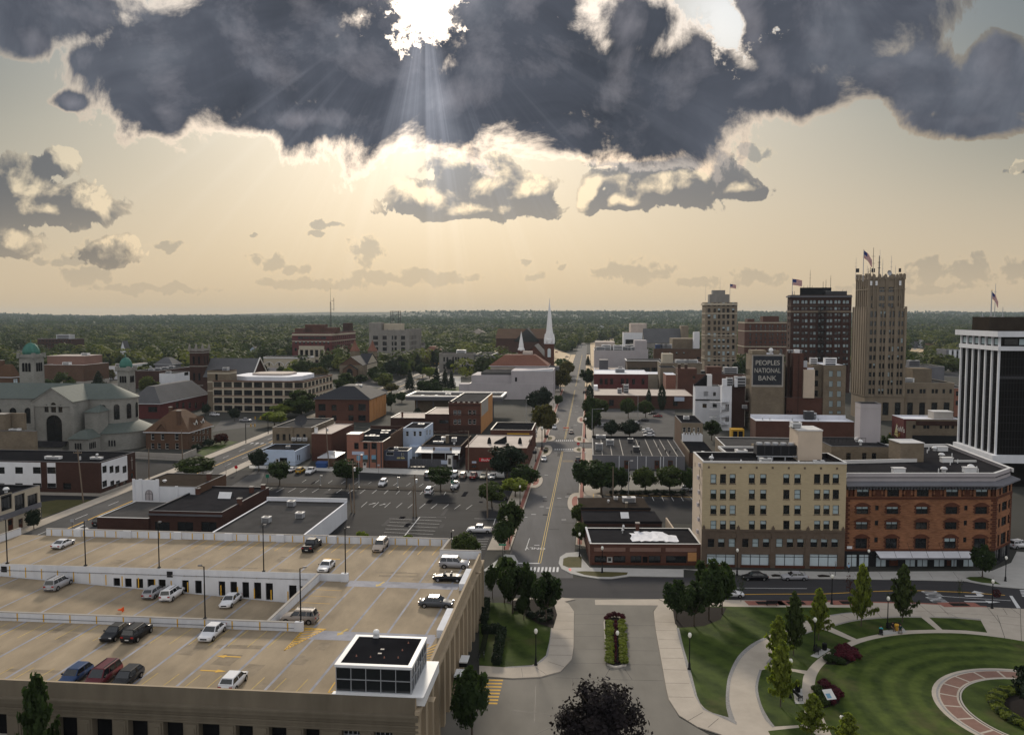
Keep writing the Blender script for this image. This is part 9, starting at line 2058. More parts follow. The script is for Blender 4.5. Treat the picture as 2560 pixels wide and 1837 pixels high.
for k_,c,a in(('round','g',(100,650,425,235,'dark street tree at left kerb below the tavern')),('wide','y',(30,715,555,220,'flat yellow green street tree on the left sidewalk')),('round','m',(-20,1130,745,210,'leafy street tree on the left sidewalk beside the lot')),('round','g',(632,668,385,190,'dark street tree at right kerb, left of the tree row')),('big','g',(790,700,368,330,'largest dark tree in the row behind the black roofs')),('round','g',(968,672,450,145,'tree left of the silver light pole in the row')),('round','m',(1178,684,450,200,'tree right of the silver light pole in the row')),('round','m',(1395,684,440,240,'broad tree in the row beside the beige block')),('round','g',(1560,690,460,130,'last dark tree in the row against the beige block')),('round','m',(598,1135,935,140,'lower of two small sidewalk trees by the corner shop')),('round','m',(600,975,775,140,'upper of two small sidewalk trees by the corner shop'))):T(k_,c,zG,*a)
for x in cO(900,1560,75):T('bush','d',zG,x,688,640+R.randint(0,14),85,'low dark shrub in the bed under the tree row',.1,group='shrubs under the tree row',cat='shrub')
for k_,c,a in(('round','o',(290,1112,808,205,'olive orange street tree at the junction left side')),('round','o',(430,705,498,165,'olive street tree beside the pale theatre, nearer one')),('round','o',(482,592,432,125,'olive street tree beside the pale theatre, farther one')),('wide','g',(408,848,732,75,'small dark street tree at the left kerb below the theatre')),('round','d',(185,882,712,120,'left of two dark trees in front of the pale theatre')),('round','d',(272,872,658,165,'right of two dark trees in front of the pale theatre')),('round','g',(662,668,498,125,'dark street tree beside the dark red block')),('spindle','d',(686,786,648,66,'narrow dark evergreen at the right kerb by the brick row')),('cone','d',(672,472,385,60,'cone shaped dark evergreen far up the right kerb')),('round','m',(765,935,765,170,'green tree at the rear lot corner below the brick row')),('round','g',(718,1098,850,140,'dark tree at the right sidewalk before the ribbed roof')),('round','g',(690,960,740,110,'dark sidewalk tree behind the blue lamp pole')),('round','m',(1028,938,758,132,'lot tree in a kerbed island, left one')),('round','m',(1182,932,780,132,'lot tree in a kerbed island, right one')),('round','d',(880,1125,948,128,'dark tree behind the ribbed grey roof, left one')),('round','d',(1040,1122,945,175,'dark tree behind the ribbed grey roof, right one')),('spindle','d',(1325,868,648,72,'tall dark columnar evergreen against the low brick row')),('spindle','d',(1208,862,688,48,'slim columnar evergreen against the low brick row')),('round','g',(1765,1135,955,150,'dark tree in the yard by the white rear building')),('bush','y',(1040,545,485,80,'yellow green bush in front of dark glazed building'))):T(k_,c,zC,*a)
for k_,c,a in(('spindle','d',(1430,948,850,78,'dark columnar evergreen beside the low brick wing')),('cone','d',(758,945,788,85,'dark evergreen before the hall with orange side')),('big','m',(400,925,688,265,'broad green tree before the pale office block')),('wide','y',(260,935,815,225,'yellow green tree at the traffic lights, upper one')),('wide','y',(165,1010,885,210,'yellow green tree at the traffic lights, lower one')),('round','g',(1070,618,482,165,'dark round tree beside the spired church')),('round','d',(1195,600,415,150,'dark tree before the grey stone block, left one')),('round','d',(1280,570,388,115,'dark tree before the grey stone block, right one')),('round','g',(925,645,552,115,'low dark tree in the small lot by the spired church')),('round','m',(790,650,570,65,'small green tree in the small lot by the spired church')),('cone','d',(1360,685,515,115,'blue green spruce beside the avenue')),('round','g',(1475,580,448,125,'green tree at the avenue bend before the grey block')),('cone','d',(1672,668,508,105,'left spruce on the grass corner by the courthouse')),('cone','d',(1730,680,530,95,'right spruce on the grass corner by the courthouse')),('round','d',(1720,530,418,85,'dark tree in front of the courthouse windows')),('round','d',(1870,540,470,85,'dark tree below the lattice block clock')),('round','o',(1200,720,628,115,'olive tree behind the hall with orange side')),('round','g',(1195,868,712,95,'dark tree beside the bank canopy left end')),('round','g',(1290,800,705,110,'dark tree behind the bank canopy'))):T(k_,c,zB,*a)
for k_,c,a in(('wide','m',(1735,1465,1285,320,'broad spreading green tree beside the avenue')),('bush','r',(1955,1170,1055,125,'dark red leaved bush on the rectory lawn')),('cone','d',(1515,915,765,90,'dark evergreen beside the parish school wall')),('round','d',(1820,915,810,75,'dark tree at the far end of parish school')),('round','d',(1870,300+120,318,95,'dark tree right of the dark church tower')),('bush','d',(1745,1225,1155,100,'dark shrub at the rectory corner')),('bush','d',(1840,1185,1110,110,'dark shrub beside the rectory side')),('round','d',(2075,965,845,90,'dark tree before the left end of the office block'))):T(k_,c,zA,*a)
aT=_z(1700,680,4.93)
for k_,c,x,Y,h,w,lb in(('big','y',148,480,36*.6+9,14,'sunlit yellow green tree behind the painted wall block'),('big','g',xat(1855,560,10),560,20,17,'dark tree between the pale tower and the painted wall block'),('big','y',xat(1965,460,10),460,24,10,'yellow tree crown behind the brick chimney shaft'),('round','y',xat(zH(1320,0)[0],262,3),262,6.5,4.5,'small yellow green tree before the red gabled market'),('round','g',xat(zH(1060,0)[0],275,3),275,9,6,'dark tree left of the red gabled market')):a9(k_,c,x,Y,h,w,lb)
T('big','d',zE,300,1000,820,120,'young leafy tree beside the cream corner shop')
def aU(zf,ba,c,label,group,w=1.5,h=.8,z=.13):
 for(x,y)in ba:p=gp(*zf(x,y));a9('bush',c,p[0],p[1],h*R.uniform(.8,1.2),w*R.uniform(.85,1.2),label,z,group,'shrub','shrub')
isl=[]
for i in cO(14):
 t=i/13
 for k in(-1,0,1):isl.append((918+8*t+k*(55+6*t),640+350*t))
mb=MB()
mb.aX(aD(zK,[(812,630),(812,640),(835,960),(860,1010),(920,1028),(985,1012),(1020,970),(1000,640),(985,595),(905,570),(830,595),(812,630)],3),0,.18,'kerb')
aH(mb,'island_kerb')
al('planting_bed',aD(zK,[(822,630),(843,955),(868,1000),(920,1015),(980,1000),(1008,965),(990,640),(975,600),(905,582),(838,602),(822,630)],3),.185,'mulch')
aU(zK,[q for q in isl if abs(q[0]-922)>40],'y','low yellow green plant edging the long island bed','plants edging the island bed',1.5,.72,.18)
aU(zK,[q for q in isl if abs(q[0]-922)<=40],'f','red flowers in the middle of the island bed','flowers along the island bed',.65,.75,.18)
aU(zK,[(835,610),(870,590),(905,580),(945,585),(980,605)],'f','dark red flower clump at the head of the island bed','flower clumps at the island head',1.3,1.,.18)
for zf,pts in((zL,[(505,1000),(560,925),(640,870),(720,862),(785,905),(775,965),(690,1008)]),(zL,[(405,1230),(470,1190),(560,1215),(640,1290),(630,1345),(500,1392),(430,1360)]),(zK,[(375,470),(400,560),(365,680),(230,640),(80,545),(0,470),(-80,440),(200,420)]),(zK,[(1425,520),(1460,480),(1900,500),(1850,600),(1700,660),(1480,675),(1445,640)])):al('planting_bed',[gp(*zf(*q))for q in pts],.145,'mulch')
aU(zL,[(640,900),(690,890),(740,905),(765,940),(700,945),(640,955),(730,970)],'f','dark red flowering shrub in the lawn bed','flowering shrubs in the upper lawn bed',1.9,1.4)
aU(zL,[(545,975),(590,930),(590,985),(640,995)],'g','green shrub in the upper lawn bed','green shrubs in the upper lawn bed',1.7,1.1)
aU(zL,[(580,1260),(615,1310),(560,1310),(500,1215),(560,1350)],'f','dark red flowering shrub around the white board','flowering shrubs by the white board',1.7,1.3)
aU(zL,[(435,1240),(450,1290),(460,1340),(500,1370)],'m','green shrub in the bed by the white board','green shrubs by the white board',1.6,1.2)
aU(zK,[(320,530),(250,570),(190,590),(330,600),(150,560),(270,620),(40,520)],'d','dark shrub under the tree clump left of the driveway','shrubs under the left clump',1.6,.9)
cc=[]
for i in cO(26):a=pi*.45+i*.115;cc.append((CIRC[0]+6.*cos(a),CIRC[1]+6.*sin(a)))
for i,(x,y)in cQ(cc):a9('bush','y' if i%3 else 'm',x,y,.9,2.*R.uniform(.85,1.2),'spreading yellow green juniper round the ring centre',.16,'junipers in the ring centre','shrub','shrub')
mb=MB()
mb.am([(5.2,.17),(4.,.3),(.01,.5)],CIRC,24,'mulch')
aH(mb,'planting_mound')
a9('round','d',CIRC[0]-2.,CIRC[1]-.5,7.2,6.5,'dark dense tree in the brick ring centre at the right edge',.2)
def bG(zf,a,c,w,h,label):p,q=gp(*zf(*a)),gp(*zf(*c));L_=hypot(q[0]-p[0],q[1]-p[1]);r=aq('hedge',label,'hedge',(p[0],p[1],.12),atan2(q[1]-p[1],q[0]-p[0]));n_=int(900*L_/5);P=np.c_[nr.rand(n_)*L_,(nr.rand(n_)-.5)*w,nr.rand(n_)**.5*h];o=onew('foliage',a3('foliage',P,.28,LM['d']),r);mb=MB();mb.box(0,L_,-w*.4,w*.4,0,h*.85,LM['d']);mb.obj('inner_foliage',None,r)
bG(zJ,(2000,725),(2165,712),1.3,1.2,'clipped dark hedge at the head of the bicycle stand')
bG(zJ,(2180,720),(2130,1010),1.3,1.1,'clipped dark hedge beside the bicycle stand')
bG(zJ,(2040,470),(2020,640),1.2,1.3,'clipped dark hedge along the garage side wall')
RECT=[]
for o in list(bpy.data.objects):
 if o.parent is None and o.type=='EMPTY' and o.get('category')in('building','church','cathedral'):
  xs,ys=[],[]
  for c in o.children:
   if c.type=='MESH' and c.name.split('.')[0]in('wall','nave','penthouse','upper_storey','roof'):
    for v in c.bound_box:xs.append(v[0]);ys.append(v[1])
  if xs:RECT.append((o.location.x,o.location.y,-o.rotation_euler.z,min(xs),max(xs),min(ys),max(ys)))
LOTS=[]
for o in list(bpy.data.objects):
 if o.get('kind')=='structure' and o.name.split('.')[0]in('far_lot','field_grass','far_road','avenue_lot','parking_lot','verge_grass','avenue_road','main_street_road','cross_street_road','concrete_apron'):LOTS.append([(v.co.x,v.co.y)for v in o.data.vertices])
def cf(x,y,poly):
 c=False;j=len(poly)-1
 for i in cO(len(poly)):
  (xi,yi),(xj,yj)=poly[i],poly[j]
  if(yi>y)!=(yj>y)and x<(xj-xi)*(y-yi)/(yj-yi)+xi:c=not c
  j=i
 return c
def cg(x,y,m=5.):
 for(ox,oy,a,x0,x1,y0,y1)in RECT:
  dx_,dy_=x-ox,y-oy;lx=dx_*cos(a)-dy_*sin(a);ly=dx_*sin(a)+dy_*cos(a)
  if x0-m<lx<x1+m and y0-(m if oy<560 else 55)<ly<y1+m:return False
 return not any(cf(x,y,p)for p in LOTS)
def cD(x,y):a=sin(x*.011+1.3)*cos(y*.009)+sin(x*.031+y*.023);return a
ba=[]
for _ in cO(900):
 Y=480+320*nr.rand()**.8;X=(nr.rand()*1.3-.65)*Y
 if abs(X-ai(0,Y)[0])<14 or not cg(X,Y,4):continue
 u=1280+X/Y*F
 if 1480<u<2420 and Y<640:continue
 if all((X-a)**2+(Y-c)**2>90 for a,c in ba):ba.append((X,Y))
ba=ba[:150]
for i,(X,Y)in cQ(ba):k=R.random();a9('big' if k>.12 else 'cone',R.choice('ggmmFFFdoy')if k>.12 else 'd',X,Y,R.uniform(9,16),R.uniform(11,18),'leafy tree in the wooded streets at the edge of downtown',0,'trees at the edge of downtown')
def bP(name,ya,yb,dens,n_leaf,size,zf=None):
 protos=[]
 for c in cO(4):v=ball(n_leaf);r_=(1+.16*np.sin(v[:,0]*7+c)*np.sin(v[:,1]*8)+.1*np.sin(v[:,2]*11))[:,None]*(.86+.14*nr.rand(n_leaf,1));protos.append(v*r_*np.array([[.46,.46,.44]])+np.array([[0,0,.54]]))
 pts=[];area=.66*(yb*yb-ya*ya);n_=int(area/dens)
 for _ in cO(n_):
  Y=sqrt(ya*ya+(yb*yb-ya*ya)*nr.rand());X=(nr.rand()*1.36-.68)*Y
  if cD(X,Y)<-1.05 or abs(X-ai(0,Y)[0])<(12 if Y<1300 else 6)or not cg(X,Y,6):continue
  pts.append((X,Y))
 VV,MI,NN=[],[],[]
 for(X,Y)in pts:P=protos[nr.randint(4)];h,w=nr.uniform(11,21),nr.uniform(13,23);a=nr.rand()*6.28;ca,sa=cos(a),sin(a);q=np.c_[(P[:,0]*ca-P[:,1]*sa)*w+X,(P[:,0]*sa+P[:,1]*ca)*w+Y,P[:,2]*h];VV.append(q);NN.append(outn(q-np.array([[X,Y,0]])-np.array([[0,0,h*.09]]),.22));MI.append(nr.choice([0,0,1,2,3],1).repeat(len(P)))
 V=np.concatenate(VV);me=a3(name,V,size,LM['1'],1.3,np.concatenate(NN))
 for c in '223':me.materials.append(LM[c])
 me.polygons.foreach_set('material_index',np.concatenate(MI).astype('i'));o=bpy.data.objects.new(name,me);COL.objects.link(o);tag(o,'dense wooded belt of green trees stretching to the hills','woodland',None,'stuff');return len(pts)
bP('woodland',640,1500,330,190,2.3)
bP('woodland',1500,2800,520,60,4.4)
hp=[]
for _ in cO(9000):Y=2650+4600*nr.rand()**1.1;X=(nr.rand()*1.36-.68)*Y;hp.append((X,Y,b6(X,Y)-6+12*nr.rand()))
hp=np.array(hp)
V=np.repeat(hp,10,0)+nr.normal(size=(len(hp)*10,3))*np.array([[12,12,4]])
me=a3('hill_woods',V,13.,LM['g'],1.3)
o=bpy.data.objects.new('hill_woods',me)
COL.objects.link(o)
tag(o,'far wooded hills along the horizon','woodland',None,'stuff')
LAMP={}
def bN(zf,x,yb,yt,label,z=.13):
 p=gp(*zf(x,yb),z=z);h=max(3.2,aa(zf(x,yt)[1],p[1])-z)
 if 'o' not in LAMP:r=aq('street_lamp',label,'street lamp',(*p,z));mb=MB();mb.am([(.24,0),(.24,.12),(.17,.2),(.15,.8),(.08,.95),(.065,4.1),(.11,4.15),(.13,4.25)],(0,0),10,'blackmetal');mb.obj('post',None,r);mb=MB();mb.am([(.12,4.25),(.23,4.45),(.25,4.65),(.17,4.85),(.05,4.95)],(0,0),12,'globe');mb.obj('lamp_globe',None,r);mb=MB();mb.am([(.07,4.94),(.05,5.),(.01,5.1)],(0,0),8,'blackmetal');mb.obj('finial',None,r);KIDS.clear();LAMP['o']=r
 else:r=a6(LAMP['o'])
 r.location=(*p,z);s=h/5.;r.scale=(max(1.,s),max(1.,s),s);tag(r,label,'street lamp');return r
for zf,a in((zK,(211,998,670,'black globe lamp on the lawn left of the driveway')),(zK,(932,985,688,'black globe lamp standing in the island flower bed')),(zK,(1571,1035,705,'black globe lamp on the lawn right of the driveway')),(zL,(1058,668,385,'black globe lamp behind the bench with seated people')),(zL,(411,872,572,'black globe lamp beside the bench and litter bin')),(zL,(195,1285,935,'black globe lamp behind the big yellow green park tree')),(zL,(564,458,190,'globe lamp at the kerb left of the bare brown tree')),(zL,(1985,496,235,'globe lamp with a red flower basket at the kerb')),(zL,(2103,255,30,'globe lamp on the corner pavement before the brick block')),(zL,(648,1680,1465,'globe lamp beside the pale young tree at the bottom edge')),(zG,(797,1382,1145,'globe lamp in front of the corner brick shop window')),(zG,(597,1240,1025,'globe lamp below the small sidewalk trees')),(zG,(1990,1403,1165,'globe lamp in front of the beige block shop windows')),(zG,(71,780,608,'globe lamp on the left sidewalk by a yellow green tree')),(zH,(887,1372,1175,'globe lamp in front of the brick block left shop')),(zG,(615,905,768,'globe lamp beside the kerb extension on the right')),(zC,(265,1218,1008,'globe lamp at the junction beside the olive tree')),(zC,(634,1226,1105,'globe lamp at the right corner of the junction')),(zC,(646,1338,1235,'globe lamp on the right sidewalk beside the ribbed roof')),(zC,(210,1322,1188,'globe lamp beside the tavern outdoor sign')),(zC,(650,1112,930,'globe lamp before the rear lot trees')),(zC,(368,885,790,'globe lamp before the pale theatre')),(zF,(2220,1090,880,'globe lamp among the left sidewalk trees'))):bN(zf,*a)
def bf(p,z0,h,label,arm,hd=.45,m_='blackmetal',name='light_pole'):r=aq(name,label,'light pole',(*p,z0));mb=MB();mb.box(-.2,.2,-.2,.2,0,.15,m_);mb.ae((0,0,0),(0,0,h),.095,.075,8,m_);mb.ae((0,0,h-.05),(arm[0],arm[1],h+.12),.05,.04,6,m_);mb.obj('post',None,r);mb=MB();mb.box(arm[0]-hd*.5,arm[0]+hd*.5,arm[1]-.16,arm[1]+.16,h+.06,h+.2,'capdk' if m_=='blackmetal' else 'metal');mb.box(arm[0]-hd*.5+.05,arm[0]+hd*.5-.05,arm[1]-.12,arm[1]+.12,h+.02,h+.06,'globe');mb.obj('lamp_head',None,r);return r
for zf,xb,yb,yt,ax,lb in((zE,65,1302,915,-.5,'black light pole at the left end of garage ramp wall'),(zE,757,1322,930,.3,'second black light pole along the garage ramp wall'),(zE,1408,1340,940,.3,'third black light pole along the garage ramp wall'),(zF,69,1372,965,.3,'fourth black light pole along the garage ramp wall'),(zF,792,1392,990,.5,'black light pole on the end post of the ramp wall'),(zI,1818,588,125,-.5,'black light pole on the low wall behind the white sedan'),(zJ,397,616,140,.6,'black light pole on low wall end beside the tan car')):p=gp(*zf(xb,yb),z=PT);bf(p,PT,aa(zf(xb,yt)[1],p[1])-PT,lb,(ax,0))
p=gp(*zF(1728,1090),z=PT)
bf(p,PT,1.4,'short black fixture on the garage notch wall',(.3,0),.3)
for zf,xb,yb,yt,ax,lb in((zF,911,630,345,.9,'pale light pole in the lot median before the mural shop'),(zF,1741,655,345,1.,'pale light pole with banner in the lot median'),(zG,1030,695,398,.8,'silver light pole in the tree row'),(zC,708,1122,858,4.2,'pale blue street light with long arm by the right sidewalk'),(zC,1113,935,740,-1.2,'pale light pole in the rear car park'),(zC,125,960,770,1.,'brown light pole on the left before the theatre'),(zF,1253,632,545,.3,'short pale lamp post in the lot median'),(zF,570,615,530,.3,'short dark lamp post at left of the lot median')):p=gp(*zf(xb,yb));bf(p,0,aa(zf(xb,yt)[1],p[1]),lb,(ax,0),.7,'metal')
def b9(zf,xb,yb,xt,yt,label,arm=True):
 p=gp(*zf(xb,yb));zt=aa(zf(xt,yt)[1],p[1]);dx_=(zf(xt,0)[0]-zf(xb,0)[0])*p[1]/F;r=aq('utility_pole',label,'utility pole',(*p,0));dx_-=p[0]*.0;dx_=xat(zf(xt,0)[0],p[1],zt)-p[0];mb=MB();mb.ae((0,0,0),(dx_,0,zt),.19,.13,8,'wood');mb.obj('post',None,r)
 if arm:
  mb=MB();k=.93;mb.box(dx_*k-1.1,dx_*k+1.1,-.2,-.1,zt*k-.08,zt*k+.08,'wood')
  for x in(-1,-.4,.4,1):mb.ae((dx_*k+x,-.15,zt*k+.08),(dx_*k+x,-.15,zt*k+.3),.05,n_=6,m_='concgr')
  mb.obj('cross_arm',None,r);mb=MB();mb.ae((dx_*.8+.4,0,zt*.8),(dx_*.8+.4,0,zt*.8+.9),.25,n_=8,m_='metal');mb.obj('transformer',None,r)
 return(p[0]+dx_,p[1],zt)
U=b9
e1=U(zE,737,760,685,292,'leaning utility pole with transformer beside the white panelled brick building')
e2=U(zF,872,857,855,392,'tall utility pole at the corner of the white walled shop')
U(zF,848,852,826,602,'shorter leaning pole beside the tall utility pole',False)
e3=U(zF,1418,888,1402,515,'grey utility pole in the middle of the car park')
U(zF,1392,886,1390,612,'short grey pole beside the car park utility pole',False)
e4=U(zF,2047,897,2041,460,'brown utility pole at the right side of the car park')
e5=U(zF,645,465,617,50,'pale utility pole in front of the pink roofed shop')
e6=U(zG,893,742,894,445,'weathered utility pole behind the black roofs',False)
e7=U(zA,1318,1480,1315,1200,'utility pole beside the white garden wall',False)
e8=U(zA,1615,1322,1605,1040,'utility pole in front of the rectory',False)
e9=U(zB,1878,1420,1880,1052,'utility pole before the tavern wall',False)
e10=U(zE,1797,545,1792,430,'short leaning pole by the spreading avenue tree',False)
def bM(a,c,sag,label):
 r=MB();P=[cP(a).lerp(cP(c),i/10)-cP((0,0,sag*4*(i/10)*(1-i/10)))for i in cO(11)]
 for p,q in zip(P,P[1:]):r.ae(p,q,.025,n_=4,m_='blackmetal',caps=False)
 tag(r.obj('power_line',None),label,'power line')
bM(e3,e2,1.2,'power line from the car park pole to the tall pole at left')
bM(e4,e3,1.2,'power line from the brown right pole to the car park pole')
bM(e2,e1,1.5,'long power line from the tall pole to the leaning avenue pole')
bM(e5,e9,1.2,'power line running in front of the shops')
def ay(zf,xb,yb,yt,shape,m_,label,size=.4,txt=None,z=.12,I=.0):
 p=gp(*zf(xb,yb),z=z);h=aa(zf(xb,yt)[1],p[1])-z;r=aq('road_sign',label,'road sign',(*p,z),I);mb=MB();mb.ae((0,0,0),(0,0,h),.05,n_=6,m_='darkmetal');mb.obj('post',None,r);mb=MB();s=size
 if shape=='oct':pts=[(s*cos(pi/8+i*pi/4),s*sin(pi/8+i*pi/4))for i in cO(8)]
 elif shape=='dia':pts=[(s,0),(0,s),(-s,0),(0,-s)]
 else:pts=[(s,s*shape),(-s,s*shape),(-s,-s*shape),(s,-s*shape)]
 c=h-s*(1 if isinstance(shape,str)else shape);F_=[(x,-.08,c+y)for x,y in pts];n_=len(pts);mb.add(F_+[(x,-.055,z_)for x,y,z_ in F_],[tuple(cO(n_))[::-1],tuple(cO(n_,2*n_))]+[(i,(i+1)%n_,n_+(i+1)%n_,n_+i)for i in cO(n_)],m_);o=mb.obj('sign_plate',None,r)
 if txt:aZ(txt,s*.62,'flagwhite' if m_!='yellow' else 'frame',r,(0,-.09,c),(pi/2,0,0),'sign_lettering',.004,.9)
 return r
ay(zG,586,300,230,'oct','redsign','red stop sign on the kerb extension at the junction',.55,'STOP')
ay(zE,1128,895,788,'dia','orange','orange diamond warning sign beside the avenue',1.)
ay(zE,640,1003,910,.8,'metal','small pale signal box on a post by the avenue',.4)
ay(zF,2180,1275,1128,.22,'green','green street name sign on a post at the sidewalk',.75)
ay(zF,1738,575+60,565,1.,'green','green square parking sign on the banner pole',.45)
ay(zF,103,590,515,1.,'green','green square sign at left end of the lot',.5)
ay(zE,2090,510,435,'oct','redsign','red sign on the avenue sidewalk',.55)
ay(zE,2000,510,425,.3,'metal','small grey plate sign on the avenue sidewalk',.5)
ay(zB,1085,1430,1345,.8,'metal','small grey notice sign before the mural shop',.35)
ay(zC,200,1150,1080,.7,'flagwhite','white sign with red spot near the corner cafe',.9)
ay(zF,2010+140,495-30,370,.3,'flagwhite','white street name sign at the tavern corner',.9)
ay(zG,1995,1330,1255,1.2,'metal','small parking notice on a post before the beige block',.25)
ay(zL,597,205,80,1.,'metal','thin notice post on the pavement by the planting patch',.2)
p=gp(*zF(1714,650))
r=aq('banner','white hanging banner on the pale lot light pole','banner',(*p,0))
mb=MB()
zt,zb_=aa(zF(0,345)[1],p[1]),aa(zF(0,445)[1],p[1])
mb.box(-.65,.65,-.05,0,zb_,zt,'flagwhite')
mb.box(-.4,.35,-.06,-.051,zb_+.6,zt-.9,'picdk')
mb.obj('cloth',None,r)
def bi(zf,xb,yb,yt,xe,label):
 p=gp(*zf(xb,yb));h=aa(zf(xb,yt)[1],p[1]);L_=(zf(xe,0)[0]-zf(xb,0)[0])*p[1]/F;r=aq('traffic_signal',label,'traffic signal',(*p,0));mb=MB();mb.ae((0,0,0),(0,0,h),.16,.12,8,'blackmetal');mb.ae((0,0,h-.6),(L_,0,h-.3),.1,.07,6,'blackmetal');mb.obj('mast_arm',None,r)
 for k in(.55,.95):
  mb=MB();mb.box(L_*k-.2,L_*k+.2,-.3,-.1,h-1.5,h-.35,'yellow')
  for i in cO(3):mb.ae((L_*k,-.31,h-1.3+i*.36),(L_*k,-.36,h-1.3+i*.36),.12,n_=8,m_='frame')
  mb.obj('signal_head',None,r)
bi(zA,2175,1160,980,2264,'black traffic signal mast at the avenue junction')
bi(zB,108,1078,915,-10,'black traffic signal with yellow heads before the tan shop')
bi(zB,1538,555,445,1620,'traffic signal at the far avenue junction')
bi(zB,1392,560,435,1330,'traffic signal before the grey stone block')
bi(zH,1268,305,140,1060,'black traffic signal mast before the red gabled market')
p=gp(*zC(478,1042))
r=aq('road_barrier','orange road work barrier in the main street','barrier',(*p,.01))
mb=MB()
mb.box(-1.2,1.2,-.1,.1,.75,1.1,'orange')
for x in(-1,1):mb.box(x-.08,x+.08,-.5,.5,0,.1,'orange');mb.box(x-.06,x+.06,-.06,.06,.1,.75,'metal')
mb.obj('rail',None,r)
zz=DZ
for _ in cO(4):p=gp(*zI(1062,528),z=zz);zz=GA['zr']((p[0]-GA['cx'])*EX[0]+(p[1]-GA['cy'])*EX[1])
mb=MB()
mb.am([(.05,0),(.09,.1),(.2,.68),(.2,.72)],(0,0),10,'orange')
mb.box(-.3,.3,-.3,.3,.72,.77,'orange')
o=tag(mb.obj('traffic_cone',None,None,(p[0]-.3,p[1],zz+.3)),'fallen orange traffic cone on the sunken garage ramp','traffic cone')
o.rotation_euler=(0,rad(85),0)
p=gp(*zF(585,455))
r=aq('dumpster','blue dumpster beside the small brick shed','dumpster',(*p,.11),-G)
mb=MB()
mb.add([(-1.6,-.9,0),(1.6,-.9,0),(1.6,.8,0),(-1.6,.8,0),(-1.8,-1.1,1.5),(1.8,-1.1,1.5),(1.8,.9,1.9),(-1.8,.9,1.9)],[(0,1,5,4),(1,2,6,5),(2,3,7,6),(3,0,4,7)],'blue')
mb.obj('bin',None,r)
mb=MB()
mb.I([(-1.85,-1.15,1.52),(1.85,-1.15,1.52),(1.85,.95,1.92),(-1.85,.95,1.92)],'blue')
mb.obj('lid',None,r)
for i in cO(8):p=gp(*zB(1370+i*18,1390-(i%2)*14));r=aq('bar_table','round black patio table outside the board fence','table',(*p,.11),0,'patio tables by the fence');mb=MB();mb.ae((0,0,.7),(0,0,.76),.55,n_=12,m_='frame');mb.obj('table_top',None,r);mb=MB();mb.ae((0,0,0),(0,0,.7),.05,n_=6,m_='darkmetal');mb.obj('leg',None,r)
for(zf,x,y,lb)in((zC,296,1235,'dark round planter on the left kerb extension'),(zC,200,1255,'dark shrub planter beside the tavern lamp'),(zC,305,1110,'dark litter bin at the junction')):p=gp(*zf(x,y));mb=MB();mb.am([(.5,0),(.75,.1),(.8,.9),(.7,.9),(.65,.75),(.01,.8)],(0,0),12,'darkmetal');tag(mb.obj('planter',None,None,(*p,.13)),lb,'planter')
BEN={}
def bz(zf,x,y,ang,label):
 p=gp(*zf(x,y))
 if 'o' not in BEN:
  r=aq('park_bench',label,'bench',(0,0,0));mb=MB()
  for i in cO(4):mb.box(-.95,.95,-.28+i*.14,-.16+i*.14,.43,.46,'frame')
  mb.obj('seat',None,r);mb=MB()
  for i in cO(4):mb.box(-.95,.95,.28+i*.02,.31+i*.02,.5+i*.12,.6+i*.12,'frame')
  mb.obj('backrest',None,r)
  for s in(-.8,.8):mb=MB();mb.box(s-.04,s+.04,-.26,-.2,0,.66,'blackmetal');mb.box(s-.04,s+.04,.24,.3,0,.95,'blackmetal');mb.box(s-.04,s+.04,-.26,.3,.36,.43,'blackmetal');mb.box(s-.04,s+.04,-.28,.28,.64,.68,'blackmetal');mb.obj('leg',None,r)
  KIDS.clear();BEN['o']=r
 else:r=a6(BEN['o'])
 r.location=(*p,.147);r.rotation_euler=(0,0,ang);tag(r,label,'bench')
bz(zL,440,895,rad(60),'black bench beside a litter bin and lamp')
bz(zL,262,1300,rad(97),'black bench behind the lower litter bin')
bz(zL,1105,690,rad(8),'black bench with people sitting on it')
bz(zL,30,478,rad(180),'black bench at the kerb on the paved strip')
for(x,y,lb,m_)in((500,872,'black litter bin beside the upper bench','blackmetal'),(262,1243,'black litter bin beside the lower bench','blackmetal'),(1138,700,'yellow brown litter bin beside the people','yellow'),(1160,690,'black litter bin behind the yellow bin','blackmetal')):
 p=gp(*zL(x,y));r=aq('litter_bin',lb,'litter bin',(*p,.147));mb=MB();mb.am([(.27,0),(.3,.05),(.32,.85),(.34,.9)],(0,0),14,m_)
 for i in cO(14):a=i*2*pi/14;mb.ae((.32*cos(a),.32*sin(a),.05),(.34*cos(a),.34*sin(a),.88),.02,n_=4,m_=m_)
 mb.obj('bin',None,r);mb=MB();mb.am([(.35,.9),(.3,1.),(.12,1.05),(.12,.98)],(0,0),14,m_);mb.obj('lid',None,r)
p=gp(*zL(540,1360))
r=aq('info_board','white slanted information board in the flower bed','information board',(*p,.14),rad(12))
mb=MB()
mb.add([(-.65,-.6,1.),(.65,-.6,1.),(.65,.6,1.75),(-.65,.6,1.75)],[(0,1,2,3)],'flagwhite')
mb.add([(-.5,-.46,1.09),(.1,-.46,1.09),(.1,.1,1.445),(-.5,.1,1.445)],[(0,1,2,3)],'pic')
mb.add([(-.65,-.6,.95),(.65,-.6,.95),(.65,.6,1.70),(-.65,.6,1.70)],[(3,2,1,0)],'metal')
mb.obj('panel',None,r)
for s in(-.45,.45):mb=MB();mb.box(s-.05,s+.05,-.05,.05,0,1.3,'blackmetal');mb.obj('leg',None,r)
p=gp(*zL(2025,496))
r=aq('flower_basket','red hanging flower basket on the kerb lamp','flower basket',(p[0]-.1,p[1],.12))
zt=aa(zL(0,370)[1],p[1])
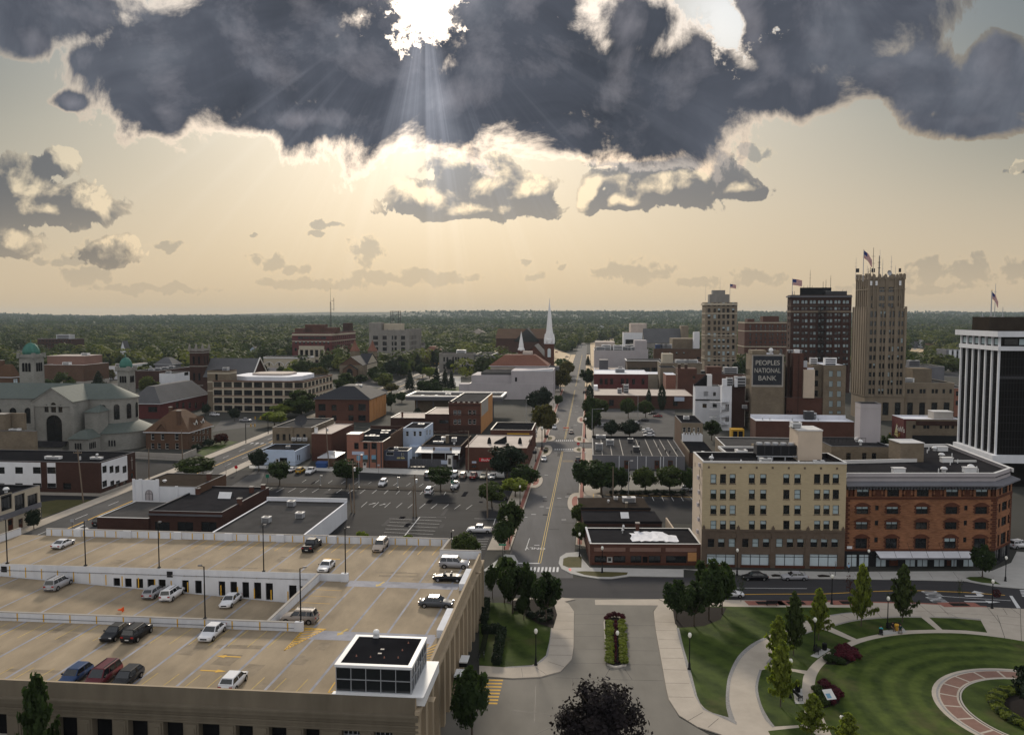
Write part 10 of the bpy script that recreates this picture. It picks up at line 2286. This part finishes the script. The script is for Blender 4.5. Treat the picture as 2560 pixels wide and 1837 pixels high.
o=onew('blossom',a3('blossom',ball(260)*.62+np.array([[0,0,zt]]),.16,LM['f']),r)
mb=MB()
mb.ae((-.9,0,zt+.8),(0,0,zt+.8),.03,n_=4,m_='blackmetal')
mb.ae((0,0,zt+.8),(0,0,zt),.02,n_=4,m_='blackmetal')
mb.am([(.1,zt-.4),(.4,zt-.05)],(0,0),10,'frame')
mb.obj('bracket',None,r)
r=aq('bicycle_rack','black spiral bicycle rack beside the garage','bicycle rack',(*gp(*zJ(1995,950)),.13))
a,c=gp(*zJ(1995,950)),gp(*zJ(2040,740))
d=cP((c[0]-a[0],c[1]-a[1]))
n_=int(d.length/.45)
mb=MB()
for i in cO(n_):
 q0=d*(i/n_);P=[cP((q0.x+d.x/n_*t/6.28,q0.y+d.y/n_*t/6.28,0))+cP((.38*cos(t),0,.42+.42*sin(t)))for t in np.linspace(0,6.28,9)]
 for u,v in zip(P,P[1:]):mb.ae(u,v,.03,n_=5,m_='blackmetal',caps=False)
mb.obj('spiral_bar',None,r)
for j,(zx,zy,lb,col)in cQ(((1975,955,'dark bicycle at the near end of the rack','frame'),(2020,950,'grey bicycle beside another at the near end of the rack','metal'))):
 p=gp(*zJ(zx,zy));r=aq('bicycle',lb,'bicycle',(*p,.13),rad(80+14*j))
 for x in(-.52,.52):
  mb=MB()
  for i in cO(16):
   t0,t1=i*pi/8,(i+1)*pi/8;mb.ae((x+.34*cos(t0),0,.34+.34*sin(t0)),(x+.34*cos(t1),0,.34+.34*sin(t1)),.022,n_=5,m_='tyre',caps=False)
   if i%2==0:mb.ae((x,0,.34),(x+.33*cos(t0),0,.34+.33*sin(t0)),.006,n_=3,m_='metal',caps=False)
  mb.obj('wheel',None,r)
 mb=MB()
 for p0,p1 in(((-.52,0,.34),(-.05,0,.3)),((-.52,0,.34),(-.18,0,.8)),((-.05,0,.3),(-.2,0,.88)),((-.05,0,.3),(.36,0,.78)),((-.17,0,.78),(.35,0,.82)),((.34,0,.95),(.52,0,.34))):mb.ae(p0,p1,.02,n_=6,m_=col)
 mb.obj('frame',None,r);mb=MB();mb.ae((.3,-.28,1.),(.3,.28,1.),.018,n_=6,m_='blackmetal');mb.obj('handlebar',None,r);mb=MB();mb.box(-.32,-.08,-.07,.07,.88,.94,'frame');mb.obj('saddle',None,r)
def bp(p,z,ang,cJ,ct,bZ,label,cK=(.03,.02,.015)):
 r=aq('person',label,'person',(*p,z),ang);sit=cJ=='sit';hz=.52 if sit else .92;J={'pelvis':(0,0,hz),'waist':(0,-.02,hz+.2),'chest':(.0,.02 if sit else 0,hz+.42),'neck':(0,0,hz+.58),'head0':(0,-.02,hz+.66),'head1':(0,-.03,hz+.76),'top':(0,0,hz+.85)};E=[('pelvis','waist'),('waist','chest'),('chest','neck'),('neck','head0'),('head0','head1'),('head1','top')];RD=dict(pelvis=.15,waist=.145,chest=.165,neck=.06,head0=.085,head1=.10,top=.07)
 for s,n_ in((-1,'l'),(1,'r')):
  J[n_+'hip']=(s*.1,0,hz-.04)
  if sit:J[n_+'kn'],J[n_+'an'],J[n_+'to']=(s*.13,-.42,hz+.02),(s*.13,-.44,.09),(s*.14,-.62,.05)
  else:st_=.14*s;J[n_+'kn'],J[n_+'an'],J[n_+'to']=(s*.1,-.06-st_*.5,.48),(s*.1,st_,.08),(s*.11,st_-.18,.045)
  J[n_+'sh'],J[n_+'el'],J[n_+'wr'],J[n_+'ha']=(s*.2,0,hz+.5),(s*.26,-.02,hz+.24),(s*.22,-.24 if sit else-.1,hz+(.12 if sit else .02)),(s*.2,-.33 if sit else-.13,hz+(.09 if sit else-.07));E+=[('pelvis',n_+'hip'),(n_+'hip',n_+'kn'),(n_+'kn',n_+'an'),(n_+'an',n_+'to'),('chest',n_+'sh'),(n_+'sh',n_+'el'),(n_+'el',n_+'wr'),(n_+'wr',n_+'ha')];RD.update({n_+'hip':.11,n_+'kn':.07,n_+'an':.05,n_+'to':.042,n_+'sh':.075,n_+'el':.05,n_+'wr':.035,n_+'ha':.03})
  for k in cO(5):a=(k-1.7)*.35;aV=cP(J[n_+'ha']);dr=cP((s*sin(a)*.5,-.9 if sit else-.25,-.25 if sit else-.9)).normalized();f1=f'{n_}f{k}';J[f1]=tuple(aV+dr*(.085 if k!=4 else .05)+cP((s*.012*(k-2),0,0)));E.append((n_+'ha',f1));RD[f1]=.009
 names=list(J);me=bpy.data.meshes.new('body');me.from_pydata([J[k]for k in names],[(names.index(a),names.index(b))for a,b in E],[]);o=onew('body',me,r);sk=o.modifiers.new('skin','SKIN')
 for i,k in cQ(names):me.skin_vertices[0].data[i].radius=(RD[k],RD[k]*(.8 if k in('pelvis','waist','chest')else 1))
 me.skin_vertices[0].data[0].use_root=True;ss=o.modifiers.new('sub','SUBSURF');ss.levels=ss.render_levels=1;bpy.context.view_layer.update();m2=bpy.data.meshes.new_from_object(o.evaluated_get(bpy.context.evaluated_depsgraph_get()));o.modifiers.clear();o.data=m2;m2.materials.clear()
 for m_ in(mat('skin',(.42,.25,.17),.6,0),ct,bZ,'frame'):m2.materials.append(M[m_]if isinstance(m_,str)else m_)
 for f in m2.polygons:
  c=f.center;arm=abs(c.x)>.215;f.use_smooth=True;f.material_index=3 if c.z<.1 else(2 if(c.z<hz+.06 and not arm and not(sit and c.y<-.2 and c.z>hz+.1))else(1 if c.z<hz+.57 and not(arm and c.z<hz+.3)else 0))
  if arm and c.z<hz+.26 and c.z>hz-.3:f.material_index=0
 mb=MB();hc=cP(J['head1']);mb.am([(.11,hc.z-.02),(.115,hc.z+.05),(.09,hc.z+.11),(.01,hc.z+.135)],(hc.x,hc.y+.025),10,mat('dark_hair',cK,.7,0));mb.obj('hair',None,r);mb=MB()
 for s in(-1,1):mb.box(s*.035-.012,s*.035+.012,hc.y-.105,hc.y-.092,hc.z-.01,hc.z+.008,'frame')
 mb.box(-.03,.03,hc.y-.1,hc.y-.09,hc.z-.075,hc.z-.065,'redtrim');mb.add([(-.015,hc.y-.09,hc.z-.04),(.015,hc.y-.09,hc.z-.04),(0,hc.y-.125,hc.z-.04),(0,hc.y-.095,hc.z)],[(0,1,2),(1,3,2),(3,0,2)],MATS['skin']);mb.obj('face',None,r);return r
teal=mat('teal_cloth',(.06,.38,.42),.8,.1,3)
ltblue=mat('light_blue_cloth',(.25,.42,.62),.8,.1,3)
dkcl=mat('dark_cloth',(.02,.018,.022),.85,.1,3)
dkgr=mat('dark_teal_cloth',(.015,.045,.05),.85,.1,3)
kh=mat('khaki_cloth',(.14,.10,.07),.85,.1,3)
bp(gp(*zL(713,182)),.12,.3,'stand',ltblue,dkcl,'person in light blue shirt walking past the brick block shop window')
p=gp(*zL(1000,735))
bp(p,.16,rad(150),'sit',teal,dkcl,'person in teal shirt sitting on a mobility scooter on the curved walk')
r=aq('mobility_scooter','small dark mobility scooter carrying the person in teal','scooter',(*p,.15),rad(150))
mb=MB()
mb.box(-.28,.28,-.2,.28,.38,.46,'frame')
mb.box(-.26,.26,.24,.3,.46,.95,'frame')
mb.obj('seat',None,r)
mb=MB()
mb.box(-.22,.22,-.75,.35,.1,.16,'darkmetal')
mb.ae((0,-.7,.16),(0,-.5,.95),.035,n_=6,m_='metal')
mb.ae((-.25,-.5,.95),(.25,-.5,.95),.02,n_=6,m_='frame')
mb.box(-.06,.06,-.04,.04,.14,.4,'darkmetal')
mb.obj('chassis',None,r)
for x,y in((-.26,.28),(.26,.28),(-.2,-.68),(.2,-.68)):mb=MB();mb.ae((x-.04,y,.12),(x+.04,y,.12),.12,n_=12,m_='tyre');mb.obj('wheel',None,r)
p=gp(*zL(1100,695))
bp((p[0],p[1]-.12),.1,rad(8),'sit',dkcl,kh,'person in dark top and khaki trousers sitting on the bench')
p=gp(*zL(1172,722))
bp(p,.16,rad(-30),'sit',dkgr,kh,'person in dark green top sitting on a wheeled walker')
r=aq('rolling_walker','wheeled walker frame under the person in dark green','walker',(*p,.15),rad(-30))
mb=MB()
mb.box(-.25,.25,-.15,.22,.4,.46,'frame')
mb.obj('seat',None,r)
mb=MB()
for x in(-.27,.27):mb.ae((x,.3,.9),(x,-.3,.1),.02,n_=5,m_='metal');mb.ae((x,-.1,.42),(x,.35,.1),.02,n_=5,m_='metal')
mb.obj('frame',None,r)
for x in(-.27,.27):
 for y in(-.3,.35):mb=MB();mb.ae((x-.02,y,.1),(x+.02,y,.1),.1,n_=10,m_='tyre');mb.obj('wheel',None,r)
def cn(zf,x,yb,w,h,rh,Z,K,label,d=10,axis='y',ang=G):p=gp(*zf(x,yb));b=Bld.__new__(Bld);b.ex,b.ey=(cos(ang),-sin(ang)),(sin(ang),cos(ang));b.W,b.D,b.H,b.par,b.left=w,d,h,.1,False;b.Z,b.K,b.cap,b.aE=Z,K,'cap',None;b.O=aq('house',label,'house',(p[0]-w/2,p[1],0),-ang);b.ang,b.z0,b.a4=ang,0,[];b.ak={k:[]for k in 'FLRB'};b.aQ('F',2,[1.]+([3.8]if h>5.5 else[]),1.1,1.5,'sash',m0=w*.27);b.ab(K=False);b.bq(h+rh,axis,K,.5);b.aC(w*.7,d*.6,.8,.8,rh+1.2,'brick',zb=h);return b
for a in((zD,1362,952,13,7,5,'white','shinglegr','white two storey house with steep gable behind the far field'),(zD,1300,955,9,6,4,'greywall','shinglegr','grey house left of the white gabled house by the field'),(zD,1460,968,17,5,4,'bricktan','shinglebr','wide tan roofed house beside the far field',12,'x'),(zD,1655,955,12,7,5,'white','shingledk','white house with dark gable right of the far field'),(zC,788,180,18,14,5,'white','roofgr','white tall house above the dark gabled house on the street'),(zC,808,238,22,8,8,'slate','shingledk','dark blue gabled house at the far end of the street'),(zC,900,215,14,7,6,'greywall','shingledk','grey house right of the dark blue gabled house'),(zC,1190,130,20,8,7,'white','shingledk','dark roofed house near the white ribbed office'),(zB,1690,335,20,8,9,'greywall','shingledk','grey gabled house beyond the stone courthouse'),(zB,1800,300,12,8,8,'white','shinglegr','narrow white house beyond the stone courthouse'),(zA,2030,385,14,7,5,'white','shinglegr','white house among trees right of dark church tower'),(zA,1990,420,20,4,5,'brickbr','shinglebr','low brown roofed house right of the dark church tower',12,'x'),(zA,930,385,13,6,5,'bluewhite','shinglegr','pale blue house among trees at left'),(zA,2240,400,14,6,6,'bluewhite','shingledk','blue grey house behind the arcaded white building'),(zB,40,300,16,6,5,'greywall','shinglegr','grey house among trees left of the brick hotel'),(zB,1960,240,34,12,8,'rooftan','rooftan','big tan gabled house in far trees beyond the courthouse'),(zB,1860,95,60,6,5,'cream','rooftan','long pale roofed building glinting in the far trees',20,'x'),(zC,690,128,34,5,4,'cream','rooftan','pale roofed building glinting in far trees above the street',16,'x'),(zC,1050,62,70,26,.5,'cream','roofgr','pale apartment tower far off in the trees',24,'x')):cn(*a)
p=pt(827,800,900)
r=aq('radio_mast','thin radio mast rising above the trees left of the brick hotel','mast',(p[0],p[1],0))
mb=MB()
zt=aa(720,900)
for i in cO(3):a=i*2.094;mb.ae((1.1*cos(a),1.1*sin(a),0),(.5*cos(a),.5*sin(a),zt*.8),.14,n_=5,m_='darkmetal')
for i in cO(24):z=zt*.8*i/24;mb.ae((1.,0,z),(-.5,.9,z+3),.08,n_=4,m_='darkmetal');mb.ae((-.5,.9,z),(-.5,-.9,z+3),.08,n_=4,m_='darkmetal')
mb.ae((0,0,zt*.78),(0,0,zt),.2,.08,5,'darkmetal')
mb.obj('lattice',None,r)
mb=MB()
for i in cO(2):mb.box(.8,3.6,-.1,.1,zt*(.7+.12*i),zt*(.7+.12*i)+.3,'darkmetal')
mb.ae((3.6,0,zt*.68),(3.6,0,zt*.86),.25,n_=5,m_='darkmetal')
mb.obj('antenna',None,r)
hz=MB()
hz.box(-6800,6800,-60,8200,-1.2,100)
hm=bpy.data.materials.new('evening_haze')
hm.use_nodes=True
ht=hm.node_tree
ht.nodes.clear()
ho=ht.nodes.new('ShaderNodeOutputMaterial')
hv=ht.nodes.new('ShaderNodeVolumePrincipled')
hv.inputs['Color'].default_value=(.62,.72,.82,1)
hv.inputs['Density'].default_value=.000045
hv.inputs['Anisotropy'].default_value=.2
ht.links.new(hv.outputs[0],ho.inputs['Volume'])
o=hz.obj('haze',hm)
tag(o,'thin evening haze over the town','haze',None,'stuff')
